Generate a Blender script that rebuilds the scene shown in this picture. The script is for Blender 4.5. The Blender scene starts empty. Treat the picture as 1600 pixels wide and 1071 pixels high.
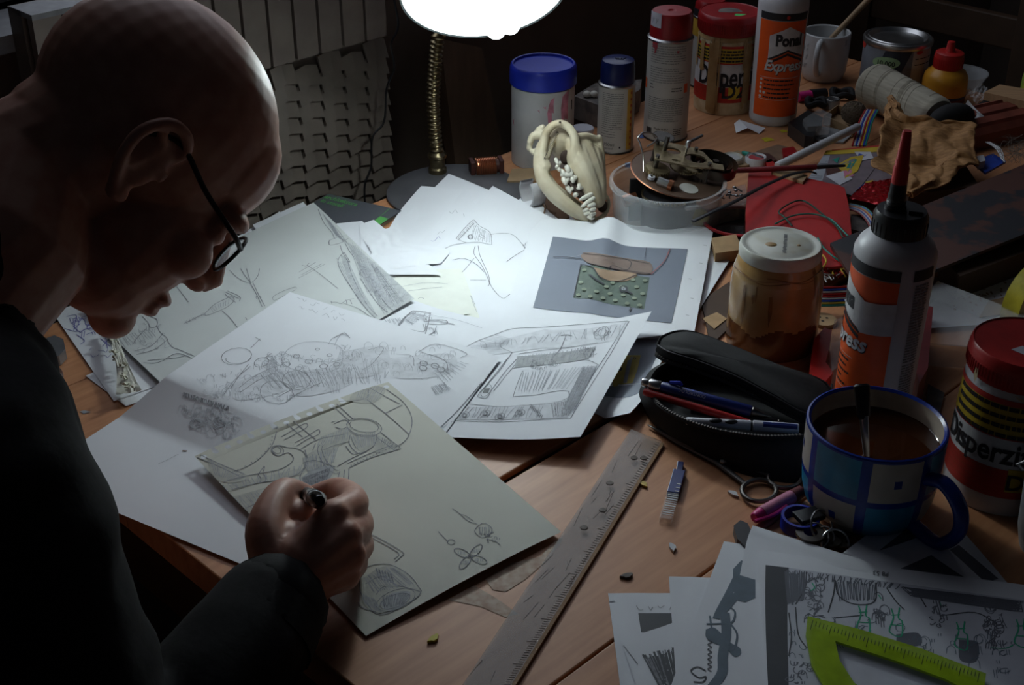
import bpy, math, random
from math import sin, cos, pi, radians as rad
from mathutils import Vector as V, Matrix, noise
from mathutils.geometry import tessellate_polygon

SC = bpy.context.scene
COL = SC.collection
random.seed(7)
# ------------------------------------------------------------------ camera
TZ = 0.75                       # table top height
CAM = V((0, 0, TZ + 0.72)); FPX = 2100.0; PITCH = rad(30)
cam = bpy.data.objects.new('camera', bpy.data.cameras.new('camera')); COL.objects.link(cam)
cam.location = CAM; cam.rotation_euler = (pi/2 - PITCH, 0, 0)
cam.data.sensor_fit = 'HORIZONTAL'; cam.data.sensor_width = 36; cam.data.lens = FPX/1600*36
cam.data.clip_start = 0.02
SC.camera = cam
# ------------------------------------------------------------------ view, world, daylight
SC.view_settings.view_transform = 'Standard'; SC.view_settings.look = 'None'
SC.view_settings.exposure = 0.0; SC.view_settings.gamma = 1.0; SC.view_settings.use_curve_mapping = False
wd = bpy.data.worlds.new('World'); SC.world = wd; wd.use_nodes = True
wd.node_tree.nodes['Background'].inputs[0].default_value = (0.55, 0.62, 0.8, 1)
wd.node_tree.nodes['Background'].inputs[1].default_value = 0.010
def area(name, loc, target, sx, sy, power, col):
    L = bpy.data.lights.new(name, 'AREA'); L.shape = 'RECTANGLE'; L.size = sx; L.size_y = sy; L.energy = power; L.color = col
    o = bpy.data.objects.new(name, L); COL.objects.link(o); o.location = loc
    o.rotation_euler = (V(target)-V(loc)).to_track_quat('-Z', 'Y').to_euler(); return o
area('window_daylight', (0.0, 2.12, 1.64), (1.0, 1.12, 1.30), 1.6, 1.05, 6.2, (0.80, 0.87, 1.0))

# ------------------------------------------------------------------ projection helpers (photo pixel -> place)
FW = V((0, cos(PITCH), -sin(PITCH))); UP = V((0, sin(PITCH), cos(PITCH))); RT = V((1, 0, 0))
def ray(px, py): return FW*FPX + RT*(px-800) - UP*(py-535.5)
def T(px, py, z=0.0):            # point at height z above the table top
    d = ray(px, py); return CAM + d*((TZ+z-CAM.z)/d.z)
def DP(px, py, dep):             # point at a given distance along the view axis
    return CAM + ray(px, py)*(dep/FPX)
def W(px, py, c):                # point on the vertical plane y - x = c
    d = ray(px, py); return CAM + d*(c/(d.y-d.x))
def PR(P):
    v = P-CAM; z = v.dot(FW); return 800+FPX*v.x/z, 535.5-FPX*v.dot(UP)/z, z
def seat(xb, yb, wb):            # round foot: front-most pixel and pixel width -> centre, radius
    b = T(xb, yb); d = V((b.x, b.y, 0)).normalized(); c = b.copy(); r = 0
    for _ in range(4):
        r = wb/2*PR(c)[2]/FPX; c = b+d*r
    return c, r
def hgt(c, y):                   # height above point c that shows at pixel row y
    lo, hi = -0.1, 0.7
    for _ in range(40):
        m = (lo+hi)/2
        if PR(c+V((0, 0, m)))[1] > y: lo = m
        else: hi = m
    return lo
def wr(c, w, z=0): return w/2*PR(c+V((0, 0, z)))[2]/FPX

# ------------------------------------------------------------------ materials
MATS = {}
SPEC = {}
def mdef(name, col, rough=0.5, metal=0, var=0.12, scale=60, bump=0.0, trans=0.0, alpha=1.0, emit=None, est=0, col2=None, spot=None, sss=0, coat=0, stretch=None, ior=1.45, sheen=0):
    SPEC[name] = dict(col=col, rough=rough, metal=metal, var=var, scale=scale, bump=bump, trans=trans, alpha=alpha, emit=emit, est=est, col2=col2, spot=spot, sss=sss, coat=coat, stretch=stretch, ior=ior, sheen=sheen)
def MT(name):
    if name in MATS: return MATS[name]
    p = SPEC[name]; m = bpy.data.materials.new(name); m.use_nodes = True; MATS[name] = m
    nt = m.node_tree; N = nt.nodes; Lk = nt.links; b = N['Principled BSDF']
    c = p['col']; c2 = p['col2'] or tuple(x*(1-p['var']*1.6) for x in c)
    tc = N.new('ShaderNodeTexCoord'); src = tc.outputs['Object']
    if p['stretch']:
        mp = N.new('ShaderNodeMapping'); mp.inputs['Scale'].default_value = p['stretch'][:3]
        mp.inputs['Rotation'].default_value = (0, 0, p['stretch'][3] if len(p['stretch']) > 3 else 0)
        mp.vector_type = 'TEXTURE' if len(p['stretch']) > 4 else 'POINT'
        Lk.new(src, mp.inputs[0]); src = mp.outputs[0]
    nz = N.new('ShaderNodeTexNoise'); nz.inputs['Scale'].default_value = p['scale']; nz.inputs['Detail'].default_value = 5
    Lk.new(src, nz.inputs['Vector'])
    rp = N.new('ShaderNodeValToRGB'); rp.color_ramp.elements[0].color = (*c2, 1); rp.color_ramp.elements[1].color = (*c, 1)
    lo, hi = p['spot'] or (0.35, 0.62)
    rp.color_ramp.elements[0].position = lo; rp.color_ramp.elements[1].position = hi
    Lk.new(nz.outputs['Fac'], rp.inputs[0]); Lk.new(rp.outputs[0], b.inputs['Base Color'])
    b.inputs['Roughness'].default_value = p['rough']; b.inputs['Metallic'].default_value = p['metal']
    b.inputs['IOR'].default_value = p['ior']
    b.inputs['Transmission Weight'].default_value = p['trans']; b.inputs['Alpha'].default_value = p['alpha']
    if p['coat']: b.inputs['Coat Weight'].default_value = p['coat']; b.inputs['Coat Roughness'].default_value = 0.15
    if p['sss']: b.inputs['Subsurface Weight'].default_value = p['sss']; b.inputs['Subsurface Radius'].default_value = (0.012, 0.005, 0.003); b.inputs['Subsurface Scale'].default_value = 1
    if p['emit']: b.inputs['Emission Color'].default_value = (*p['emit'], 1); b.inputs['Emission Strength'].default_value = p['est']
    if p['bump']:
        bp = N.new('ShaderNodeBump'); bp.inputs['Strength'].default_value = p['bump']; bp.inputs['Distance'].default_value = 0.002
        Lk.new(nz.outputs['Fac'], bp.inputs['Height']); Lk.new(bp.outputs[0], b.inputs['Normal'])
    return m
D45 = pi/4
mdef('table_wood', (0.60, 0.285, 0.135), 0.5, col2=(0.45, 0.19, 0.08), scale=14, stretch=(1.8, .13, .3, D45, 1), bump=0.06, spot=(0.3, 0.7))
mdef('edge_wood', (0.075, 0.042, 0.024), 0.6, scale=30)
mdef('gap_dark', (0.02, 0.014, 0.012), 0.9)
mdef('raw_wood', (0.45, 0.27, 0.14), 0.6, scale=40, stretch=(1, 12, 1))
mdef('pale_wood', (0.36, 0.24, 0.13), 0.6, scale=40)
mdef('dark_wood', (0.24, 0.155, 0.105), 0.55, scale=12, stretch=(1, 8, 1))
mdef('wall_paint', (0.30, 0.23, 0.185), 0.9, scale=8)
mdef('floor_dark', (0.035, 0.028, 0.024), 0.7, scale=9)
mdef('sill_white', (0.30, 0.30, 0.31), 0.5)
mdef('glass', (0.9, 0.95, 1), 0.02, trans=1, alpha=0.3)
mdef('radiator', (0.27, 0.22, 0.185), 0.55, scale=25, col2=(0.22, 0.175, 0.15))
mdef('radiator_dark', (0.20, 0.165, 0.135), 0.6, scale=25)
mdef('cable_black', (0.012, 0.012, 0.013), 0.5)
mdef('lamp_base', (0.10, 0.10, 0.108), 0.5, scale=25, var=0.15)
mdef('brass_old', (0.36, 0.29, 0.17), 0.32, metal=1, scale=120)
mdef('brass_plate', (0.40, 0.33, 0.20), 0.45, metal=0.85, scale=60, col2=(0.22, 0.17, 0.10))
mdef('lamp_shell', (0.03, 0.035, 0.035), 0.35)
mdef('lamp_white', (0.85, 0.88, 0.88), 0.5, var=0.02)
mdef('bulb', (1, 1, 1), 0.3, var=0, emit=(0.88, 1.0, 0.97), est=9)
mdef('paper_white', (0.80, 0.82, 0.86), 0.75, var=0.015, scale=15)
mdef('paper_grey', (0.66, 0.69, 0.68), 0.8, var=0.03, scale=12)
mdef('paper_cream', (0.70, 0.70, 0.615), 0.8, var=0.03, scale=12)
mdef('paper_yellow', (0.80, 0.82, 0.75), 0.8, var=0.02)
mdef('pencil', (0.33, 0.34, 0.37), 0.8, var=0.3, scale=300)
mdef('pencil_light', (0.48, 0.50, 0.54), 0.8, var=0.2, scale=300)
mdef('pencil_faint', (0.60, 0.62, 0.66), 0.8, var=0.2, scale=300)
mdef('print_pale', (0.58, 0.60, 0.66), 0.75, scale=30, var=0.08)
mdef('shade_cream', (0.60, 0.605, 0.54), 0.8, var=0.1, scale=120)
mdef('shade_grey', (0.54, 0.57, 0.575), 0.8, var=0.1, scale=120)
mdef('shade_white', (0.735, 0.755, 0.795), 0.8, var=0.08, scale=120)
mdef('varnish_run', (0.27, 0.13, 0.035), 0.25, var=0.2, coat=0.4)
mdef('pencil_shade', (0.50, 0.52, 0.53), 0.8, var=0.12, scale=160)
mdef('ink_blue', (0.12, 0.12, 0.42), 0.7)
mdef('ink_green', (0.03, 0.42, 0.22), 0.7)
mdef('ink_black', (0.02, 0.02, 0.025), 0.6)
mdef('print_grey', (0.20, 0.225, 0.28), 0.6, scale=8, var=0.06)
mdef('print_grey2', (0.13, 0.14, 0.17), 0.6, scale=20)
mdef('print_dark', (0.05, 0.055, 0.065), 0.6, scale=20)
mdef('print_mid', (0.36, 0.38, 0.42), 0.7, scale=30)
mdef('print_bluegrey', (0.14, 0.185, 0.23), 0.7, scale=60)
mdef('print_teal', (0.11, 0.15, 0.12), 0.6, scale=50)
mdef('print_dot', (0.25, 0.30, 0.22), 0.6)
mdef('print_brown', (0.24, 0.175, 0.145), 0.6, scale=50)
mdef('print_tan', (0.38, 0.26, 0.17), 0.6, scale=50)
mdef('print_yellow', (0.55, 0.42, 0.06), 0.6, scale=50)
mdef('print_red', (0.35, 0.12, 0.12), 0.6)
mdef('skin', (0.56, 0.30, 0.215), 0.5, var=0.14, scale=55, col2=(0.47, 0.215, 0.15), sss=0.12, bump=0.05)
mdef('jacket', (0.007, 0.007, 0.0078), 0.9, scale=150, var=0.3, bump=0.15, sheen=0)
mdef('trouser', (0.015, 0.016, 0.022), 0.9, scale=150)
mdef('shoe', (0.02, 0.018, 0.016), 0.6)
mdef('black_plastic', (0.014, 0.014, 0.016), 0.35)
mdef('black_matte', (0.012, 0.012, 0.013), 0.8, scale=200, bump=0.1)
mdef('black_shiny', (0.012, 0.012, 0.013), 0.12)
mdef('lens', (0.95, 0.97, 1), 0.02, trans=1, alpha=0.35)
mdef('book_grey', (0.085, 0.09, 0.105), 0.4, var=0.04)
mdef('book_green', (0.10, 0.42, 0.09), 0.5, var=0.04)
mdef('book_pages', (0.5, 0.5, 0.45), 0.8)
mdef('copper', (0.62, 0.25, 0.13), 0.3, metal=1)
mdef('dark_red', (0.07, 0.02, 0.015), 0.5)
mdef('white_plastic', (0.58, 0.58, 0.60), 0.4, var=0.04, scale=20)
mdef('white_dirty', (0.50, 0.50, 0.50), 0.45, var=0.12, scale=25)
mdef('blue_plastic', (0.012, 0.03, 0.42), 0.4, var=0.15, scale=20)
mdef('blue_dark', (0.006, 0.015, 0.10), 0.3)
mdef('pink_stain', (0.55, 0.20, 0.27), 0.6, var=0.3, scale=90)
mdef('can_white', (0.50, 0.49, 0.46), 0.4, var=0.04)
mdef('can_yellow', (0.62, 0.38, 0.06), 0.45)
mdef('steel', (0.55, 0.55, 0.55), 0.3, metal=1)
mdef('steel_dark', (0.14, 0.13, 0.12), 0.42, metal=1)
mdef('red_cap', (0.33, 0.012, 0.015), 0.35, var=0.15)
mdef('red_plastic', (0.46, 0.018, 0.016), 0.4, var=0.12)
mdef('red_smear', (0.5, 0.05, 0.06), 0.5)
mdef('sticker_white', (0.55, 0.55, 0.60), 0.6, var=0.03)
mdef('sticker_green', (0.08, 0.55, 0.12), 0.6)
mdef('glue_film', (0.48, 0.33, 0.15), 0.35, col2=(0.26, 0.14, 0.05), scale=35, spot=(0.25, 0.75))
mdef('glue_dry', (0.62, 0.52, 0.34), 0.4, col2=(0.45, 0.32, 0.16), scale=50)
mdef('orange', (0.80, 0.105, 0.012), 0.45, var=0.05)
mdef('label_yellow', (0.60, 0.42, 0.03), 0.5)
mdef('label_red', (0.50, 0.03, 0.02), 0.5)
mdef('text_black', (0.015, 0.015, 0.018), 0.6)
mdef('text_grey', (0.16, 0.16, 0.17), 0.6)
mdef('text_white', (0.65, 0.65, 0.66), 0.6)
mdef('text_red', (0.42, 0.06, 0.03), 0.6)
mdef('ceramic', (0.55, 0.56, 0.56), 0.25, var=0.03)
mdef('ceramic_grey', (0.38, 0.40, 0.42), 0.3)
mdef('paint_label', (0.20, 0.22, 0.25), 0.45, var=0.1)
mdef('paint_label_dark', (0.03, 0.035, 0.05), 0.45)
mdef('label_green', (0.30, 0.46, 0.24), 0.5)
mdef('bottle_yellow', (0.72, 0.33, 0.03), 0.35, var=0.12, scale=25)
mdef('wine_red', (0.16, 0.012, 0.015), 0.45)
mdef('twine', (0.46, 0.42, 0.33), 0.85, scale=30, stretch=(1, 1, 14), var=0.15)
mdef('twine_dark', (0.17, 0.13, 0.09), 0.85, scale=160)
mdef('cardboard', (0.42, 0.27, 0.14), 0.8)
mdef('clear_plastic', (0.75, 0.78, 0.80), 0.12, alpha=0.22, var=0.02)
mdef('tub_plastic', (0.66, 0.69, 0.71), 0.4, alpha=0.30, var=0.03)
mdef('pink', (0.75, 0.03, 0.25), 0.4)
mdef('pink_pale', (0.62, 0.22, 0.33), 0.4)
mdef('leather', (0.43, 0.22, 0.08), 0.7, scale=70, stretch=(1.5, 4, 1), col2=(0.28, 0.135, 0.045), bump=0.5)
mdef('terracotta', (0.27, 0.07, 0.045), 0.5, var=0.2, scale=30)
mdef('rust_plate', (0.075, 0.028, 0.02), 0.55, col2=(0.016, 0.017, 0.022), scale=22, spot=(0.46, 0.52))
mdef('red_board', (0.42, 0.012, 0.012), 0.5, var=0.06)
mdef('wire_red', (0.45, 0.02, 0.02), 0.45)
mdef('wire_green', (0.02, 0.26, 0.20), 0.45)
mdef('wire_dkgreen', (0.012, 0.07, 0.045), 0.45)
mdef('wire_yellow', (0.60, 0.42, 0.04), 0.45)
mdef('wire_blue', (0.02, 0.07, 0.45), 0.45)
mdef('wire_white', (0.55, 0.55, 0.55), 0.45)
mdef('wire_purple', (0.2, 0.08, 0.3), 0.45)
mdef('foil_red', (0.55, 0.02, 0.03), 0.2, metal=0.6, bump=0.3, scale=100)
mdef('comic_mauve', (0.19, 0.15, 0.17), 0.5)
mdef('bone', (0.60, 0.54, 0.40), 0.5, col2=(0.46, 0.37, 0.23), scale=45, spot=(0.25, 0.6), bump=0.06)
mdef('tooth', (0.74, 0.71, 0.62), 0.35, var=0.06)
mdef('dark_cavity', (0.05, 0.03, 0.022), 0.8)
mdef('dial_brown', (0.16, 0.10, 0.07), 0.4, metal=0.4, scale=30)
mdef('spring_steel', (0.10, 0.085, 0.07), 0.35, metal=0.9)
mdef('varnish_jar', (0.46, 0.29, 0.115), 0.25, col2=(0.30, 0.155, 0.045), scale=24, spot=(0.3, 0.7), coat=0.4)
mdef('varnish_dark', (0.17, 0.065, 0.018), 0.2, col2=(0.10, 0.03, 0.008), scale=20, coat=0.4)
mdef('jar_lid', (0.52, 0.52, 0.47), 0.35, col2=(0.40, 0.35, 0.22), scale=35, spot=(0.2, 0.5))
mdef('mug_white', (0.50, 0.46, 0.41), 0.3, var=0.08, scale=40)
mdef('mug_teal', (0.03, 0.27, 0.48), 0.3, var=0.2, scale=40)
mdef('mug_blue', (0.012, 0.045, 0.34), 0.25, var=0.15)
mdef('mug_in', (0.50, 0.42, 0.34), 0.25)
mdef('tea', (0.05, 0.015, 0.005), 0.06, var=0.1)
mdef('ruler_plastic', (0.44, 0.42, 0.39), 0.16, alpha=0.36, col2=(0.38, 0.35, 0.32), scale=9)
mdef('ruler_scratch', (0.30, 0.27, 0.23), 0.5)
mdef('lead_blue', (0.015, 0.03, 0.17), 0.35)
mdef('neon', (0.42, 0.62, 0.015), 0.25, alpha=0.72, emit=None)
mdef('tape_yellow', (0.58, 0.50, 0.04), 0.3, var=0.2, bump=0.2)
mdef('scrap_brown', (0.22, 0.13, 0.08), 0.8)
mdef('eraser', (0.62, 0.62, 0.5), 0.8, bump=0.3)
mdef('hair_fluff', (0.20, 0.17, 0.14), 0.9)
mdef('phone_silver', (0.30, 0.31, 0.33), 0.25, metal=0.6)
mdef('bottle_green', (0.22, 0.33, 0.05), 0.4, col2=(0.5, 0.5, 0.05), scale=40)
mdef('stone_grey', (0.10, 0.09, 0.085), 0.8, col2=(0.2, 0.17, 0.15), scale=60)
mdef('blue_paint', (0.05, 0.10, 0.28), 0.6)
mdef('yellow_fleck', (0.6, 0.5, 0.02), 0.6)
mdef('pale_stain', (0.50, 0.37, 0.26), 0.6, col2=(0.30, 0.15, 0.08), scale=120)

# ------------------------------------------------------------------ mesh builder
WM = {}
_TX = {}
def font_mesh(s, bold=0.0, shear=0.0):
    k = (s, bold, shear)
    if k in _TX: return _TX[k]
    cu = bpy.data.curves.new('t', 'FONT'); cu.body = s; cu.size = 1; cu.offset = bold; cu.shear = shear; cu.resolution_u = 3
    o = bpy.data.objects.new('t', cu); COL.objects.link(o)
    dg = bpy.context.evaluated_depsgraph_get(); me = o.evaluated_get(dg).to_mesh()
    vs = [(v.co.x, v.co.y) for v in me.vertices]; fs = [tuple(p.vertices) for p in me.polygons]
    o.evaluated_get(dg).to_mesh_clear(); bpy.data.objects.remove(o); bpy.data.curves.remove(cu)
    _TX[k] = (vs, fs); return _TX[k]
def crv(pts, n=6):               # catmull-rom
    if len(pts) < 3: return [V(p) for p in pts]
    P = [V(p) for p in pts]; P = [P[0]*2-P[1]]+P+[P[-1]*2-P[-2]]; out = []
    for i in range(1, len(P)-2):
        a, b, c, d = P[i-1:i+3]
        for k in range(n):
            t = k/n; out.append(0.5*((2*b)+(c-a)*t+(2*a-5*b+4*c-d)*t*t+(3*b-a-3*c+d)*t**3))
    out.append(P[-2]); return out
class MB:
    def __init__(s, mat=None):
        s.v = []; s.f = []; s.m = []; s.s = []; s.mats = []; s.c = 0; s.sm = True; s.X = None
        if mat: s.mat(mat)
    def mat(s, n):
        if n not in s.mats: s.mats.append(n)
        s.c = s.mats.index(n); return s
    def add(s, vs, fs, sm=None, ms=None):
        n = len(s.v); X = s.X
        s.v += [X @ V(p) for p in vs] if X else [V(p) for p in vs]
        s.f += [tuple(i+n for i in f) for f in fs]
        s.m += ms if ms else [s.c]*len(fs); s.s += [s.sm if sm is None else sm]*len(fs); return s
    def grid(s, rows, close=False, **k):
        nu = len(rows[0]); fs = []
        for j in range(len(rows)-1):
            for i in range(nu if close else nu-1):
                a = j*nu+i; b = j*nu+(i+1) % nu; fs.append((a, b, b+nu, a+nu))
        return s.add([p for r in rows for p in r], fs, **k)
    def lathe(s, prof, seg=40, matfn=None, a0=0, a1=2*pi, o=(0, 0, 0)):
        full = abs(a1-a0-2*pi) < 1e-6; n = seg if full else seg+1; rows = []
        for r, z in prof:
            r = max(r, 1e-5); rows.append([(o[0]+r*sin(a0+(a1-a0)*i/seg), o[1]-r*cos(a0+(a1-a0)*i/seg), o[2]+z) for i in range(n)])
        ms = None
        if matfn:
            ms = []
            for j in range(len(rows)-1):
                for i in range(n if full else n-1):
                    nm = matfn(((a0+(a1-a0)*(i+.5)/seg)+pi) % (2*pi)-pi, (prof[j][1]+prof[j+1][1])/2, j); c = s.c; s.mat(nm); ms.append(s.c); s.c = c
        return s.grid(rows, close=full, ms=ms)
    def box(s, c, d, rz=0.0, R=None, sm=False):
        M = R or Matrix.Rotation(rz, 3, 'Z'); c = V(c); d = V(d)/2
        vs = [c+M @ V((d.x*i, d.y*j, d.z*k)) for i in (-1, 1) for j in (-1, 1) for k in (-1, 1)]
        return s.add(vs, [(0, 1, 3, 2), (4, 6, 7, 5), (0, 4, 5, 1), (2, 3, 7, 6), (0, 2, 6, 4), (1, 5, 7, 3)], sm=sm)
    def tube(s, pts, r, n=8, caps=True, flat=1.0):
        P = [V(p) for p in pts]; N = len(P); rr = r if isinstance(r, (list, tuple)) else [r]*N; rows = []
        t = (P[1]-P[0]).normalized(); u = t.orthogonal().normalized()
        if flat != 1.0:
            u = V((0, 0, 1)); u = (u-t*u.dot(t)); u = u.normalized() if u.length > 1e-4 else t.orthogonal().normalized()
        for i in range(N):
            t = (P[min(i+1, N-1)]-P[max(i-1, 0)])
            t = t.normalized() if t.length > 1e-9 else V((0, 0, 1))
            u = (u-t*u.dot(t)); u = u.normalized() if u.length > 1e-6 else t.orthogonal().normalized(); w = t.cross(u)
            rows.append([P[i]+(u*cos(2*pi*k/n)*flat+w*sin(2*pi*k/n))*rr[i] for k in range(n)])
        s.grid(rows, close=True)
        if caps: s.add(rows[0], [tuple(range(n))[::-1]]); s.add(rows[-1], [tuple(range(n))])
        return s
    def ell(s, c, r, R=None, n=20, m=12):
        c = V(c); rows = []
        for j in range(m+1):
            th = pi*j/m; rr = max(sin(th), 1e-4)
            rows.append([c+(R @ V((r[0]*rr*cos(2*pi*i/n), r[1]*rr*sin(2*pi*i/n), -r[2]*cos(th))) if R else V((r[0]*rr*cos(2*pi*i/n), r[1]*rr*sin(2*pi*i/n), -r[2]*cos(th)))) for i in range(n)])
        return s.grid(rows, close=True)
    def prism(s, pts, up, sm=False):   # closed polygon (3-D points) extruded by vector up
        n = len(pts); A = [V(p) for p in pts]; U = V(up); B = [p+U for p in A]
        tri = [tuple(t) for t in tessellate_polygon([A])]
        s.add(B, tri, sm=sm); s.add(A, [t[::-1] for t in tri], sm=sm)
        return s.add(A+B, [(i, (i+1) % n, (i+1) % n+n, i+n) for i in range(n)], sm=sm)
    def poly(s, pts):
        return s.add(pts, [tuple(t) for t in tessellate_polygon([[V(p) for p in pts]])], sm=False)
    def ctext(s, txt, r, a, z, size, al='c', bold=0.0, shear=0.0, eps=0.0007, xs=1.0):
        vs, fs = font_mesh(txt, bold, shear); w = max(v[0] for v in vs)
        off = {'c': w/2, 'l': 0, 'r': w}[al]; R = r if callable(r) else (lambda z: r); out = []
        for x, y in vs:
            zz = z+y*size; th = a+(x-off)*size*xs/R(z); q = R(zz)+eps; out.append((q*sin(th), -q*cos(th), zz))
        return s.add(out, fs, sm=False)
    def cpatch(s, r, a0, a1, z0, z1, eps=0.0003, n=16, m=1, cut=None):
        R = r if callable(r) else (lambda z: r); rows = []
        for j in range(m+1):
            z = z0+(z1-z0)*j/m; q = R(z)+eps; rows.append([(q*sin(a0+(a1-a0)*i/n), -q*cos(a0+(a1-a0)*i/n), z) for i in range(n+1)])
        return s.grid(rows)
    def cpoly(s, r, pts, eps=0.0005, sub=6):   # polygon in (angle, z) on a cylinder, fan-cut fine enough
        c = (sum(p[0] for p in pts)/len(pts), sum(p[1] for p in pts)/len(pts)); R = r if callable(r) else (lambda z: r)
        n = len(pts); E = []
        for i in range(n):
            p, q = pts[i], pts[(i+1) % n]
            E += [(p[0]+(q[0]-p[0])*k/sub, p[1]+(q[1]-p[1])*k/sub) for k in range(sub)]
        rows = [[(c[0]+(e[0]-c[0])*t/4, c[1]+(e[1]-c[1])*t/4) for e in E] for t in (0.02, 1, 2, 3, 4)]
        return s.grid([[((R(z)+eps)*sin(a), -(R(z)+eps)*cos(a), z) for a, z in row] for row in rows], close=True)
    def clines(s, r, a0, a1, z0, z1, n, h, eps=0.0006, rag=0.15):
        for k in range(n):
            z = z1+(z0-z1)*k/max(n-1, 1); a = a0
            while a < a1-0.02:
                b = min(a+random.uniform(.06, .2), a1 if random.random() > rag else a1-(a1-a0)*random.uniform(0, .35)); 
                if b <= a: break
                s.cpatch(r, a, b, z-h/2, z+h/2, eps=eps, n=2); a = b+random.uniform(.012, .03)
        return s
    def build(s, name, parent=None, bevel=0, local=False, subsurf=0, solid=0, wn=False):
        vs = s.v
        if parent is not None:
            if not local:
                I = WM[parent].inverted(); vs = [I @ p for p in vs]
            org = V((0, 0, 0))
        else:
            lo = [min(p[i] for p in vs) for i in range(3)]; hi = [max(p[i] for p in vs) for i in range(3)]
            org = V(((lo[0]+hi[0])/2, (lo[1]+hi[1])/2, lo[2])); vs = [p-org for p in vs]
        me = bpy.data.meshes.new(name); me.from_pydata([tuple(p) for p in vs], [], s.f)
        for n in s.mats: me.materials.append(MT(n))
        me.polygons.foreach_set('material_index', s.m); me.polygons.foreach_set('use_smooth', s.s); me.update()
        if any(s.s): me.set_sharp_from_angle(angle=rad(38))
        o = bpy.data.objects.new(name, me); COL.objects.link(o)
        if parent is not None: o.parent = parent; WM[o] = WM[parent].copy()
        else: o.location = org; WM[o] = Matrix.Translation(org)
        if solid: q = o.modifiers.new('solid', 'SOLIDIFY'); q.thickness = solid; q.offset = 0
        if bevel: q = o.modifiers.new('bevel', 'BEVEL'); q.width = bevel; q.segments = 2; q.limit_method = 'ANGLE'; q.angle_limit = rad(40)
        if subsurf: q = o.modifiers.new('sub', 'SUBSURF'); q.levels = q.render_levels = subsurf
        return o
def tag(o, label, cat, group=None, kind=None):
    if label: o['label'] = label
    if cat: o['category'] = cat
    if group: o['group'] = group
    if kind: o['kind'] = kind
    return o
def thing(name, label, cat, loc, rz=0.0, group=None, M=None):
    o = bpy.data.objects.new(name, None); COL.objects.link(o); o.empty_display_size = 0.02
    X = Matrix.Translation(loc) @ (M.to_4x4() if M else Matrix.Rotation(rz, 4, 'Z'))
    o.location = X.to_translation(); o.rotation_euler = X.to_euler(); WM[o] = X
    return tag(o, label, cat, group)
def facing(c): return -math.atan2(c.x, c.y)      # turns local -Y towards the viewer
def struct(o): o['kind'] = 'structure'; return o

# ------------------------------------------------------------------ room
def Q(a, b, z): return V(((b-a)/2, (a+b)/2, z))  # a = y-x... (across boards), b = y+x
def PQ(c, s, z): return V(((s-c)/2, (s+c)/2, z))  # c = y-x , s = y+x
struct(MB('floor_dark').box((0.4, 1.6, -0.02), (7, 7, 0.04)).build('floor'))
wb = MB('wall_paint')
RZ = pi/4
# wall on the left behind the radiator: plane y-x = 2.16, opening for the window above z = 1.12
def wallbox(c0, c1, s0, s1, z0, z1, m):
    p = PQ((c0+c1)/2, (s0+s1)/2, (z0+z1)/2); m.box(p, ((s1-s0)/math.sqrt(2), (c1-c0)/math.sqrt(2), z1-z0), rz=RZ)
for s0, s1, z0, z1 in ((-1.2, 4.6, 0, 1.02), (-1.2, 4.6, 2.3, 2.6), (-1.2, 0.6, 1.02, 2.3), (2.9, 4.6, 1.02, 2.3)):
    wallbox(2.16, 2.3, s0, s1, z0, z1, wb)
struct(wb.build('wall_left'))
w2 = MB('wall_paint'); p = PQ(0.4, 4.65, 1.3); w2.box(p, (0.1, 2.7, 2.6), rz=RZ); struct(w2.build('wall_back'))
wf = MB('sill_white')
for s0, s1, z0, z1 in ((0.6, 2.9, 1.02, 1.08), (0.6, 2.9, 2.24, 2.3), (0.6, 0.68, 1.08, 2.24), (2.82, 2.9, 1.08, 2.24), (1.71, 1.79, 1.08, 2.24)):
    wallbox(2.2, 2.28, s0, s1, z0, z1, wf)
win = struct(wf.build('window_1'))
gl = MB('glass'); wallbox(2.235, 2.24, 0.68, 2.82, 1.08, 2.24, gl); gl.build('pane', win)
sl = MB('sill_white'); wallbox(2.02, 2.2, 0.55, 2.95, 1.0, 1.02, sl); struct(sl.build('trim_1'))

# radiator: vertical flat sections above, overlapping scale-like fins below
C0 = 1.95
rd = thing('radiator', 'dark cream panel radiator with scale-like fins standing under the window', 'radiator', PQ(C0, 1.0, 0.25))
def wv(v, s=1.0): return V((v.x, v.y, v.z))
a0 = W(434, 103, C0); a1 = W(606, 50, C0); du = (a1-a0)/4.78; du.z = 0; step = du.length
sec0 = a1 - du*13
zb = a0.z; nrm = V((1, -1, 0)).normalized()
for k in range(13):
    p = sec0+du*k; m = MB('radiator')
    e = 0.0022
    q0 = p+du*(e/step); q1 = p+du*(1-e/step)
    m.prism([V((q0.x, q0.y, zb)), V((q1.x, q1.y, zb)), V((q1.x, q1.y, zb+0.125)), V((q0.x, q0.y, zb+0.125))], -nrm*0.012)
    sec = m.build('section', rd, bevel=0.002)
    m = MB('radiator_dark'); pitch = 0.0225
    mid = p+du*0.5; off = (k % 2)*pitch*0.45
    for j in range(20):
        zt = zb-0.002-j*pitch-off
        if j == 0: zt0 = zb-0.001
        for h, ta in ((0, 1), (1, -1)):
            L = p+du*(0.03 if h == 0 else 0.5); Rr = p+du*(0.5 if h == 0 else 0.97)
            dz = 0.004*ta
            a = V((L.x, L.y, zt))-nrm*0.008; b = V((Rr.x, Rr.y, zt))-nrm*0.008
            c = V((Rr.x, Rr.y, zt-pitch*1.1))+nrm*0.001; d = V((L.x, L.y, zt-pitch*1.1))+nrm*0.001
            if h == 0: d.z -= dz; a.z -= dz
            else: c.z += dz; b.z += dz
            m.prism([a, b, c, d], -nrm*0.003)
    m.build('fin_column', sec)
m = MB('sill_white'); pm = sec0+du*6.5
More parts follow.
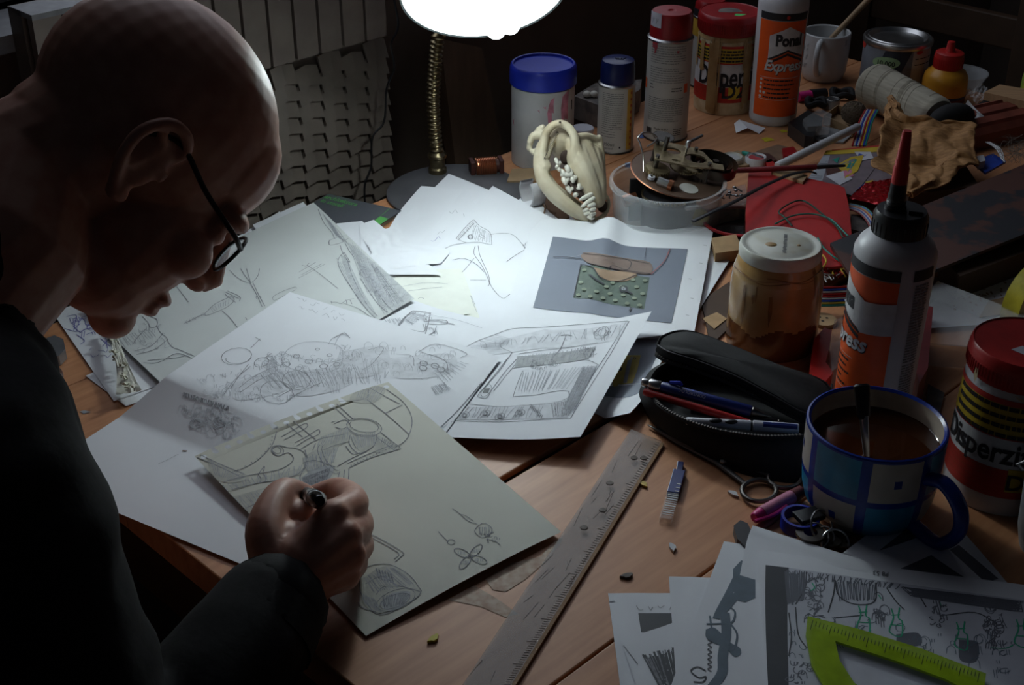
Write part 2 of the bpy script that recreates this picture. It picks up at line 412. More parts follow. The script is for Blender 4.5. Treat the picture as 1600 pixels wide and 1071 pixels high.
m.box(V((pm.x, pm.y, zb+0.128))-nrm*0.02, (step*13, 0.05, 0.006), rz=RZ); m.build('top_grille', rd)
m = MB('radiator_dark'); m.box(V((pm.x, pm.y, zb-0.2))-nrm*0.035, (step*13, 0.03, 0.66), rz=RZ); m.build('back_panel', rd)
# table
tb = thing('work_table', 'scratched orange-brown plank work table under the drawings', 'table', PQ(0.9, 2.0, 0.0))
S0 = 0.619; SM = 2.78
def board(c0, c1, nm='tabletop_board'):
    m = MB('table_wood'); wallbox(c0, c1, S0, SM, TZ-0.032, TZ, m); return m.build(nm, tb, bevel=0.0015)
for c0, c1 in ((1.6102, 1.794), (1.3102, 1.6098), (1.011, 1.3098), (0.7085, 0.999), (0.411, 0.706), (0.111, 0.409), (-0.2, 0.109), (-0.52, -0.202), (-0.84, -0.522), (-1.1, -0.842)): board(c0, c1)
m = MB('gap_dark'); wallbox(-1.1, 1.79, S0+0.004, SM, TZ-0.036, TZ-0.006, m)
m.build('underlay', tb)
m = MB('edge_wood'); wallbox(-1.1, 1.78, S0+0.03, S0+0.07, TZ-0.13, TZ-0.034, m); wallbox(1.72, 1.77, S0+0.06, SM, TZ-0.13, TZ-0.034, m); m.build('apron', tb)
for c, s_ in ((1.7, 0.72), (-1.0, 0.72), (1.7, 2.68), (-1.0, 2.68)):
    m = MB('edge_wood'); wallbox(c-0.05, c+0.05, s_-0.05, s_+0.05, 0, TZ-0.034, m); m.build('leg', tb)
# dark furniture and leaning board behind the table
m = MB('dark_wood')
A = [W(688, 60, 2.02), W(752, 75, 2.02), W(790, 262, 2.02), W(715, 285, 2.02)]
m.prism([A[0], A[1], V((A[2].x, A[2].y, A[2].z)), A[3]], V((-1, 1, 0))*0.015); 
tag(m.build('leaning_board'), 'dark brown board leaning on the wall behind the lamp neck', 'board')
m = MB('cable_black'); m.tube(crv([W(614, -10, 1.9), W(622, 40, 1.9), W(611, 70, 1.9), W(616, 105, 1.9), W(604, 140, 1.9), W(600, 190, 1.9), W(582, 215, 1.9), W(580, 260, 1.9), W(570, 290, 1.9), W(571, 330, 1.9)], 6), 0.0016, 6)
tag(m.build('hanging_cable'), 'thin black cable hanging beside the radiator', 'cable')
def at_(px, py, y): d = ray(px, py); return CAM+d*(y/d.y)
ch = thing('wooden_chair', 'dark wooden chair standing in shadow behind the mug and paint can', 'chair', PQ(1.72, 3.14, 0), RZ)
for dx, dy, h in ((-.17, -.17, .44), (-.17, .17, .44), (.17, -.17, .98), (.17, .17, .98)):
    MB('edge_wood').box((dx, dy, h/2), (.036, .036, h)).build('leg', ch, local=True, bevel=.003)
MB('edge_wood').box((0, 0, .45), (.40, .40, .03)).build('seat', ch, local=True, bevel=.004)
for z in (.72, .90): MB('edge_wood').box((.17, 0, z), (.02, .31, .06)).build('back_rail', ch, local=True, bevel=.003)

# ------------------------------------------------------------------ desk lamp
LB = T(712, 303); lm = thing('desk_lamp', 'lit desk lamp with gooseneck and round grey base behind the drawings', 'lamp', LB)
MB('lamp_base').lathe([(0, 0), (.089, 0), (.0915, .0015), (.0915, .0035), (.089, .0055), (.05, .0062), (0, .0065)], 64, o=LB).build('base', lm)
NB = T(684, 275) ; NB.z = TZ+.006
m = MB('brass_old').lathe([(0, 0), (.0125, 0), (.0125, .006), (.0105, .008), (.0105, .02), (.013, .022), (.013, .026), (.0095, .03), (0, .03)], 24, o=NB); m.build('collar', lm)
RC = DP(757, -17, 1.50); dn = V((0.12, -0.76, -0.64)).normalized()     # rim centre, opening direction
apex = RC-dn*0.12
g = []
yb = NB.y
for (px, py) in ((684, 252), (679, 200), (677, 150), (680, 100), (684, 60), (690, 20)):
    g.append(at_(px, py, yb))
g = [NB+V((0, 0, .028))]+g+[apex+V((-.04, .05, .03)), apex+V((-.008, .014, .012)), apex]
gp = crv(g, 60); m = MB('brass_old'); acc = 0; rr = []
for i, p_ in enumerate(gp):
    if i: acc += (p_-gp[i-1]).length
    rr.append(.0082+.0014*sin(acc*2*pi/.0062))
m.tube(gp, rr, 12); m.build('gooseneck', lm)
Zx = -dn; Xx = V((1, 0, 0)); Yx = Zx.cross(Xx).normalized(); Xx = Yx.cross(Zx); ML = Matrix((Xx, Yx, Zx)).transposed().to_4x4(); ML.translation = RC
m = MB('lamp_shell'); m.X = ML
m.lathe([(.0945, 0), (.094, .012), (.086, .035), (.068, .062), (.046, .082), (.03, .095), (.028, .13), (0, .132)], 56)
m.lathe([(.0945, 0), (.0955, -.001), (.0955, .002)], 56)
sh = m.build('shade', lm)
m = MB('lamp_white'); m.X = ML
m.lathe([(0.0, .09), (.026, .088), (.042, .078), (.064, .058), (.082, .034), (.0905, .011), (.0935, .0003)], 56)
m.build('reflector', sh)
m = MB('bulb'); m.X = ML
for k in range(3):
    a = 2*pi*k/3+.35; b = a+pi/3
    for q in (a, b): pass
    x0, y0 = .022*cos(a), .022*sin(a); x1, y1 = .022*cos(b), .022*sin(b)
    m.tube(crv([(x0, y0, .08), (x0, y0, .03), (x0*1.0, y0*1.0, .0), ((x0+x1)/2, (y0+y1)/2, -.012), (x1, y1, 0), (x1, y1, .03), (x1, y1, .08)], 5), .0062, 8)
m.build('bulb', lm)
for tp in (DP(776, 51, 1.44), DP(798, 44, 1.445)):
    q_ = RC-dn*.06+(tp-RC)*.4; d_ = (tp-q_).normalized(); sd_ = V((.006, 0, .001))
    MB('bulb').tube(crv([q_-sd_, tp-d_*.02-sd_, tp-d_*.005-sd_*.8, tp, tp-d_*.005+sd_*.8, tp-d_*.02+sd_, q_+sd_], 5), .0072, 10).build('bulb', lm)
def inlamp(t, energy, z, **k):
    L = bpy.data.lights.new('lamp_light', t); L.energy = energy; L.color = (0.84, 0.96, 1.0)
    for a_, b_ in k.items(): setattr(L, a_, b_)
    o = bpy.data.objects.new('lamp_light', L); COL.objects.link(o); o.parent = lm
    o.matrix_parent_inverse = WM[lm].inverted(); return o
o = inlamp('POINT', 1.1, 0, shadow_soft_size=0.02); o.location = RC+dn*0.012
o = inlamp('SPOT', 5.6, 0, spot_size=rad(140), spot_blend=1.0, shadow_soft_size=0.035)
o.location = RC-dn*0.012; o.rotation_euler = V((-0.08, -0.88, -0.42)).to_track_quat('-Z', 'Y').to_euler()
# ------------------------------------------------------------------ person
HP = V((-.306, .998, .314+TZ))
def hrot(yaw, pit, roll):
    f = V((sin(yaw)*cos(pit), cos(yaw)*cos(pit), -sin(pit))); r = V((cos(yaw), -sin(yaw), 0)); u = r.cross(f)
    r2 = r*cos(roll)+u*sin(roll); u2 = r2.cross(f); return Matrix((f, -r2, u2)).transposed()
HR = hrot(rad(83.4), rad(52.6), rad(21.7))
HM = HR.to_4x4(); HM.translation = HP
def H(x, y, z): return HM @ V((x, y, z))
PB = PQ(1.25, 0.05, 0.0)
pe = thing('person', 'shaven-headed person in a black jacket bent over the drawings, writing', 'person', PB)
b = MB('skin'); b.X = HM
b.ell((-.008, 0, .045), (.101, .077, .088), n=32, m=20); b.ell((.05, 0, .05), (.051, .058, .055)); b.ell((.05, 0, -.03), (.052, .058, .07))
b.ell((.042, 0, -.075), (.055, .05, .042)); b.ell((.082, 0, -.1), (.02, .023, .019)); b.ell((-.03, 0, -.02), (.065, .06, .06))
b.tube([(.096, 0, .016), (.107, 0, -.004), (.117, 0, -.024), (.114, 0, -.034)], [.009, .0095, .0125, .009], 12)
for sg in (-1, 1):
    b.ell((.106, sg*.012, -.034), (.012, .008, .008)); b.ell((.085, sg*.03, .024), (.017, .028, .010)); b.ell((.074, sg*.04, -.022), (.026, .02, .022))
    b.ell((.081, sg*.031, .004), (.014, .014, .010))
    E0 = [(.008, .074, .018), (.012, .08, .032), (.002, .088, .041), (-.014, .094, .038), (-.024, .096, .02), (-.021, .092, .0), (-.012, .084, -.016), (-.002, .078, -.026), (.006, .074, -.022)]
    b.tube(crv([(x, sg*y, z) for x, y, z in E0], 4), .0052, 8); b.ell((-.006, sg*.079, .01), (.018, .007, .03)); b.ell((-.003, sg*.078, -.022), (.009, .006, .010))
    b.tube([(.012, sg*.076, .012), (.012, sg*.077, .002)], [.006, .005], 8); b.tube(crv([(-.012, sg*.09, .03), (-.004, sg*.083, .022), (-.012, sg*.086, -.004)], 4), .0045, 7)
b.ell((.097, 0, -.062), (.012, .024, .007)); b.ell((.095, 0, -.075), (.012, .021, .008))
b.X = None
C7 = DP(-66, 436, .985)
b.tube([H(-.02, 0, .0), H(-.045, 0, -.06), C7+(H(0, 0, 0)-C7)*.3, C7-V((.04, .04, .04))], [.062, .06, .062, .075], 16)
PEL = V((-.66, .59, .50)); SPN = C7.lerp(PEL, .45)
b.tube(crv([C7+V((-.01, -.01, -.03)), C7.lerp(PEL, .2), SPN, PEL], 4), [.09, .1, .11, .12, .14, .145, .145, .145, .145, .145, .15, .15, .15][:13], 20)
SHR = DP(-30, 760, .86); ELR = V((-.26, .59, -.005+TZ)); WRR = T(437, 935, .043)
SHL = V((-.53, 1.0, .19+TZ)); ELL = V((-.62, .98, -.06+TZ)); WRL = V((-.50, .86, -.13+TZ))
for s_, e_, w_ in ((SHR, ELR, WRR), (SHL, ELL, WRL)):
    b.tube(crv([C7.lerp(PEL, .12), s_, s_.lerp(e_, .5), e_, e_.lerp(w_, .5), w_], 5), [.07]*5+[.058]*5+[.048]*5+[.046]*5+[.042]*3+[.036]*3, 14)
def tube_r(m, pts, rs, n=10, k=5):
    P = crv(pts, k); N = len(P); out = []
    for i in range(N):
        t = i/(N-1)*(len(rs)-1); j = min(int(t), len(rs)-2); out.append(rs[j]+(rs[j+1]-rs[j])*(t-j))
    m.tube(P, out, n); m.ell(P[0], (rs[0],)*3, n=10, m=8); m.ell(P[-1], (rs[-1],)*3, n=10, m=8)
# right hand, closed round the pen; side of the little finger resting on the page
W0 = T(437, 930, .042)
mcp = [T(522, 806, .080), T(540, 838, .070), T(546, 868, .055), T(538, 897, .038)]
pip = [T(553, 786, .064), T(561, 820, .047), T(562, 851, .033), T(556, 880, .020)]
dip = [T(530, 766, .042), T(545, 795, .028), T(540, 828, .018), T(535, 862, .013)]
tip = [T(494, 773, .036), T(512, 788, .022), T(512, 815, .013), T(508, 850, .011)]
for i in range(4):
    r = (.0115, .0115, .011, .0095)[i]
    tube_r(b, [mcp[i], pip[i], dip[i], tip[i]], [r*1.12, r*1.1, r*.98, r*.8], 12)
    tube_r(b, [W0, W0.lerp(mcp[i], .5)+V((0, -.002, .004)), mcp[i]], [.021, .0165, .0138], 12)
thm = [T(428, 880, .058), T(416, 826, .072), T(440, 772, .074), T(470, 775, .058), T(486, 781, .048)]
tube_r(b, thm, [.019, .0165, .0125, .0115, .009], 12)
b.ell(T(466, 812, .060), (.019, .017, .016)); b.ell(T(448, 850, .060), (.020, .018, .018)); b.ell(T(480, 790, .052), (.012, .012, .012))
tube_r(b, [thm[1], mcp[0].lerp(thm[1], .45)+V((0, 0, -.014)), mcp[0]], [.012, .011, .011], 10)
tube_r(b, [W0, T(470, 880, .055), T(505, 845, .062)], [.024, .026, .018], 14)
tube_r(b, [W0, T(490, 905, .035), T(528, 900, .03)], [.022, .021, .014], 12)
tube_r(b, [WRR.lerp(ELR, .3), W0], [.032, .027], 14)
# left hand, closed on the lap
tube_r(b, [WRL, WRL+V((.07, -.05, -.02))], [.034, .03], 12)
for i in range(4): q_ = WRL+V((.075+.004*i, -.035-.019*i, -.02)); tube_r(b, [q_, q_+V((.035, -.01, -.002)), q_+V((.05, -.02, -.03))], [.01, .0095, .008], 8)
tube_r(b, [WRL+V((.03, .01, .01)), WRL+V((.08, .015, .01)), WRL+V((.11, 0, -.005))], [.012, .011, .009], 8)
# hips and legs under the clothing
KN = [PEL+V((.22, .34, .0)), PEL+V((.40, .20, .0))]
for k_ in KN:
    f_ = V((k_.x+.02, k_.y+.02, .08)); tube_r(b, [PEL+(k_-PEL)*.1, k_, f_], [.085, .06, .045], 14)
body = b.build('body_tmp', pe)
def remesh(o, vox, it):
    q = o.modifiers.new('r', 'REMESH'); q.mode = 'VOXEL'; q.voxel_size = vox; q.use_smooth_shade = True
    q = o.modifiers.new('s', 'SMOOTH'); q.iterations = it; q.factor = 0.5
    dg = bpy.context.evaluated_depsgraph_get(); me = bpy.data.meshes.new_from_object(o.evaluated_get(dg))
    old = o.data; o.modifiers.clear(); o.data = me; bpy.data.meshes.remove(old)
    if not len(me.materials): me.materials.append(MT('skin'))
    for p in me.polygons: p.use_smooth = True
remesh(body, .0022, 5); body.name = 'body'; body.data.name = 'body'
j = MB('jacket')
TOR = [C7+V((.0, .0, .0)), C7.lerp(PEL, .12)+V((-.03, -.02, 0)), C7.lerp(PEL, .3)+V((-.03, -.03, 0)), C7.lerp(PEL, .6), PEL+V((0, 0, .02))]
tube_r(j, TOR, [.07, .095, .115, .13, .15], 28)
j.ell(C7.lerp(PEL, .17)+V((-.035, -.03, -.01)), (.19, .095, .085), R=Matrix.Rotation(RZ+pi/2, 3, 'Z') @ Matrix.Rotation(0, 3, 'X'))
for s_, e_, w_, cu in ((SHR, ELR, WRR, .14), (SHL, ELL, WRL, .1)):
    wq = w_.lerp(e_, cu-.06)
    P = [C7.lerp(PEL, .15).lerp(s_, .35), s_, s_.lerp(e_, .5), e_, e_.lerp(wq, .35), e_.lerp(wq, .7), wq]
    tube_r(j, P, [.10, .075, .066, .064, .056, .05, .040], 20)
jk = j.build('jacket_tmp', pe); remesh(jk, .006, 6); jk.name = 'jacket'; jk.data.name = 'jacket'
# folds of the cloth
_nr = [v_.normal.copy() for v_ in jk.data.vertices]
for v_, nn in zip(jk.data.vertices, _nr):
    p = v_.co; n = noise.noise(V((p.x*9, p.y*9, p.z*16)))*.010+noise.noise(V((p.x*22, p.y*22, p.z*34)))*.004
    v_.co = p+nn*n
jk.data.materials.clear(); jk.data.materials.append(MT('jacket'))
cf = MB('jacket'); tube_r(cf, [WRR.lerp(ELR, .04), WRR.lerp(ELR, .16)], [.0415, .046], 24)
ax = (WRR-ELR).normalized(); cf.build('cuff', jk)
cl = MB('jacket'); n_ = (HP-C7).normalized()
u_ = n_.orthogonal().normalized(); w_ = n_.cross(u_); ce = C7-n_*.004+V((-.022, -.01, 0))
cl.tube([ce+u_*.070*cos(2*pi*i/32)+w_*.070*sin(2*pi*i/32) for i in range(33)], .016, 10, caps=False); cl.build('collar', jk)
t_ = MB('trouser')
for k_ in KN:
    f_ = V((k_.x+.02, k_.y+.02, .10)); tube_r(t_, [PEL+(k_-PEL)*.05, PEL.lerp(k_, .6), k_, k_.lerp(f_, .6), f_], [.13, .095, .08, .075, .065], 18)
t_.build('trousers', pe)
for k_ in KN:
    MB('shoe').ell(V((k_.x+.05, k_.y+.05, .045)), (.14, .05, .045), R=Matrix.Rotation(RZ, 3, 'Z')).build('shoe', pe)
# glasses
gs = thing('eyeglasses', 'thin black-framed eyeglasses worn by the bent person', 'eyeglasses', H(.1, 0, 0))
for sg in (-1, 1):
    ring = [H(.107-.006*(abs(.034+.025*cos(t)*1)/.06)**2, sg*(.034+.025*cos(t)), .002+.0175*sin(t)) for t in [2*pi*i/28 for i in range(29)]]
    MB('black_plastic').tube(ring, .0017, 7, caps=False).build('rim', gs)
    mm = MB('lens'); mm.add([H(.106, sg*.034, .002)]+ring[:-1], [(0, i+1, (i+1) % 28+1) for i in range(28)]); mm.build('lens', gs)
    MB('black_plastic').tube(crv([H(.101, sg*.060, .010), H(.085, sg*.0735, .014), H(.045, sg*.079, .022), H(.005, sg*.084, .034), H(-.02, sg*.086, .022)], 5), .0022, 7).build('temple', gs)
MB('black_plastic').tube(crv([H(.106, -.010, .008), H(.111, 0, .013), H(.106, .010, .008)], 4), .0016, 7).build('bridge', gs)
# pen held in the fist
p0 = T(492, 779, .092); p1 = T(452, 757, .003); pd = (p0-p1)
pn = thing('drawing_pen', 'black pen held in the fist over the sketch page', 'pen', p1)
MB('black_plastic').tube([p1+pd*.1, p1+pd*.2, p1+pd*1.02], [.002, .0052, .0055], 12).build('barrel', pn)
MB('black_shiny').tube([p1+pd*.9, p1+pd*1.12, p1+pd*1.16], [.0068, .0068, .004], 14).build('cap', pn)
MB('steel').tube([p1, p1+pd*.1], [.0004, .002], 8).build('tip', pn)
MB('steel').tube([p1+pd*.985, p1+pd*.995], .0071, 14).build('ring', pn)
# ------------------------------------------------------------------ paper sheets
class Sheet:
    def __init__(s, rows, z=0.001, smooth=True, bow=0.0, wav=0.0005, mat='paper_white', nu=22, nv=26, seed=0, wf=14):
        s.rows = [tuple(T(q[0], q[1], q[2] if len(q) > 2 else z) for q in r) for r in rows]
        s.smooth = smooth; s.bow = bow; s.wav = wav; s.mb = MB(mat); s.mat = mat; s.nu = nu; s.nv = nv; s.seed = seed; s.wf = wf; s.le = .00028; s.k = 0
    def raw(s, u, v):
        R = s.rows; n = len(R)-1; x = min(max(v, 0), 1)*n; i = min(int(x), n-1); t = x-i + (v-min(max(v, 0), 1))*n
        def lr(k): return R[k]
        if s.smooth and n > 1:
            a = R[i-1] if i > 0 else tuple(R[i][q]*2-R[i+1][q] for q in range(2)); b, c = R[i], R[i+1]
            d = R[i+2] if i+2 <= n else tuple(R[i+1][q]*2-R[i][q] for q in range(2))
            e = [0.5*((2*b[q])+(c[q]-a[q])*t+(2*a[q]-5*b[q]+4*c[q]-d[q])*t*t+(3*b[q]-a[q]-3*c[q]+d[q])*t**3) for q in range(2)]
        else: e = [R[i][q].lerp(R[i+1][q], t) if 0 <= t <= 1 else R[i][q]+(R[i+1][q]-R[i][q])*t for q in range(2)]
        p = e[0]+(e[1]-e[0])*u
        p.z += s.bow*4*u*(1-u)
        if s.wav: p.z += s.wav*(1+noise.noise(V((u*s.wf*.25+s.seed*7.3, v*s.wf*.25, s.seed))))
        return p
    def at(s, u, v, e=0.0):
        p = s.raw(u, v)
        if e:
            a = s.raw(u+.01, v)-s.raw(u-.01, v); b = s.raw(u, v+.01)-s.raw(u, v-.01); n = b.cross(a).normalized()
            if n.z < 0: n = -n
            p = p+n*e
        return p
    def uv(s, px, py, g=(.5, .5)):
        u, v = g
        for _ in range(7):
            x, y, _z = PR(s.raw(u, v)); h = .004
            xu, yu, _z = PR(s.raw(u+h, v)); xv, yv, _z = PR(s.raw(u, v+h))
            a, b, c, d = (xu-x)/h, (xv-x)/h, (yu-y)/h, (yv-y)/h; D = a*d-b*c
            if abs(D) < 1e-9: break
            ex, ey = px-x, py-y; du_ = (d*ex-b*ey)/D; dv_ = (a*ey-c*ex)/D
            u += max(-.4, min(.4, du_)); v += max(-.4, min(.4, dv_))
            if abs(ex)+abs(ey) < .02: break
        return u, v
    def line(s, pts, w=.0006, mat='pencil', smooth=True, n=4):
        if len(pts) < 2: return s
        P = crv([V((x, y, 0)) for x, y in pts], n) if smooth and len(pts) > 2 else [V((x, y, 0)) for x, y in pts]
        if len(P) == 2: P = [P[0].lerp(P[1], k/5) for k in range(6)]
        g = None; L = []
        for p in P:
            g = s.uv(p.x, p.y, g or (.5, .5))
            if not (-.001 < g[0] < 1.001 and -.001 < g[1] < 1.001):
                s._strip(L, w, mat); L = []; g = None; continue
            L.append(g)
        s._strip(L, w, mat); return s
    def _strip(s, L, w, mat):
        if len(L) < 2: return
        s.k = (s.k+1) % 9; e = s.le+s.k*.00001
        Q_ = [s.at(u, v, e) for u, v in L]; rows = []
        for i, p in enumerate(Q_):
            t = (Q_[min(i+1, len(Q_)-1)]-Q_[max(i-1, 0)]); q = V((-t.y, t.x, 0)); q = q.normalized()*w/2 if q.length > 1e-9 else V((w/2, 0, 0))
            rows.append([p-q, p+q])
        s.mb.mat(mat); s.mb.grid(rows, sm=False); s.mb.mat(s.mat)
    def quad(s, q, mat, n=10, e=.0002):
        g = [s.uv(*p) for p in q]; rows = []
        for j in range(n+1):
            a = [g[0][k]+(g[3][k]-g[0][k])*j/n for k in (0, 1)]; b = [g[1][k]+(g[2][k]-g[1][k])*j/n for k in (0, 1)]
            rows.append([s.at(min(max(a[0]+(b[0]-a[0])*i/n, 0), 1), min(max(a[1]+(b[1]-a[1])*i/n, 0), 1), e) for i in range(n+1)])
        s.mb.mat(mat); s.mb.grid(rows, sm=False); s.mb.mat(s.mat); return s
    def blob(s, pts, mat, e=.00024, smooth=True):
        P = crv([V((x, y, 0)) for x, y in pts+pts[:1]], 4)[:-1] if smooth else [V((x, y, 0)) for x, y in pts]
        g = (.5, .5); U = []
        for p in P: g = s.uv(p.x, p.y, g); U.append(V((min(max(g[0], 0), 1), min(max(g[1], 0), 1), 0)))
        cc = sum(U, V((0, 0, 0)))/len(U); s.mb.mat(mat); s.mb.grid([[s.at(*cc.lerp(u, t).xy, e) for u in U] for t in (.02, .25, .5, .75, 1)], close=True, sm=False); s.mb.mat(s.mat); return s
    def text(s, txt, o, d, up, size, mat='pencil', bold=0.0):
        vs, fs = font_mesh(txt, bold, 0); g = None; out = []
        for x, y in vs:
            g = s.uv(o[0]+(d[0]*x+up[0]*y)*size, o[1]+(d[1]*x+up[1]*y)*size, g or (.5, .5)); out.append(s.at(*g, .0003))
        s.mb.mat(mat); s.mb.add(out, fs, sm=False); s.mb.mat(s.mat); return s
    def scrawl(s, o, d, up, n, size, mat='pencil_light', w=.0005):   # a line of unreadable handwriting
        x = 0
        for k in range(n):
            m = random.randint(3, 6); pts = []
            for i in range(m):
                a = x+i*size*.35; b = size*random.uniform(-.15, .7)
                pts.append((o[0]+d[0]*a+up[0]*b, o[1]+d[1]*a+up[1]*b))
            s.line(pts, w, mat, n=3); x += m*size*.35+size*.45
        return s
    def ellp(s, cx, cy, a, b_, ang=0, t0=0, t1=2*pi, w=.0006, mat='pencil', n=14):
        ca, sa = cos(ang), sin(ang); pts = []
        for i in range(n+1):
            t = t0+(t1-t0)*i/n; x, y = a*cos(t), b_*sin(t); pts.append((cx+x*ca-y*sa, cy+x*sa+y*ca))
        return s.line(pts, w, mat, smooth=False)
    def hatch(s, q, n, mat='pencil_light', w=.0005, jit=.06, cross=False):
        for k in range(n):
            t = (k+.5)/n; j = lambda: random.uniform(-jit, jit)
            a = V((*q[0], 0)).lerp(V((*q[1], 0)), t+j()/2); b = V((*q[3], 0)).lerp(V((*q[2], 0)), t+j()/2)
            a2 = a.lerp(b, abs(j())*2); b2 = b.lerp(a, abs(j())*2); mdl = a2.lerp(b2, .5)+V((random.uniform(-1, 1), random.uniform(-1, 1), 0))
            s.line([(a2.x, a2.y), (mdl.x, mdl.y), (b2.x, b2.y)], w, mat, n=3)
        if cross: s.hatch([q[1], q[2], q[3], q[0]], n, mat, w, jit)
        return s
    def fuss(s, q, n, size, mat='pencil_light', w=.0005):   # busy small sketch shapes inside a quad
        for k in range(n):
            a, b = random.random(), random.random(); c = V((*q[0], 0)).lerp(V((*q[1], 0)), a).lerp(V((*q[3], 0)).lerp(V((*q[2], 0)), a), b)
            sz = size*random.uniform(.4, 1.3); t = random.random()
            if t < .35: s.ellp(c.x, c.y, sz*.5, sz*random.uniform(.2, .5), random.uniform(-.6, .6), 0, random.uniform(3, 6.28), w, mat, 9)
            elif t < .6:
                l = sz*random.uniform(.4, 1.0); dx = random.uniform(-.2, .5); s.line([(c.x, c.y), (c.x+dx*l*.3, c.y+l*.4), (c.x+dx*l, c.y+l)], w, mat, n=3)
                s.line([(c.x+4, c.y), (c.x+4+dx*l*.3, c.y+l*.4), (c.x+4+dx*l, c.y+l)], w, mat, n=3)
            elif t < .8: s.line([(c.x-sz*.5, c.y+sz*.3), (c.x-sz*.4, c.y-sz*.3), (c.x, c.y-sz*.5), (c.x+sz*.4, c.y-sz*.2), (c.x+sz*.5, c.y+sz*.4)], w, mat, n=3)
            else: s.line([(c.x+sz*random.uniform(-.6, .6), c.y+sz*random.uniform(-.5, .5)) for _ in range(5)], w, mat, n=3)
        return s
    def build(s, name, label, cat='paper', group='papers on the work table', edge0=None):
        m = s.mb
        if edge0 is None: s.mb.grid([[s.raw(i/s.nu, j_/s.nv) for i in range(s.nu+1)] for j_ in range(s.nv+1)])
        else:
            vv, outline, holes = edge0
            s.mb.grid([[s.raw(i/s.nu, vv+(1-vv)*j_/s.nv) for i in range(s.nu+1)] for j_ in range(s.nv+1)])
            loops = [[V((u, v, 0)) for u, v in outline]]+[[V((u, v, 0)) for u, v in h] for h in holes]
            flat = [p for l in loops for p in l]; tri = tessellate_polygon(loops)
            s.mb.add([s.raw(p.x, p.y) for p in flat], [tuple(t) for t in tri])
        return tag(m.build(name), label, cat, group)
def zc(ox, oy, k): return lambda *p: [(ox+p[i]/k, oy+p[i+1]/k) for i in range(0, len(p), 2)]
z4 = zc(300, 560, 2.433); z5 = zc(60, 420, 3.198); z6 = zc(400, 260, 3.198); z7 = zc(500, 440, 2.857); z8 = zc(800, 340, 3.571); zr = zc(920, 720, 2.353)
PG = 'papers heaped under the lamp'
# lowest sheets at the left
s = Sheet([[(82, 489), (262, 425)], [(178, 628), (372, 560)]], z=.0012, seed=1)
for p in (z5(140, 240, 190, 235, 180, 290, 210, 320), z5(130, 300, 200, 315, 290, 285), z5(205, 325, 240, 300, 285, 310, 240, 330), z5(310, 350, 360, 390), z5(360, 345, 320, 390), z5(335, 340, 345, 400), z5(190, 330, 230, 360, 210, 380)): s.line(p, .0008, 'ink_blue')
s.fuss(z5(150, 240, 300, 250, 290, 330, 160, 320), 14, 10, 'ink_blue', .0006); s.scrawl(z5(255, 415)[0], (1, .05), (0, -1), 3, 9, 'ink_blue'); s.scrawl(z5(262, 440)[0], (1, .05), (0, -1), 3, 9, 'ink_blue')
s.build('drawing_sheet', 'white sheet with small blue pen sketches, at the far left edge of the heap', group=PG)
Sheet([[(134, 588), (240, 540)], [(197, 636), (330, 590)]], z=.0006, seed=2).build('drawing_sheet', 'small blank white sheet corner sticking out left below the blue pen sketches', group=PG)
# sheets behind the big grey drawing
Sheet([[(437, 331), (330, 395)], [(520, 420), (410, 480)]], z=.002, seed=3).build('drawing_sheet', 'blank white sheet whose corner shows beside the bowed forehead', group=PG)
Sheet([[(474, 316, .0095), (395, 352, .006)], [(560, 420), (470, 470)]], z=.0035, seed=4).build('drawing_sheet', 'blank white sheet corner showing between forehead and grey book', group=PG)
# big sheet with pipes, brush and vase
s = Sheet([[(132, 484, .0055), (490, 318, .0135)], [(314, 662, .006), (648, 469, .0142)]], z=.0055, mat='paper_grey', seed=5, wav=.0012)
Ln = lambda w=.0007, m_='pencil', *ps: [s.line(p, w, m_) for p in ps]
Ln(.0008, 'pencil', z6(310, 215, 340, 285, 378, 330, 392, 362), z6(440, 430, 412, 465, 418, 510, 470, 600, 540, 700, 600, 765), z6(455, 465, 480, 545, 520, 630, 560, 700, 625, 768), z6(520, 560, 560, 620, 610, 690, 672, 745), z6(572, 555, 600, 620, 650, 690, 700, 735),
   z6(365, 372, 420, 352, 458, 348), z6(362, 378, 372, 395, 420, 385, 462, 362), z6(366, 372, 364, 392), z6(420, 395, 432, 430, 455, 470), z6(445, 385, 470, 430, 490, 455), z6(440, 430, 470, 480, 455, 470))
s.blob(z6(460, 380, 540, 440, 780, 655, 690, 730, 620, 640, 540, 500), 'shade_grey'); s.blob(z6(420, 440, 455, 470, 520, 600, 600, 740, 580, 750, 480, 600), 'shade_grey', .00026); s.ellp(*z6(548, 533)[0], 8, 8); s.ellp(*z6(545, 540)[0], 10, 7, .5, 2, 5.5)
s.hatch(z6(455, 370, 520, 400, 640, 690, 560, 640), 12); s.hatch(z6(530, 420, 780, 655, 700, 735, 610, 640), 26); s.hatch(z6(400, 460, 450, 450, 570, 720, 520, 690), 7); s.hatch(z6(500, 470, 540, 480, 700, 740, 640, 740), 9)
s.hatch(z6(330, 230, 420, 330, 470, 400, 400, 350), 10); s.hatch(z6(560, 470, 600, 500, 750, 690, 690, 700), 10, 'pencil')
Ln(.0006, 'pencil', z6(590, 630, 660, 600, 730, 590), z6(215, 530, 258, 505, 300, 480), z6(225, 545, 280, 515, 330, 488), z6(213, 560, 280, 525, 345, 490), z6(230, 495, 250, 500, 265, 485), z6(255, 495, 320, 540, 410, 612),
   z6(205, 612, 190, 606, 120, 632, 85, 655, 88, 670, 110, 664, 200, 618), z6(375, 682, 400, 680, 425, 688, 450, 672, 490, 662), z6(380, 690, 375, 676), z6(430, 682, 510, 712, 560, 745, 600, 772), z6(470, 670, 480, 690), z6(450, 668, 455, 690))
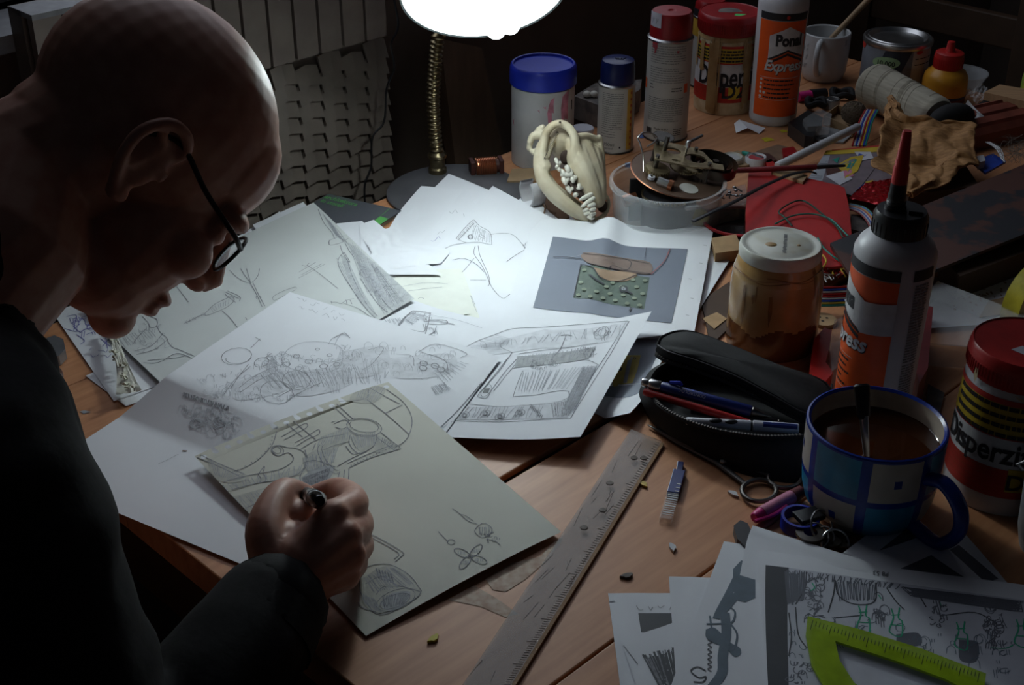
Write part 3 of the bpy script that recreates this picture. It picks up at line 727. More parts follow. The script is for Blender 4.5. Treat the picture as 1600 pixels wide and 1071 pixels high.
Ln(.0008, 'pencil', z5(955, 8, 1000, 50, 1058, 72, 1095, 40, 1105, 0), z5(1010, 0, 1035, 40, 1062, 72), z5(1058, 72, 1085, 120, 1118, 192), z5(1072, 70, 1100, 130, 1132, 188), z5(1040, 0, 1060, 70), z5(730, 275, 780, 250, 832, 226), z5(832, 226, 880, 180, 940, 150, 965, 140, 978, 160, 940, 195, 880, 222, 838, 236, 832, 226), z5(932, 128, 985, 170), z5(935, 118, 1000, 150), z5(945, 112, 1005, 140, 1005, 165), z5(918, 212, 955, 245, 1000, 302), z5(690, 90, 750, 168), z5(1035, 245, 1042, 258))
s.ellp(*z5(1100, 145)[0], 4, 3); s.hatch(z5(730, 262, 830, 218, 835, 232, 738, 280), 12, jit=.1); s.hatch(z5(850, 200, 960, 150, 950, 180, 870, 220), 8)
Ln(.0008, 'pencil', z5(520, 200, 560, 240, 592, 255, 590, 290, 560, 295, 548, 270, 520, 240), z5(590, 285, 610, 320, 640, 345, 650, 370, 672, 395, 700, 405, 785, 440), z5(480, 412, 560, 390, 610, 340, 622, 325), z5(490, 430, 580, 405, 640, 360), z5(500, 470, 600, 470, 690, 425, 770, 450), z5(470, 380, 500, 340, 540, 300), z5(545, 460, 700, 445, 760, 425))
s.fuss(z5(500, 240, 600, 260, 660, 400, 480, 420), 14, 10); s.hatch(z5(380, 330, 560, 300, 600, 340, 430, 400), 12, 'pencil_light')
s.build('drawing_sheet', 'large grey-white sheet with pencil pipes and a vase, under the bowed face', group=PG)
# right stack below the lamp base
Sheet([[(701, 272, .0155), (845, 330, .004)], [(590, 380), (750, 450)]], z=.0022, seed=6).build('drawing_sheet', 'blank white sheet with the topmost corner, against the lamp base', group=PG)
s = Sheet([[(658, 292, .0165), (760, 300, .016)], [(622, 335, .006), (760, 350, .010)], [(585, 398), (740, 420)]], z=.004, seed=7, wav=.001); s.build('drawing_sheet', 'blank white sheet with a curled left edge beside the grey book', group=PG)
s = Sheet([[(733, 287, .018), (860, 350, .005)], [(640, 400), (790, 460)]], z=.0052, seed=8); s.scrawl(z6(965, 235)[0], (.8, .35), (.2, -.9), 2, 14); s.scrawl(z6(870, 385)[0], (.9, -.3), (.2, -.8), 1, 12, 'ink_blue'); s.scrawl(z6(905, 348)[0], (.9, -.3), (.2, -.8), 1, 12); s.build('drawing_sheet', 'white sheet with a few scrawls, behind the cap sketch', group=PG)
Sheet([[(844, 304), (910, 352)], [(790, 380), (850, 430)]], z=.003, seed=9).build('drawing_sheet', 'blank white sheet nearest the animal skull, flecked with brown crumbs', group=PG)
Sheet([[(822, 298), (880, 350)], [(760, 380), (820, 430)]], z=.0045, seed=10).build('drawing_sheet', 'blank white sheet tip between the cap sketch and the crumb-flecked sheet', group=PG)
s = Sheet([[(770, 291, .0195), (905, 365, .0064)], [(632, 440), (800, 540)]], z=.0064, seed=11, nv=30)
Ln(.0008, 'pencil', z6(1000, 362, 1035, 318, 1082, 272, 1095, 275, 1118, 300, 1168, 330, 1178, 385, 1170, 392, 1110, 380, 1050, 382, 1000, 362), z6(1010, 370, 1090, 285), z6(945, 412, 985, 395, 1050, 383), z6(1170, 342, 1230, 335, 1285, 345, 1335, 395, 1350, 410), z6(1110, 398, 1120, 450, 1160, 540, 1175, 600, 1230, 660, 1270, 640), z6(1095, 400, 1090, 440, 1130, 500, 1165, 580, 1160, 600), z6(980, 470, 1040, 462, 1100, 490, 1140, 530), z6(1340, 420, 1290, 450, 1250, 480), z6(1070, 570, 1150, 570), z6(1090, 460, 1050, 510, 1030, 530))
s.ellp(*z6(1072, 354)[0], 3.5, 3.5, w=.002); s.ellp(*z6(1130, 352)[0], 5, 2, .5); s.hatch(z6(1005, 355, 1085, 275, 1100, 285, 1020, 368), 16, 'pencil'); s.hatch(z6(1090, 285, 1170, 335, 1170, 385, 1060, 370), 14); s.hatch(z6(1330, 395, 1360, 370, 1365, 410, 1345, 420), 8, 'pencil')
s.build('drawing_sheet', 'white sheet with a small pencilled peaked cap, left of the printed purse', group=PG)
Sheet([[(526, 350, .0105), (566, 346, .0105)], [(500, 440), (640, 430)]], z=.0105, seed=12).build('drawing_sheet', 'blank white sheet edge just below the grey book, left of the green patch', group=PG)
Sheet([[(562, 352, .0115), (584, 344, .0115)], [(566, 430), (690, 430)]], z=.0115, seed=13).build('drawing_sheet', 'small blank white sheet corner pointing at the green patch', group=PG)
s = Sheet([[(565, 372), (622, 352)], [(575, 386, .0122), (630, 366, .0122)], [(580, 398, .0118), (640, 378, .0118)], [(570, 408), (700, 392)], [(590, 425), (690, 412)]], z=.0108, seed=14, wav=.0012, wf=30); s.build('drawing_sheet', 'crumpled white scrap of paper below the grey book', group=PG)
s = Sheet([[(565, 400), (698, 392)], [(620, 480, .0066), (737, 470, .0066)]], z=.0085, seed=15); s.build('drawing_sheet', 'blank white slip of paper left of the cap sketch', group=PG)
s = Sheet([[(600, 425), (722, 420)], [(640, 500, .0075), (752, 505, .0072)]], z=.0090, mat='paper_yellow', seed=16)
Ln(.0006, 'pencil_light', z6(600, 630, 740, 600, 860, 582, 960, 590), z6(760, 625, 850, 612, 930, 605), z6(680, 535, 695, 560), z6(690, 540, 685, 560)); s.hatch(z6(1068, 640, 1080, 640, 1140, 730, 1100, 730), 5)
s.build('drawing_sheet', 'pale yellow sheet with faint curved lines, in the middle of the heap', group=PG)
s = Sheet([[(640, 455), (733, 455)], [(650, 500, .0080), (735, 492, .0078)]], z=.0085, mat='paper_yellow', seed=17); s.ellp(*z6(825, 664)[0], 4, 2, 0, 3, 6.2); s.build('sticky_note', 'pale yellow slip lying on the yellow sheet', cat='note', group=None)
# printed photos
Sheet([[(1105, 390), (1150, 391)], [(1060, 470), (1096, 480)], [(1030, 560), (1050, 560)]], z=.004, seed=18).build('drawing_sheet', 'blank white sheet tip sticking out right of the printed purse', group=PG)
s = Sheet([[(905, 520), (1062, 522)], [(880, 600, .002), (1028, 575, .004)], [(905, 632, .001), (1005, 622, .010)], [(945, 655, .001), (985, 646, .014)]], z=.004, seed=19)
s.quad([(880, 529), (1040, 529), (1010, 600), (880, 605)], 'print_grey'); s.blob([(885, 600), (960, 604), (1009, 600), (1002, 612), (975, 622), (930, 618), (890, 610)], 'print_grey')
s.blob(z8(610, 770, 718, 770, 700, 850, 672, 925, 600, 935, 560, 900, 575, 850, 600, 810), 'print_yellow', .00026, False); s.blob(z8(650, 775, 675, 775, 640, 925, 620, 925), 'print_mid', .00028, False); s.blob(z8(575, 850, 605, 835, 600, 850, 615, 835, 610, 855, 580, 862), 'print_dark', .0003); s.blob(z8(560, 905, 600, 915, 590, 940, 565, 945), 'print_yellow', .00027); s.ellp(*z8(684, 788)[0], 1.5, 1.5, w=.001, mat='print_dark')
s.build('printed_photo', 'printed photo of a yellow object, half under the pencil case', cat='photo', group='printed photos in the heap')
s = Sheet([[(835, 343), (1115, 358)], [(802, 448), (1102, 430)], [(766, 556), (1085, 519)]], z=.0105, seed=20, nu=34, wav=.0006)
_r = s.raw
def _fold(u, v, _r=_r):
    p = _r(u, v); p.z += .010*math.exp(-((u-.43)/.07)**2)*max(0, 1-v*1.1)+.004*sin(u*9)*max(0, .6-v); return p
s.raw = _fold
s.quad(z8(228, 108, 980, 178, 890, 592, 117, 505), 'print_grey', 24, .0005)
s.quad(z8(385, 270, 768, 338, 737, 515, 342, 452), 'print_teal', 18, .0008)
s.blob(z8(458, 285, 540, 300, 640, 310, 700, 325, 640, 360, 560, 362, 490, 335), 'print_tan', .0014)
s.blob(z8(400, 202, 470, 205, 640, 235, 770, 258, 770, 322, 650, 310, 520, 285, 430, 262, 385, 225), 'print_brown', .0016)
s.le = .0019
for x, y in ((385, 370), (405, 408), (372, 440), (436, 447), (545, 433), (524, 393), (506, 457), (575, 470), (642, 487), (682, 458), (610, 395), (728, 433), (712, 497), (695, 395), (405, 300), (620, 440), (742, 360), (470, 420), (675, 355), (560, 372)): s.ellp(*z8(x, y)[0], 2.0, 1.6, w=.0028, mat='print_dot', n=8)
s.ellp(*z8(622, 407)[0], 5.5, 5, w=.0022, mat='print_dark'); s.ellp(*z8(622, 407)[0], 2, 2, w=.0018, mat='print_mid'); s.line(z8(435, 325, 470, 355, 510, 380), .003, 'print_dark'); s.line(z8(640, 420, 670, 435), .003, 'print_dark')
s.line(z8(880, 185, 850, 250, 775, 325), .0012, 'print_red'); s.line(z8(230, 228, 320, 230, 385, 240), .0014, 'print_dark'); s.line(z8(320, 230, 350, 225, 390, 215), .0008, 'print_mid'); s.line(z8(385, 268, 450, 285, 500, 350, 600, 362, 700, 325), .0012, 'print_dark'); s.line(z8(345, 450, 385, 268), .0012, 'print_dark'); s.line(z8(630, 240, 665, 260, 640, 300, 560, 275, 530, 300), .0009, 'print_dark'); s.line(z8(750, 175, 740, 235), .0006, 'print_dark'); s.line(z8(665, 510, 655, 530), .0016, 'print_dark'); s.line(z8(400, 208, 560, 228, 765, 265), .0008, 'print_dark'); s.line(z8(430, 262, 560, 292, 770, 322), .0010, 'print_dark')
for x, y in ((1045, 262), (1068, 162), (995, 458), (970, 553), (985, 350)): s.line(z8(x, y, x+18, y+3), .0008, 'pencil')
s.build('printed_photo', 'printed photo of a green dotted purse with brown flap on a creased sheet', cat='photo', group='printed photos in the heap')
# sheet with the control room drawing, right corner lifted
s = Sheet([[(592, 452), (700, 462), (1018, 487)][::2], [(570, 560), (968, 580)], [(560, 690), (907, 683)]], z=.012, seed=21, nu=40, nv=26)
R_ = [[(590, 450, .011), (705, 488, .012), (800, 503, .013), (905, 507, .018), (1018, 487, .030)], [(575, 570, .011), (690, 580, .012), (780, 590, .013), (870, 592, .015), (962, 587, .022)], [(560, 688, .009), (690, 684, .010), (760, 686, .012), (830, 687, .014), (907, 683, .018)]]
_c = [[T(*q) for q in r] for r in R_]
def _rw(u, v, _c=_c):
    def row(k):
        P = _c[k]; x = min(max(u, 0), 1)*4; i = min(int(x), 3); t = x-i+(u-min(max(u, 0), 1))*4; a = P[i-1] if i else P[0]*2-P[1]; b = P[i]; c = P[i+1]; d = P[i+2] if i < 3 else P[4]*2-P[3]
        return 0.5*((2*b)+(c-a)*t+(2*a-5*b+4*c-d)*t*t+(3*b-a-3*c+d)*t**3)
    A, B_, C_ = row(0), row(1), row(2); return A*(2*(v-.5)*(v-1))+B_*(4*v*(1-v))+C_*(2*v*(v-.5))
s.raw = _rw
Ln(.0007, 'pencil', z7(640, 300, 700, 268, 780, 238, 860, 212, 1000, 205, 1200, 190, 1375, 178), z7(1380, 178, 1300, 320, 1200, 480, 1118, 612), z7(1365, 185, 1290, 310, 1180, 480, 1110, 600), z7(560, 622, 800, 628, 1000, 618, 1118, 612),
   z7(885, 325, 1000, 308, 1100, 298, 1240, 275), z7(862, 388, 960, 375, 1100, 362, 1190, 352, 1245, 374), z7(820, 272, 805, 282, 812, 298, 858, 318), z7(858, 318, 800, 400, 740, 470, 705, 510, 718, 520, 745, 520, 770, 480, 830, 400, 880, 345), z7(840, 340, 770, 430, 710, 500), z7(895, 342, 840, 410, 775, 490), z7(660, 548, 800, 560, 900, 555, 1040, 545, 1110, 520), z7(860, 515, 960, 508, 1060, 490, 1110, 490), z7(905, 400, 880, 460, 862, 515), z7(640, 545, 560, 620), z7(660, 548, 640, 570), z7(1110, 490, 1112, 525, 1090, 560))
for q_ in ((1160, 385, 1240, 375, 1115, 600, 1070, 600), (720, 285, 1000, 215, 980, 300, 760, 330), (1000, 215, 1370, 183, 1335, 260, 980, 300), (650, 562, 900, 556, 880, 616, 605, 618), (900, 556, 1108, 528, 1105, 608, 880, 616)): s.quad(z7(*q_), 'shade_white', 14, .0003)
s.quad(z7(880, 335, 1230, 292, 1200, 345, 868, 385), 'pencil_shade', 14, .0004); s.le = .0007
s.hatch(z7(1180, 375, 1240, 372, 1130, 590, 1075, 590), 26); s.hatch(z7(880, 335, 1230, 290, 1200, 345, 870, 385), 34); s.hatch(z7(700, 280, 1350, 190, 1330, 250, 700, 300), 30); s.hatch(z7(640, 298, 780, 240, 860, 260, 820, 310), 12); s.hatch(z7(650, 560, 1000, 555, 980, 615, 600, 615), 20); s.hatch(z7(1030, 545, 1105, 530, 1110, 605, 1040, 610), 16, 'pencil'); s.hatch(z7(900, 400, 1180, 380, 1100, 485, 880, 500), 18)
for x, y in ((645, 600), (738, 592), (803, 606), (893, 590)): s.ellp(*z7(x, y)[0], 8, 5, -.3); s.ellp(*z7(x, y)[0], 3, 2.5, 0, w=.0018)
s.quad(z7(735, 478, 760, 478, 750, 500, 725, 500), 'print_dark', 2); s.ellp(*z7(742, 490)[0], 11, 6, -.9)
s.ellp(*z7(1256, 232)[0], 13, 8, -.6); s.ellp(*z7(1260, 230)[0], 7, 5, -.6); s.fuss(z7(1225, 210, 1290, 210, 1280, 250, 1220, 255), 7, 8, 'pencil')
s.fuss(z7(1170, 290, 1235, 290, 1230, 345, 1170, 345), 14, 9, 'pencil'); s.fuss(z7(950, 350, 1070, 350, 1060, 390, 950, 390), 18, 8, 'pencil'); s.line(z7(1075, 245, 1100, 240, 1125, 245), .0012); s.line(z7(1100, 240, 1075, 300, 1040, 340), .0009)
for k in range(9): s.line(z7(930+k*6, 555+k*6, 945+k*6, 552+k*6, 938+k*6, 568+k*6), .0006)
Ln(.0010, 'pencil', z6(700, 812, 735, 765, 782, 725), z6(700, 812, 780, 840, 842, 858), z6(842, 858, 858, 800, 872, 735), z6(782, 725, 830, 728, 872, 738), z6(715, 800, 760, 745, 800, 735), z6(745, 812, 835, 830, 850, 790), z6(840, 780, 900, 775, 950, 785, 992, 792), z6(865, 770, 945, 772, 950, 790, 860, 790), z6(842, 858, 890, 830, 898, 815), z6(860, 850, 895, 850))
s.hatch(z6(705, 805, 780, 830, 840, 850, 770, 835), 10, 'pencil'); s.hatch(z6(735, 770, 790, 730, 860, 745, 780, 800), 14); s.fuss(z6(830, 740, 890, 750, 890, 850, 830, 850), 10, 8, 'pencil'); s.line(z6(870, 745, 1000, 770, 1130, 812), .0005, 'pencil_light'); s.hatch(z6(640, 770, 720, 755, 740, 790, 660, 800), 8)
s.build('drawing_sheet', 'white sheet with a shaded room drawing, right corner lifted over the table', group=PG)
# folded sheet with the walking city
s = Sheet([[(453, 457, .0150), (783, 559, .0165)], [(260, 589, .026), (640, 754, .008)], [(188, 652, .004), (590, 812, .005)], [(45, 745, .003), (480, 925, .002)]], smooth=False, seed=22, wav=.0004, nu=30, nv=45)
for q_ in ((960, 580, 1200, 500, 1260, 600, 1000, 660), (1240, 520, 1500, 500, 1560, 580, 1300, 640)): s.blob(z5(*q_), 'shade_white', .0003)
for q_ in ((420, 930, 640, 900, 640, 1030, 380, 1060), (660, 960, 980, 940, 960, 1040, 700, 1060)): s.blob(z6(*q_), 'shade_white', .0003)
s.le = .0005
Ln(.0006, 'pencil_light', z5(1212, 495, 1222, 440, 1262, 395, 1330, 370, 1420, 368, 1500, 388, 1522, 430, 1505, 492, 1440, 522), z5(1215, 470, 1260, 500, 1340, 520, 1440, 520, 1500, 500), z5(1240, 430, 1330, 455, 1460, 470, 1515, 455), z5(1480, 385, 1500, 345, 1530, 320), z5(1450, 380, 1470, 350, 1520, 330, 1545, 340))
for x, y, a in ((1290, 440, 5), (1352, 466, 6), (1425, 490, 6), (1455, 435, 4), (1395, 405, 3), (1300, 500, 5), (1240, 480, 6), (1490, 480, 5)): s.ellp(*z5(x, y)[0], a, a*.6, -.1)
s.ellp(*z5(990, 440)[0], 24, 13, -.15); s.ellp(*z5(1000, 450)[0], 20, 8, -.1, 0, 3.4); s.ellp(*z5(1115, 470)[0], 12, 7, -.3); s.ellp(*z5(1290, 560)[0], 22, 15, .1); s.ellp(*z5(1190, 620)[0], 26, 18, .1)
Ln(.0006, 'pencil', z5(1060, 400, 1090, 370, 1108, 352), z5(1085, 345, 1112, 362), z5(1130, 450, 1165, 425), z5(1000, 600, 1080, 540, 1160, 500, 1220, 480), z5(1010, 620, 1100, 560, 1190, 520), z5(920, 640, 980, 560, 1060, 490), z5(960, 600, 1010, 530, 1050, 480), z5(1240, 660, 1330, 610, 1420, 570), z5(1200, 640, 1280, 600, 1320, 590))
s.fuss(z5(760, 560, 1180, 450, 1260, 660, 900, 650), 70, 11, 'pencil_faint'); s.fuss(z5(1200, 510, 1560, 400, 1600, 600, 1250, 650), 55, 11, 'pencil_faint'); s.fuss(z6(420, 900, 1000, 900, 960, 1060, 250, 1060), 85, 12, 'pencil_faint'); s.fuss(z6(0, 960, 300, 930, 300, 1060, 0, 1060), 24, 10, 'pencil_faint'); s.fuss(z6(60, 940, 160, 930, 160, 1040, 60, 1040), 20, 9)
Ln(.0006, 'pencil', z6(810, 930, 900, 890, 1050, 935, 1020, 960), z6(820, 930, 940, 970, 960, 1020), z6(810, 985, 900, 1000, 970, 1040), z6(560, 920, 620, 905, 635, 920, 580, 990, 530, 1020), z6(390, 860, 440, 835, 470, 860), z6(700, 940, 780, 950, 790, 1000))
for x, y in ((838, 988), (895, 1000), (925, 1018), (835, 1010)): s.ellp(*z6(x, y)[0], 6, 4, .2, w=.001)
s.hatch(z4(905, 110, 960, 90, 990, 120, 930, 145), 14); s.hatch(z4(920, 60, 1020, 10, 1060, 20, 960, 110), 10); s.hatch(z4(250, 60, 700, 20, 720, 100, 300, 120), 40); s.hatch(z5(720, 615, 960, 690, 950, 715, 720, 640), 46, 'pencil', .0007)
s.fuss(z5(700, 660, 1000, 720, 980, 860, 740, 780), 46, 14); s.fuss(z5(780, 680, 1000, 740, 960, 870, 760, 800), 22, 16)
s.scrawl(z6(205, 668)[0], (.9, .32), (.1, -.9), 5, 9, 'pencil_light'); s.scrawl(z6(215, 705)[0], (.9, .32), (.1, -.9), 5, 9, 'pencil_light'); s.line(z5(600, 978, 640, 960, 700, 930), .0005, 'pencil_light'); s.line(z5(720, 912, 742, 914), .0014, 'scrap_brown')
s.line(z7(525, 665, 640, 550, 810, 345), .0009, 'pencil'); s.scrawl(z7(530, 668)[0], (.8, -.5), (.2, -.8), 2, 9, 'pencil_light')
s.build('drawing_sheet', 'folded white sheet with a busy pencil city of domes, under the torn sketch page', group=PG)
# the page being drawn on, torn out of a spiral pad
s = Sheet([[(303, 713, .013), (606, 597, .024)], [(572, 995, .0015), (877, 832, .004)]], mat='paper_cream', seed=23, bow=.003, wav=.0004, nu=26, nv=34)
Ln(.0008, 'pencil', z4(20, 378, 100, 412, 182, 450), z4(32, 368, 110, 405, 200, 442), z4(322, 280, 305, 330, 260, 380, 215, 410, 160, 432), z4(100, 478, 180, 455, 250, 440, 330, 425, 375, 400, 385, 378, 365, 360, 330, 372, 310, 362, 302, 345), z4(110, 512, 190, 490, 260, 474, 340, 462, 405, 440, 432, 405, 430, 365, 400, 345, 360, 340, 330, 332, 305, 345),
   z4(180, 580, 230, 560, 300, 520), z4(195, 610, 250, 585, 310, 545), z4(250, 440, 262, 460, 258, 476), z4(268, 436, 280, 456, 278, 472), z4(255, 438, 275, 412, 272, 432))
s.ellp(*z4(325, 352)[0], 10, 8, .3); s.ellp(*z4(322, 350)[0], 7, 5, .3)
s.ellp(*z4(655, 262)[0], 28, 13.5, .15); s.ellp(*z4(655, 258)[0], 23, 10, .15); s.ellp(*z4(652, 275)[0], 24, 10, .15, 0, pi); s.ellp(*z4(520, 385)[0], 11, 26, -.6, 1.5, 4.8); s.ellp(*z4(530, 380)[0], 9, 23, -.6, 1.5, 4.8)
Ln(.0008, 'pencil', z4(600, 295, 598, 325, 620, 355, 645, 362, 690, 335, 705, 300), z4(500, 350, 550, 330, 600, 318), z4(552, 412, 600, 385, 665, 355), z4(585, 335, 610, 365, 640, 360), z4(597, 418, 680, 380, 795, 345), z4(592, 400, 690, 358, 765, 330), z4(740, 120, 800, 165, 832, 215, 835, 262, 815, 310, 775, 340), z4(670, 110, 700, 128, 790, 175), z4(665, 158, 740, 215, 825, 290), z4(735, 210, 800, 178), z4(560, 165, 660, 155, 670, 120), z4(720, 285, 790, 340), z4(700, 300, 770, 352), z4(535, 182, 600, 240), z4(550, 175, 612, 232),
   z4(540, 250, 580, 235, 600, 250), z4(545, 262, 570, 270, 590, 262), z4(530, 245, 545, 240), z4(340, 300, 400, 265, 432, 248, 438, 262, 400, 285, 350, 312), z4(392, 322, 440, 296, 480, 272, 482, 290, 440, 308, 398, 335), z4(415, 345, 480, 310, 580, 290), z4(360, 250, 420, 300), z4(385, 240, 470, 310), z4(597, 420, 592, 470, 560, 510, 520, 530), z4(562, 432, 548, 470, 515, 505), z4(580, 425, 572, 470, 535, 515), z4(420, 400, 470, 390, 545, 415), z4(430, 350, 440, 400, 410, 455, 440, 510), z4(470, 325, 460, 350))
s.blob(z4(415, 455, 470, 420, 540, 412, 510, 480, 450, 520), 'pencil_shade')
for q_ in ((490, 300, 600, 262, 590, 320, 480, 345), (110, 490, 300, 445, 420, 420, 410, 445, 260, 475, 120, 512), (600, 300, 690, 290, 700, 325, 645, 358), (150, 530, 380, 470, 420, 520, 200, 590), (420, 380, 470, 350, 540, 330, 500, 400, 440, 430), (640, 95, 735, 118, 690, 170, 600, 160), (700, 290, 790, 340, 700, 360), (60, 385, 220, 452, 140, 475, 80, 450)): s.blob(z4(*q_), 'shade_cream')
s.hatch(z4(415, 455, 530, 415, 505, 480, 445, 520), 22, 'pencil', .0006, cross=True); s.hatch(z4(420, 380, 560, 330, 540, 400, 440, 440), 22); s.hatch(z4(490, 300, 600, 260, 590, 320, 470, 340), 12); s.hatch(z4(600, 290, 700, 280, 700, 330, 620, 350), 12); s.hatch(z4(100, 485, 430, 400, 420, 440, 120, 510), 22); s.hatch(z4(60, 380, 220, 450, 150, 470, 90, 450), 12); s.hatch(z4(150, 530, 380, 470, 420, 520, 200, 590), 18); s.hatch(z4(700, 290, 790, 335, 770, 352, 700, 320), 10, 'pencil'); s.hatch(z4(640, 90, 740, 110, 700, 170, 620, 160), 10)
for k in range(14): s.ellp(*z4(605+k*12, 408-k*5.4)[0], .8, .6, n=5, w=.0006)
for k in range(10): a = k/9; s.ellp(*z4(305-130*a*a, 300+125*a)[0], .8, .6, n=5, w=.0006)
Ln(.0007, 'pencil', z4(650, 658, 710, 685, 800, 738, 795, 755, 772, 775), z4(652, 668, 705, 695, 785, 742, 768, 765), z4(640, 832, 660, 800, 700, 785, 760, 788, 830, 830, 872, 885), z4(640, 832, 640, 890, 690, 965, 720, 970), z4(872, 885, 850, 915, 760, 965, 710, 978), z4(660, 860, 720, 830, 770, 860, 840, 880, 870, 890), z4(700, 900, 730, 870, 800, 870), z4(630, 930, 650, 950, 700, 965))
s.blob(z4(645, 840, 720, 795, 790, 800, 868, 884, 840, 920, 720, 970, 650, 930), 'shade_cream'); s.blob(z4(715, 930, 760, 895, 830, 890, 800, 945, 740, 960), 'pencil_shade', .00026); s.ellp(*z4(775, 920)[0], 32, 15, -.35); s.ellp(*z4(772, 925)[0], 25, 10, -.35); s.hatch(z4(720, 900, 830, 895, 800, 940, 730, 955), 20, 'pencil'); s.hatch(z4(650, 830, 760, 790, 850, 860, 690, 900), 24); s.hatch(z4(640, 890, 700, 920, 720, 970, 660, 940), 12)
for k in range(6): s.line(z4(700+k*11, 800+k*4, 712+k*11, 840+k*4), .0012)
for a in (.5, 2.1, 3.7, 5.3): c = z4(1058+38*cos(a), 755+26*sin(a))[0]; s.ellp(*c, 13, 5.5, math.atan2(sin(a)*26, cos(a)*38), w=.0007); s.hatch([(c[0]-6, c[1]-3), (c[0]+6, c[1]-3), (c[0]+6, c[1]+3), (c[0]-6, c[1]+3)], 5)
s.ellp(*z4(1058, 755)[0], 4, 3); Ln(.0006, 'pencil', z4(990, 573, 1015, 590, 1050, 620, 1085, 632), z4(1020, 595, 1040, 600, 1070, 620), z4(1120, 690, 1150, 695, 1172, 712), z4(1085, 640, 1075, 660, 1100, 682, 1130, 672, 1140, 648, 1110, 628, 1085, 640), z4(936, 660, 960, 685, 975, 700))
s.ellp(*z4(985, 700)[0], 6, 4); s.hatch(z4(1085, 640, 1135, 640, 1130, 675, 1090, 675), 9, 'pencil'); s.fuss(z4(1110, 660, 1165, 660, 1170, 700, 1120, 700), 9, 8, 'pencil')
vv = .055; NH = 17; out = [(0, vv)]; holes = []
out.append((0, .004))
for k in range(NH):
    u0 = (k+.5)/NH; rr = .0135
    if k in (1, 4, 6, 8, 10, 12, 14, 15):     # torn through to the edge
        out += [(u0-.006, .0), (u0-.011, .012)]
        out += [(u0+rr*cos(t), .026+rr*.80*sin(t)) for t in [pi-i*pi/6 for i in range(0, 7)]][0:1]+[(u0-rr*.8, .032), (u0, .038), (u0+rr*.8, .032), (u0+rr, .026)]
        out += [(u0+.009, .012), (u0+.004+.008*random.random(), .0)]
    else: holes.append([(u0+rr*cos(t), .026+rr*.78*sin(t)) for t in [2*pi*i/12 for i in range(12)]])
out += [(1, .003), (1, vv)]+[(1-i/26, vv) for i in range(1, 26)]
s.build('sketch_page', 'cream page torn from a spiral pad with pipe sketches, under the drawing hand', cat='paper', group=None, edge0=(vv, out, holes))
# torn strip of perforation with shavings
s = Sheet([[(166, 514, .010), (178, 512, .010)], [(176, 545, .014), (190, 545, .013)], [(183, 585, .012), (205, 582, .013)], [(182, 622, .008), (222, 615, .009)]], mat='paper_cream', seed=24, wav=.003, wf=40, nu=10)
s.build('torn_strip', 'curled cream strip of torn perforations lying on the blue pen sketches', cat='paper scrap', group=None)
m = MB('eraser')
for k in range(46):
    t = random.random(); q = (168+t*32+random.uniform(-6, 10), 515+t*95)
    m.box(T(*q, .012+random.random()*.012), (random.uniform(.002, .006), random.uniform(.0015, .004), .0012), R=Matrix.Rotation(random.uniform(0, 6), 3, V((random.random(), random.random(), 1)).normalized()))
tag(m.build('paper_crumbs'), 'cream paper crumbs heaped along the torn strip', 'crumbs', kind='stuff')
# lower right heap
RG = 'papers in the near right corner'
s = Sheet([[(1412, 793), (1500, 905)], [(1270, 900), (1340, 985)]], z=.006, seed=31); s.quad([(1418, 826), (1436, 848), (1400, 870), (1375, 860)], 'print_grey2', 4); s.build('printed_sheet', 'sheet corner pointing at the checked mug, with a small grey print', group=RG)
s = Sheet([[(1505, 832), (1590, 930)], [(1380, 910), (1450, 1010)]], z=.0018, seed=32); s.quad([(1498, 852), (1560, 905), (1530, 915), (1470, 868)], 'print_grey2', 4); s.build('printed_sheet', 'rightmost sheet corner near the mug handle, with a dark printed strip', group=RG)
s = Sheet([[(1455, 834), (1560, 930)], [(1320, 880), (1400, 970)]], z=.0075, seed=33); s.quad([(1455, 868), (1510, 905), (1490, 920), (1405, 890)], 'print_grey2', 4); s.build('printed_sheet', 'sheet corner with a grey print below the mug handle', group=RG)
s = Sheet([[(1176, 822, .012), (1400, 893, .010)], [(1166, 850, .010), (1400, 940, .008)], [(1150, 930, .004), (1400, 1030, .004)]], seed=34); s.build('printed_sheet', 'blank grey sheet edge below the key ring', group=RG)
s = Sheet([[(950, 928), (1110, 928)], [(975, 1120), (1150, 1120)]], z=.0012, seed=35); s.quad(zr(182, 562, 330, 562, 330, 630, 192, 632), 'print_dark', 4)
s.scrawl(zr(175, 535)[0], (1, 0), (0, 1), 6, 10, 'pencil'); s.line(zr(75, 520, 95, 518), .0012, 'pencil_light'); s.build('printed_sheet', 'leftmost near sheet with mirrored handwriting above a dark print', group=RG)
s = Sheet([[(970, 1002), (1050, 975)], [(1010, 1120), (1120, 1110)]], z=.0024, seed=36); s.hatch(zr(195, 715, 330, 680, 360, 860, 270, 860), 20, 'print_dark', .0016); s.hatch(zr(195, 715, 330, 680, 360, 860, 270, 860), 14, 'pencil', .0012); s.line(zr(115, 665, 180, 750), .0006); s.build('printed_sheet', 'sheet with a hatched grey square, lowest at the near left of its heap', group=RG)
s = Sheet([[(1045, 902), (1130, 904)], [(1060, 1120), (1180, 1120)]], z=.004, seed=37); s.build('printed_sheet', 'blank sheet strip left of the robot arm print', group=RG)
s = Sheet([[(1131, 847, .006), (1330, 880, .006)], [(1085, 970), (1320, 1000)], [(1030, 1125), (1300, 1130)]], z=.006, seed=38)
s.blob(zr(530, 400, 560, 368, 612, 378, 612, 505, 575, 522, 545, 515, 520, 545, 480, 585, 455, 580, 465, 555, 500, 490, 530, 430), 'print_bluegrey', smooth=False)
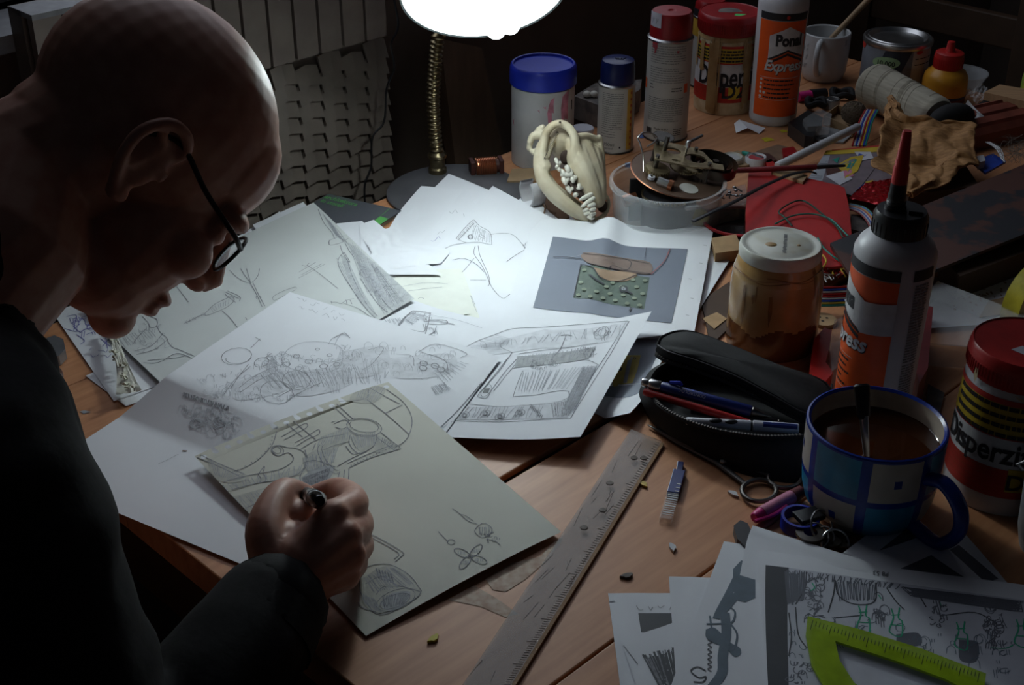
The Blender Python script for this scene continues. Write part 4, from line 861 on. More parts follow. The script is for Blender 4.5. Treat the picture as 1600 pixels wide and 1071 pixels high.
s.blob(zr(430, 622, 460, 615, 490, 640, 520, 670, 555, 690, 558, 712, 535, 722, 500, 690, 450, 668, 430, 650), 'print_bluegrey'); s.line(zr(500, 560, 505, 640, 492, 720, 490, 780, 460, 826, 440, 850), .0075, 'print_bluegrey')
for p in (zr(432, 602, 520, 600), zr(520, 540, 538, 560, 530, 592, 510, 600), zr(445, 572, 452, 625), zr(520, 600, 545, 640, 535, 690, 515, 700)): s.line(p, .0016, 'print_bluegrey')
s.line([zr(445+ (6 if k % 2 else -8), 660+k*9)[0] for k in range(14)], .0008, 'print_dark'); s.line(zr(430, 775, 400, 760, 375, 775, 405, 800, 430, 795, 420, 815, 385, 815), .0010, 'print_dark')
s.build('printed_sheet', 'sheet with a blue-grey print of a jointed robot arm', group=RG)
s = Sheet([[(1182, 860, .010), (1680, 926, .010)], [(1190, 960), (1690, 1010)], [(1205, 1130), (1700, 1130)]], z=.009, seed=39, nu=40)
s.quad(zr(650, 385, 735, 395, 735, 830, 658, 830), 'print_dark', 6); s.quad(zr(735, 395, 1640, 520, 1640, 880, 735, 830), 'print_pale', 16)
s.hatch(zr(720, 400, 800, 410, 790, 520, 730, 540), 26, 'print_grey2', .0009); s.hatch(zr(905, 440, 1055, 450, 1050, 520, 920, 520), 20, 'print_grey2', .0009); s.hatch(zr(1150, 465, 1600, 520, 1600, 560, 1180, 500), 40, 'print_grey2', .0009, cross=True); s.hatch(zr(735, 400, 1150, 455, 1130, 475, 740, 430), 40, 'print_grey2', .0008)
Ln(.0011, 'print_dark', zr(800, 410, 795, 470, 760, 530), zr(905, 440, 900, 490, 880, 560), zr(905, 440, 920, 500, 980, 530, 1050, 520, 1056, 450), zr(1095, 470, 1130, 520, 1160, 550), zr(1200, 470, 1240, 540), zr(735, 560, 745, 650, 735, 720), zr(760, 540, 770, 640, 800, 690), zr(1310, 570, 1420, 560, 1500, 600), zr(900, 580, 1010, 570))
for x, y in ((825, 480), (1065, 540), (1285, 560), (1490, 580), (830, 540), (1490, 640)): s.fuss(zr(x-30, y-45, x+30, y-45, x+28, y+55, x-28, y+55), 16, 13, 'print_grey2', .0008)
s.fuss(zr(740, 560, 1100, 580, 1000, 640, 740, 760), 30, 14, 'print_bluegrey', .0006); s.fuss(zr(1100, 600, 1600, 640, 1600, 800, 1200, 700), 34, 14, 'print_bluegrey', .0006); s.fuss(zr(735, 740, 820, 740, 820, 820, 735, 820), 16, 12, 'print_grey2', .0008)
for x, y in ((1010, 590), (1130, 600), (1370, 650), (1590, 640)):
    Ln(.0012, 'ink_green', zr(x-18, y-55, x-10, y-20, x-25, y+30, x+18, y+48, x+22, y-5, x+8, y-20, x+12, y-58), zr(x-20, y+5, x+20, y+8), zr(x-18, y-30, x+14, y-32))
Ln(.0010, 'ink_green', zr(820, 450, 830, 470, 815, 480), zr(1065, 495, 1075, 510), zr(1290, 520, 1295, 540), zr(1480, 690, 1530, 692, 1560, 680))
s.blob(zr(1130, 640, 1210, 635, 1220, 680, 1140, 680), 'print_grey2'); s.blob(zr(1360, 660, 1430, 670, 1425, 740, 1365, 735), 'print_grey2')
s.text('P8 53', zr(1103, 412)[0], (-1, -.10), (-.05, .9), 11, 'print_dark')
s.build('printed_sheet', 'top printed sheet with dark robot sketches and green ink, under the neon protractor', group=RG)
# ------------------------------------------------------------------ round things standing on the table
def pf(c, L):
    out = []
    for q in L:
        z = 0.0 if q[1] is None else max(hgt(c, q[1]), .0006); out.append((wr(c, q[0], z), z))
    return out
def stand(name, label, cat, xb, yb, w, group=None):
    global FR
    c, r = seat(xb, yb, w); FR = c-V((c.x, c.y, 0)).normalized()*r; return thing(name, label, cat, c, facing(c), group), c
def lin(P):           # radius as a function of height
    P = sorted(((z, r) for r, z in P if r > 1e-4))
    def f(z):
        if z <= P[0][0]: return P[0][1]
        for (za, ra), (zb_, rb) in zip(P, P[1:]):
            if za <= z <= zb_: return ra+(rb-ra)*(z-za)/max(zb_-za, 1e-6)
        return P[-1][1]
    return f
D_ = rad
# white canister with blue lid
o, c = stand('plastic_canister', 'white plastic canister with a bright blue screw lid, behind the animal skull', 'canister', 847, 268, 96)
P = pf(c, [(0, None), (92, None), (96, 256), (97, 200), (99, 130)]); rf = lin(P)
MB('white_dirty').lathe(P+[(P[-1][0]-.002, P[-1][1])], 56).build('body', o, local=True)
MB('blue_plastic').lathe(pf(c, [(100, 129), (105, 127), (105.5, 116), (105, 104), (102, 99), (98, 97.5), (94, 98), (92, 101.5), (0, 101.5)]), 56).build('lid', o, local=True)
h = lambda y, F_=FR: hgt(F_, y)
for a, b_, y0, y1 in ((10, 17, 194, 160), (13, 20, 175, 153), (36, 43, 194, 150), (43, 52, 190, 146), (2, 6, 168, 166), (-8, -5, 174, 170), (-68, -64, 204, 195)): MB('pink_stain').cpoly(rf, [(D_(a), h(y0)), (D_(b_), h(y0+3)), (D_(b_-1), h((y0+y1)/2)), (D_(b_+1), h(y1)), (D_(a+1), h(y1+4)), (D_(a-2), h((y0+y1)/2))]).build('label_remnant', o, local=True)
MB('text_black').cpatch(rf, D_(62), D_(66), h(180), h(165)).build('barcode_remnant', o, local=True)
# spray cans
def spray(label, xb, yb, w, body, cap, capmat, name='spray_can'):
    o, c = stand(name, label, 'spray can', xb, yb, w, None)
    P = pf(c, body); MB('can_white').lathe([(0, 0), (P[0][0]*.97, 0)]+P, 48).build('body', o, local=True)
    q = P[-1]; MB('steel').lathe([(q[0], q[1]-.002), (q[0]+.0012, q[1]-.001), (q[0]+.0012, q[1]+.001), (q[0]-.002, q[1]+.003)], 48).build('rim', o, local=True)
    m = MB('steel_dark').lathe([(P[0][0]+.0004, .0), (P[0][0]+.001, .0015), (P[0][0]+.0003, .003)], 48); m.build('base_ring', o, local=True)
    k = MB(capmat).lathe(pf(c, cap), 48).build('cap', o, local=True); return o, c, lin(P), k
o, c, rf, k = spray('short spray can with a dark blue cap and yellow label strip', 960, 242, 57, [(57, None), (57, 200), (57, 129)], [(51, 131), (54, 127), (54, 110), (53, 99), (50, 93), (46, 92), (0, 92)], 'blue_dark')
h = lambda y, F_=FR: hgt(F_, y); m = MB('can_yellow'); m.cpatch(rf, D_(36), D_(58), h(236), h(142)); m.mat('text_red')
for i in range(9): m.cpatch(rf, D_(48), D_(54), h(150+i*10), h(146+i*10), eps=.0006, n=2)
m.mat('text_grey'); m.clines(rf, D_(-48), D_(22), h(165), h(148), 7, .0008); m.clines(rf, D_(-48), D_(22), h(187), h(169), 7, .0008); m.clines(rf, D_(-48), D_(20), h(203), h(190), 5, .0008); m.clines(rf, D_(-48), D_(0), h(215), h(207), 3, .0008)
m.mat('text_black'); m.ctext('150ml', rf, D_(-20), h(229), .0065); m.ctext('aerosol', rf, D_(-20), h(234), .004); m.cpoly(rf, [(D_(15)+.05*cos(t), h(231)+.0016*sin(t)) for t in [i*pi/5 for i in range(10)]]); m.build('label', o, local=True)
zt = hgt(c, 92); MB('text_black').tube([(.004+.003*sin(i*1.7)+i*.0009-.008, .004*cos(i*2.1)-.001, zt+.0004) for i in range(16)], .0004, 4).build('scribble', k, local=True)
o, c, rf, k = spray('tall white spray can with a red cap, between blue-capped can and jar', 1038, 224, 68, [(68, None), (69, 150), (70, 57)], [(64, 60), (66.5, 56), (66, 40), (65, 24), (63, 18), (60, 16), (14, 16), (10, 18), (0, 18)], 'red_cap')
h = lambda y, F_=FR: hgt(F_, y); m = MB('text_grey')
for y0, y1, n in ((74, 100, 8), (108, 130, 7), (155, 170, 6), (174, 190, 6)): m.clines(rf, D_(-52), D_(45), h(y1), h(y0), n, .0009)
m.mat('text_black'); m.clines(rf, D_(10), D_(38), h(143), h(139), 2, .0012); m.clines(rf, D_(-50), D_(-38), h(140), h(135), 2, .0012); m.ctext('Made in EU', rf, D_(-12), h(204), .0045); m.clines(rf, D_(20), D_(45), h(212), h(203), 4, .0009)
for i in range(9): m.cpatch(rf, D_(-56+i*2), D_(-55+i*2+(i % 3)*.4), h(212), h(203), n=1)
m.mat('orange'); m.cpatch(rf, D_(46), D_(60), h(148), h(134), n=4); m.cpatch(rf, D_(-80), D_(-68), h(146), h(130), n=4); m.mat('red_smear'); m.cpoly(rf, [(D_(-50), h(68)), (D_(-34), h(67)), (D_(-33), h(76)), (D_(-38), h(86)), (D_(-42), h(88)), (D_(-41), h(80)), (D_(-49), h(78))]); m.cpoly(rf, [(D_(18), h(80)), (D_(25), h(80)), (D_(24), h(84)), (D_(19), h(84))]); m.build('label', o, local=True)
kr = wr(c, 66.5, h(40)); m = MB('sticker_white'); m.cpatch(kr, D_(-72), D_(-28), h(47), h(24), n=10); m.mat('text_black')
for i in range(5): m.cpoly(kr, [(D_(-60+5*i), h(42-(i % 3)*4)), (D_(-59+5*i), h(42-(i % 3)*4)), (D_(-57+5*i), h(33)), (D_(-58+5*i), h(33))], eps=.0007, sub=2)
m.build('sticker', k, local=True)
o, c, rf, k = spray('spray can with red cap, mostly hidden behind the streaked glue jar', 1101, 140, 50, [(50, None), (50, 24)], [(47, 26), (49, 22), (48, 4), (42, -1), (0, -1)], 'red_cap')
h = lambda y, F_=FR: hgt(F_, y); m = MB('ink_black').cpatch(rf, D_(-90), D_(20), h(30), h(18)); m.mat('can_yellow').cpatch(rf, D_(-90), D_(20), h(60), h(31)); m.build('label', o, local=True)
# glue jars
def gluejar(label, xb, yb, w, body, lid, a0, ts, rows, drips):
    o, c = stand('glue_jar', label, 'glue jar', xb, yb, w); P = pf(c, body); rf = lin(P); h = lambda y, F_=FR: hgt(F_, y)
    MB('glue_dry' if drips else 'white_plastic').lathe([(0, 0), (P[0][0], 0)]+P, 56).build('body', o, local=True)
    L = MB('red_plastic' if not drips else 'red_cap'); lp = pf(c, lid); L.lathe(lp, 72)
    q = lp[1][0]
    for i in range(90):
        a = 2*pi*i/90; L.tube([(q*sin(a), -q*cos(a), lp[1][1]+.002), (q*sin(a), -q*cos(a), lp[2][1]-.004)], .0007, 4)
    k = L.build('lid', o, local=True)
    yt, y1, y2, y3, y4, yb_ = rows
    m = MB('text_white'); m.cpatch(rf, D_(-88), D_(100), h(yb_), h(yt), eps=.0003, n=40, m=4)
    m.mat('label_red'); m.cpatch(rf, D_(-88), D_(100), h(y1), h(yt), eps=.0006, n=40); m.cpatch(rf, D_(-88), D_(100), h(y2+2), h(y2), eps=.0006, n=40); m.cpatch(rf, D_(-88), D_(100), h(yb_), h(y4), eps=.0005, n=40, m=2)
    m.mat('label_yellow'); m.cpatch(rf, D_(-82), D_(100), h(y2), h(y1), eps=.0005, n=40)
    m.mat('text_black'); m.clines(rf, D_(-70), D_(95), h(y2-3), h(y1+4), 4, abs(h(y1)-h(y2))*.13, eps=.0009, rag=.4)
    m.ctext('Disperzit', rf, D_(a0), h(y3), ts, 'l', bold=.022, eps=.0011, xs=.66 if drips else .80)
    m.mat('text_red'); m.clines(rf, D_(-70), D_(-5), h(yb_-4), h(y4+3), 5, .0009, eps=.001)
    m.mat('label_yellow'); m.cpatch(rf, D_(8), D_(40 if not drips else 30), h(y4+(yb_-y4)*.75), h(y4-(yb_-y4)*.05), eps=.0008, n=8); m.mat('text_black'); m.ctext('D2', rf, D_(23 if not drips else 18), h(y4+(yb_-y4)*.66), ts*.72, bold=.02, eps=.0013)
    m.build('label', o, local=True)
    if drips:
        g = MB('glue_film')
        for i in range(15):
            a = random.uniform(-85, 85); ww = random.uniform(1.2, 5)*(1 if i % 3 else 1.8); t0 = random.uniform(58, 74); t1 = random.uniform(95, 178)
            ys = [t0+(t1-t0)*j/5 for j in range(6)]; g.cpoly(rf, [(D_(a-ww*(.6+.4*random.random())), h(y)) for y in ys]+[(D_(a), h(t1+4))]+[(D_(a+ww*(.5+.5*random.random())), h(y)) for y in ys[::-1]], eps=.0018, sub=2)
        g.cpatch(rf, D_(-180), D_(180), h(66), h(58), eps=.001, n=48)
        g.build('glue_drips', o, local=True)
    return o, c, k, lp
o, c, k, lp = gluejar('glue jar with red lid, its label streaked with dried brown glue', 1128, 180, 85, [(84, 174), (91, 166), (93, 140), (94, 60), (92, 50), (86, 44)], [(92, 47), (98, 43), (98.5, 22), (95, 17), (92, 16), (90, 17), (0, 18)], -57, .042, (72, 76, 98, 134, 136, 160), True)
zt = lp[-1][1]; m = MB('sticker_green').prism([(.006, -.022, zt), (.02, -.024, zt), (.026, -.018, zt), (.024, -.012, zt), (.008, -.012, zt)], (0, 0, .0006)); m.build('green_sticker', k, local=True)
m = MB('stone_grey'); m.prism([(-.034+.01*sin(i*1.9)*(i % 2)+.028*cos(2*pi*i/12)+.02, .008+.016*sin(2*pi*i/12), zt) for i in range(12)], (0, 0, .0004)); m.build('dust_patch', k, local=True)
o, c, k, lp = gluejar('clean white glue jar with red lid, at the right beside the checked mug', 1548, 800, 150, [(152, None), (164, 775), (168, 720), (170, 640), (168, 592), (162, 572)], [(162, 578), (172, 572), (173, 546), (168, 537), (164, 535), (160, 537), (0, 538)], -80, .030, (626, 634, 682, 720, 729, 772), False)
zt = lp[-1][1]; MB('sticker_white').prism([(-.012, -.016, zt), (.002, -.022, zt), (.010, -.012, zt), (-.004, -.006, zt)], (0, 0, .0006)).build('white_sticker', k, local=True)
MB('sticker_green').prism([(.006, -.030, zt), (.026, -.030, zt), (.03, -.02, zt), (.014, -.016, zt)], (0, 0, .0006)).build('green_sticker', k, local=True)
m = MB('glue_dry'); rf = lin(pf(c, [(168, 700), (170, 640), (168, 600)])); h = lambda y, F_=FR: hgt(F_, y)
m.cpoly(rf, [(D_(-50), h(600)), (D_(-46), h(599)), (D_(-45), h(612)), (D_(-48), h(622)), (D_(-51), h(612))], eps=.001); m.cpoly(rf, [(D_(-2), h(616)), (D_(12), h(622)), (D_(16), h(626)), (D_(4), h(622))], eps=.001); m.build('glue_drip', o, local=True)
# wood glue bottles
def ponal(label, c, a_off, zs, rb, H_, tilt=None, front=False):
    o = thing('glue_bottle', label, 'glue bottle', c, facing(c)+(tilt or 0)); P = [(rb*.9, 0), (rb*.98, .003), (rb, .008), (rb*1.02, H_*.5), (rb*1.04, H_*.95), (rb*1.03, H_*.985), (rb*.94, H_*1.025), (rb*.70, H_*1.078), (rb*.63, H_*1.085)]; rf = lin(P)
    MB('white_plastic').lathe([(0, 0)]+P, 64).build('body', o, local=True)
    A = lambda d: D_(d+a_off); m = MB('text_white')
    Z = lambda t: t*H_*(1.065 if front else 1.02); lo, hi = (.085, .90); al, ar = (-62, 62)
    if front: al, ar = -72, 103
    m.mat('orange'); m.cpatch(rf, A(al), A(ar), Z(lo), Z(.84), eps=.0004, n=30, m=6)
    m.mat('ink_black'); m.cpatch(rf, A(al), A(ar), Z(.845), Z(hi), eps=.0006, n=30, m=2)
    if front: m.cpatch(rf, A(121), A(158), Z(.845), Z(hi), eps=.0006, n=14, m=2)
    m.mat('label_red'); m.cpoly(rf, [(A(6)+.07*cos(t), Z(.872)+.0028*sin(t)) for t in [i*pi/8 for i in range(16)]], eps=.0009, sub=2)
    # logo: pale house shape with a dark double roof below
    m.mat('text_white'); m.cpoly(rf, [(A(-32), Z(.545)), (A(12), Z(.62)), (A(56), Z(.565)), (A(56), Z(.725)), (A(12), Z(.80)), (A(-32), Z(.725))], eps=.0008)
    m.mat('ink_black')
    for d, th in ((0, .016), (-.026, .020)):
        m.cpoly(rf, [(A(-32), Z(.548+d)), (A(12), Z(.624+d)), (A(12), Z(.624+d-th)), (A(-32), Z(.548+d-th))], eps=.0010); m.cpoly(rf, [(A(12), Z(.624+d)), (A(56), Z(.56+d)), (A(56), Z(.56+d-th)), (A(12), Z(.624+d-th))], eps=.0010)
    m.ctext('Ponal', rf, A(17 if front else 14), Z(.655), rb*.64, bold=.05, eps=.0012, xs=.80)
    m.ctext('Express', rf, A(25 if front else 9.2), Z(.452), rb*.62, bold=.03, shear=.25, eps=.0010, xs=.84); m.mat('text_white'); m.ctext('Express', rf, A(24 if front else 8), Z(.458), rb*.62, bold=.028, shear=.25, eps=.0014, xs=.84)
    m.cpatch(rf, A(-48), A(50), Z(.398), Z(.401), eps=.0008, n=14); m.cpatch(rf, A(-48), A(50), Z(.222), Z(.225), eps=.0008, n=14)
    for i in range(5):
        zz = Z(.378-.034*i); m.mat('text_white'); m.cpoly(rf, [(A(-44)+.06*cos(t), zz+.0022*sin(t)) for t in [j*pi/5 for j in range(10)]], eps=.0008, sub=2)
        if i == 3: m.cpoly(rf, [(A(-34)+.06*cos(t), zz+.0022*sin(t)) for t in [j*pi/5 for j in range(10)]], eps=.0008, sub=2)
        m.mat('text_black'); m.clines(rf, A(-36 if i != 3 else -27), A(34+random.uniform(-12, 14)), zz, zz, 1, .0022, eps=.0008)
    if front:
        m.mat('text_grey'); m.clines(rf, A(126), A(152), Z(.42), Z(.82), 28, .0016, eps=.0006, rag=.0); m.clines(rf, A(126), A(152), Z(.16), Z(.40), 18, .0014, eps=.0006, rag=.0)
        m.mat('text_white'); m.cpoly(rf, [(A(42), Z(.60)), (A(58), Z(.555)), (A(103.5), Z(.57)), (A(103.5), Z(.735)), (A(60), Z(.72)), (A(42), Z(.75))], eps=.0016)
    m.build('label', o, local=True)
    return o, rf, P
c, r_ = seat(1205, 199, 72); o, rf, P = ponal('upright glue bottle with orange label, at the back beside the white mug', c, 8, None, .0350, .186)
MB('black_plastic').lathe([(.0225, .200), (.0235, .203), (.0235, .228), (.02, .232), (0, .232)], 40).build('cap', o, local=True)
MB('red_plastic').lathe([(.009, .232), (.006, .27), (.004, .28), (0, .28)], 20).build('nozzle', o, local=True)
c = DP(1398, 400, 1.225); c.z = TZ; o, rf, P = ponal('glue bottle with black cap and red nozzle standing behind the checked mug', c, -90, None, .0358, .186, front=True)
m = MB('black_plastic').lathe([(.0225, .1985), (.0245, .2), (.0245, .217), (.022, .222), (0, .2225)], 48)
for i in range(28):
    a = 2*pi*i/28; m.tube([(.0245*sin(a), -.0245*cos(a), .2015), (.0245*sin(a), -.0245*cos(a), .214)], .0006, 4)
m.lathe([(.0098, .222), (.0095, .226), (.0085, .226), (.0088, .23), (.008, .231), (.0082, .236), (.0074, .238), (.007, .252), (0, .252)], 24, o=(-.006, 0, 0)); m.box((.012, -.004, .2235), (.012, .008, .003)); k = m.build('cap', o, local=True)
MB('red_plastic').lathe([(.0072, .240), (.0070, .262), (.0062, .264), (.0042, .293), (.0036, .296), (0, .296)], 24, o=(-.006, 0, 0)).build('nozzle', k, local=True)
# white mug with brush, paint can, yellow bottle, plastic cup
def cup(o, prof, t, mat, inner, seg=64, matfn=None):
    m = MB(mat); m.lathe([(0, 0)]+prof[:1], seg); m.lathe(prof, seg, matfn); r1, z1 = prof[-1]
    m.mat(inner); m.lathe([(r1-t, z1-.0005)]+[(r-t, z) for r, z in prof[::-1] if z > t*2]+[(0, t*2)], seg)
    return m, (r1, z1)
o, c = stand('white_mug', 'white mug holding a paintbrush, at the back beside the paint can', 'mug', 1283, 131, 58)
P = pf(c, [(54, None), (56, 124), (62, 118), (70, 108), (73, 90), (74, 50)]); m, (r1, z1) = cup(o, P, .0035, 'ceramic', 'ceramic'); m.lathe([(r1, z1), (r1-.001, z1+.0015), (r1-.0025, z1+.0015), (r1-.0035, z1)], 64); rf = lin(P); h = lambda y, F_=FR: hgt(F_, y)
m.mat('ceramic_grey')
for a, y0, y1 in ((52, 72, 62), (64, 72, 62)): m.cpatch(rf, D_(a), D_(a+7), h(y0), h(y1)); 
for i in range(14): a = random.uniform(-70, -45); y = random.uniform(70, 115); m.cpoly(rf, [(D_(a)+.06*cos(t), h(y)+.003*sin(t*1.3)) for t in [j*pi/4 for j in range(8)]], sub=2)
m.build('body', o, local=True)
q = rf(h(90)); a = D_(-12); U_ = V((sin(a), -cos(a), 0))
MB('ceramic').tube(crv([U_*(q-.002)+V((0, 0, h(64))), U_*(q+.012)+V((0, 0, h(66))), U_*(q+.02)+V((0, 0, h(80))), U_*(q+.018)+V((0, 0, h(98))), U_*(q+.008)+V((0, 0, h(111))), U_*(q-.003)+V((0, 0, h(115)))], 6), .0048, 10).build('handle', o, local=True)
b0 = c+V((-.027, -.010, .030)); b1 = b0+V((.66, .30, .62)).normalized()*.235; bt = thing('paintbrush', 'paintbrush with a worn wooden handle standing in the white mug', 'brush', b0)
MB('pale_wood').tube([b0.lerp(b1, t) for t in (.2, .5, .8, 1)], [.004, .0048, .0055, .004], 10).build('handle', bt); MB('black_matte').tube([b0, b0.lerp(b1, .12)], [.003, .005], 10).build('bristles', bt); MB('steel_dark').tube([b0.lerp(b1, .11), b0.lerp(b1, .21)], .005, 10).build('ferrule', bt)
o, c = stand('paint_can', 'metal paint can with a grey label and pale green oval', 'can', 1390, 152, 100)
P = pf(c, [(101, None), (102, 100), (103, 66)]); rf = lin(P); h = lambda y, F_=FR: hgt(F_, y); MB('paint_label').lathe([(0, 0)]+P, 64).build('body', o, local=True)
MB('steel').lathe(pf(c, [(103, 66), (107, 64), (108, 60), (106, 57), (101, 56), (100, 60), (94, 60), (93, 56), (90, 55), (84, 57), (78, 60), (72, 60), (0, 59)]), 64).build('lid', o, local=True)
m = MB('paint_label_dark'); m.cpoly(rf, [(D_(-40), h(140)), (D_(5), h(130)), (D_(30), h(75)), (D_(-18), h(82)), (D_(-30), h(110))]); m.mat('label_red'); m.cpoly(rf, [(D_(-75)+.2*cos(t), h(82)+.007*sin(t)) for t in [i*pi/8 for i in range(16)]], eps=.0008, sub=2)
m.mat('label_green'); m.cpoly(rf, [(D_(-15)+.42*cos(t), h(100)+.0095*sin(t)+.008*cos(t)*.2) for t in [i*pi/12 for i in range(24)]], eps=.0010, sub=2); m.mat('text_black'); m.ctext('10 000', rf, D_(-15), h(104), .0105, bold=.012, eps=.0014)
m.mat('can_white'); m.cpatch(rf, D_(30), D_(80), h(148), h(73), eps=.0006, n=12); m.mat('label_red'); m.cpoly(rf, [(D_(42)+.12*cos(t), h(83)+.003*sin(t)) for t in [i*pi/6 for i in range(12)]], eps=.0010, sub=2); m.mat('text_black'); m.clines(rf, D_(35), D_(78), h(102), h(93), 2, .0014, eps=.001); m.mat('text_white'); m.ctext('CON', rf, D_(-66), h(143), .012, bold=.01, eps=.0012); m.build('label', o, local=True)
o, c = stand('plastic_cup', 'clear empty plastic cup behind the yellow bottle', 'cup', 1497, 150, 50)
P = pf(c, [(48, None), (64, 128), (76, 116), (80, 114), (80, 112)]); MB('clear_plastic').lathe([(0, 0)]+P+[(P[-1][0]-.001, P[-1][1]), (P[2][0]-.001, P[2][1]), (P[0][0]-.001, .001)], 48).build('cup_wall', o, local=True)
o, c = stand('squeeze_bottle', 'small yellow squeeze bottle with ribbed red cap', 'bottle', 1470, 168, 64); h = lambda y: hgt(c, y)
P = pf(c, [(62, None), (66, 160), (68, 142), (69, 125), (66, 116), (58, 110), (46, 106), (42, 104)]); MB('bottle_yellow').lathe([(0, 0)]+P, 48).build('body', o, local=True); rf = lin(P)
m = MB('wine_red'); m.cpatch(rf, D_(-100), D_(100), h(166), h(147), n=24, m=3); m.mat('blue_dark').cpatch(rf, D_(-100), D_(100), h(147), h(143), n=24); m.build('label', o, local=True)
m = MB('red_plastic').lathe(pf(c, [(42, 107), (45, 104), (45, 88), (43, 82), (36, 80), (16, 80), (14, 77), (12, 68), (11, 65), (0, 64)]), 48); q = wr(c, 45, h(95))
for i in range(40): a = 2*pi*i/40; m.tube([(q*sin(a), -q*cos(a), h(103)), (q*sin(a), -q*cos(a), h(89))], .0006, 4)
m.build('cap', o, local=True)
o, c = stand('sprayer_bottle', 'yellow-green bottle with white trigger top at the right picture edge', 'bottle', 1607, 172, 36); h = lambda y: hgt(c, y)
MB('bottle_green').lathe([(0, 0)]+pf(c, [(36, None), (37, 120), (30, 100), (18, 96)]), 32).build('body', o, local=True); m = MB('white_plastic').lathe(pf(c, [(18, 97), (22, 92), (22, 78), (12, 74), (0, 74)]), 24); m.box((-.009, -.004, h(83)), (.02, .008, .009)); m.build('trigger', o, local=True); MB('orange').box((-.016, -.006, h(90)), (.008, .007, .008)).build('nozzle', o, local=True)
# little white round box
o, c = stand('round_box', 'small round white box with lined lid, behind the skull', 'box', 910, 220, 33); h = lambda y, F_=FR: hgt(F_, y)
P = pf(c, [(33, None), (33, 204)]); MB('white_plastic').lathe([(0, 0)]+P, 40).build('body', o, local=True); MB('sticker_white').lathe(pf(c, [(33, 206), (35, 204), (35, 200), (33, 199), (0, 199)]), 40).build('lid', o, local=True)
# jar of varnish
o, c = stand('preserve_jar', 'glass jar stained amber with varnish, standing behind the pencil case', 'jar', 1200, 566, 134); h = lambda y, F_=FR: hgt(F_, y)
P = pf(c, [(118, None), (130, 553), (138, 540), (141, 515), (143, 470), (143, 440), (140, 422), (132, 408), (124, 398)]); zd = h(522)
PP = []
for (r0, z0), (r1, z1) in zip(P, P[1:]): PP += [(r0+(r1-r0)*k/14, z0+(z1-z0)*k/14) for k in range(14)]
m = MB('varnish_jar').lathe([(0, 0), P[0]], 64); m.lathe(PP+[P[-1]], 96, lambda a, z, j: 'varnish_dark' if z < zd+.004*sin(a*3)+.003*sin(a*7+1) else 'varnish_jar'); m.build('glass_body', o, local=True)
MB('jar_lid').lathe(pf(c, [(125, 399), (128, 397), (129, 386), (127, 382), (123, 380), (116, 380), (112, 381), (98, 382), (94, 381), (0, 381)]), 72).build('lid', o, local=True); k = o.children[-1]
zt = hgt(c, 381); rf = lin(P); m = MB('text_grey')
for i in range(13): m.box((.004+random.uniform(-.0004, .0004), .022-.0035*i, zt+.0003), (.0035, .0018, .0002))
m.mat('glue_film'); m.ell((-.010, -.004, zt), (.006, .005, .0014)); m.ell((.018, .0, zt), (.002, .002, .001)); m.build('lid_print', k, local=True)
g = MB('varnish_run')
for i in range(9):
    a = random.uniform(-75, 75); y0 = random.uniform(430, 470); y1 = y0+random.uniform(12, 60); w_ = random.uniform(.8, 3.6)
    g.cpoly(rf, [(D_(a-w_), h(y0)), (D_(a+w_*.5), h(y0-2)), (D_(a+w_), h((y0+y1)/2)), (D_(a), h(y1)), (D_(a-w_*.7), h((y0+y1)/2))], eps=.0006, sub=2)
for i in range(3): z = h(447)+.002*i; g.tube([((rf(z)+.0003)*sin(a), -(rf(z)+.0003)*cos(a), z+.0018*sin(a*5+i)) for a in [D_(-85+i*4*9+k*6) for k in range(18)]], .0005, 4)
g.build('varnish_runs', o, local=True)
# checked mug with tea
o, c = stand('checked_mug', 'wide blue and white checked mug of tea with a blue handle', 'mug', 1342, 838, 150); h = lambda y, F_=FR: hgt(F_, y)
z1 = hgt(c, 662); P0 = [(150, 0), (172, .06), (192, .16), (205, .3), (213, .5), (217, .7), (219, .88), (221, 1)]; P = [(wr(c, w_, t*z1)*.985, t*z1) for w_, t in P0]; PP = []
for (r0, za), (r1, zb_) in zip(P, P[1:]):
    n = 3; PP += [(r0+(r1-r0)*k/n, za+(zb_-za)*k/n) for k in range(n)]
PP.append(P[-1]); rf = lin(P)
def check(a, z, j):
    d = math.degrees(a)+180; t = z/z1; u = (d-127+360) % 51.43; n = int((d-127+360)//51.43)
    if t > .975: return 'mug_blue'
    if u < 4 or u > 47.5 or abs(t-.50) < .03: return 'mug_blue'
    up = t > .5
    if (n+(0 if up else 1)) % 2 == 0:
        if abs(u-26) < 3.4 and abs(t-(.74 if up else .25)) < .05: return 'mug_blue'
        return 'mug_white'
    return 'mug_teal'
PF = []
for (r0, za), (r1, zb_) in zip(PP, PP[1:]): PF += [(r0+(r1-r0)*k/2, za+(zb_-za)*k/2) for k in range(2)]
PF.append(PP[-1]); m, (r1, zz) = cup(o, PF, .0042, 'mug_white', 'mug_in', 168, check); m.mat('mug_blue').lathe([(r1, zz), (r1-.0004, zz+.0015), (r1-.002, zz+.002), (r1-.0042, zz)], 96); m.build('body', o, local=True)
a = D_(54); U_ = V((sin(a), -cos(a), 0)); q = rf(z1*.6)
MB('mug_blue').tube(crv([U_*(q-.003)+V((0, 0, z1*.72)), U_*(q+.016)+V((0, 0, z1*.78)), U_*(q+.034)+V((0, 0, z1*.62)), U_*(q+.037)+V((0, 0, z1*.36)), U_*(q+.020)+V((0, 0, z1*.12)), U_*(q-.008)+V((0, 0, z1*.16))], 7), .0072, 14, flat=.8).build('handle', o, local=True)
zl = z1*.80; MB('tea').lathe([(0, zl), (rf(zl)-.0048, zl), (rf(zl)-.0042, zl+.0006)], 64).build('tea', o, local=True)
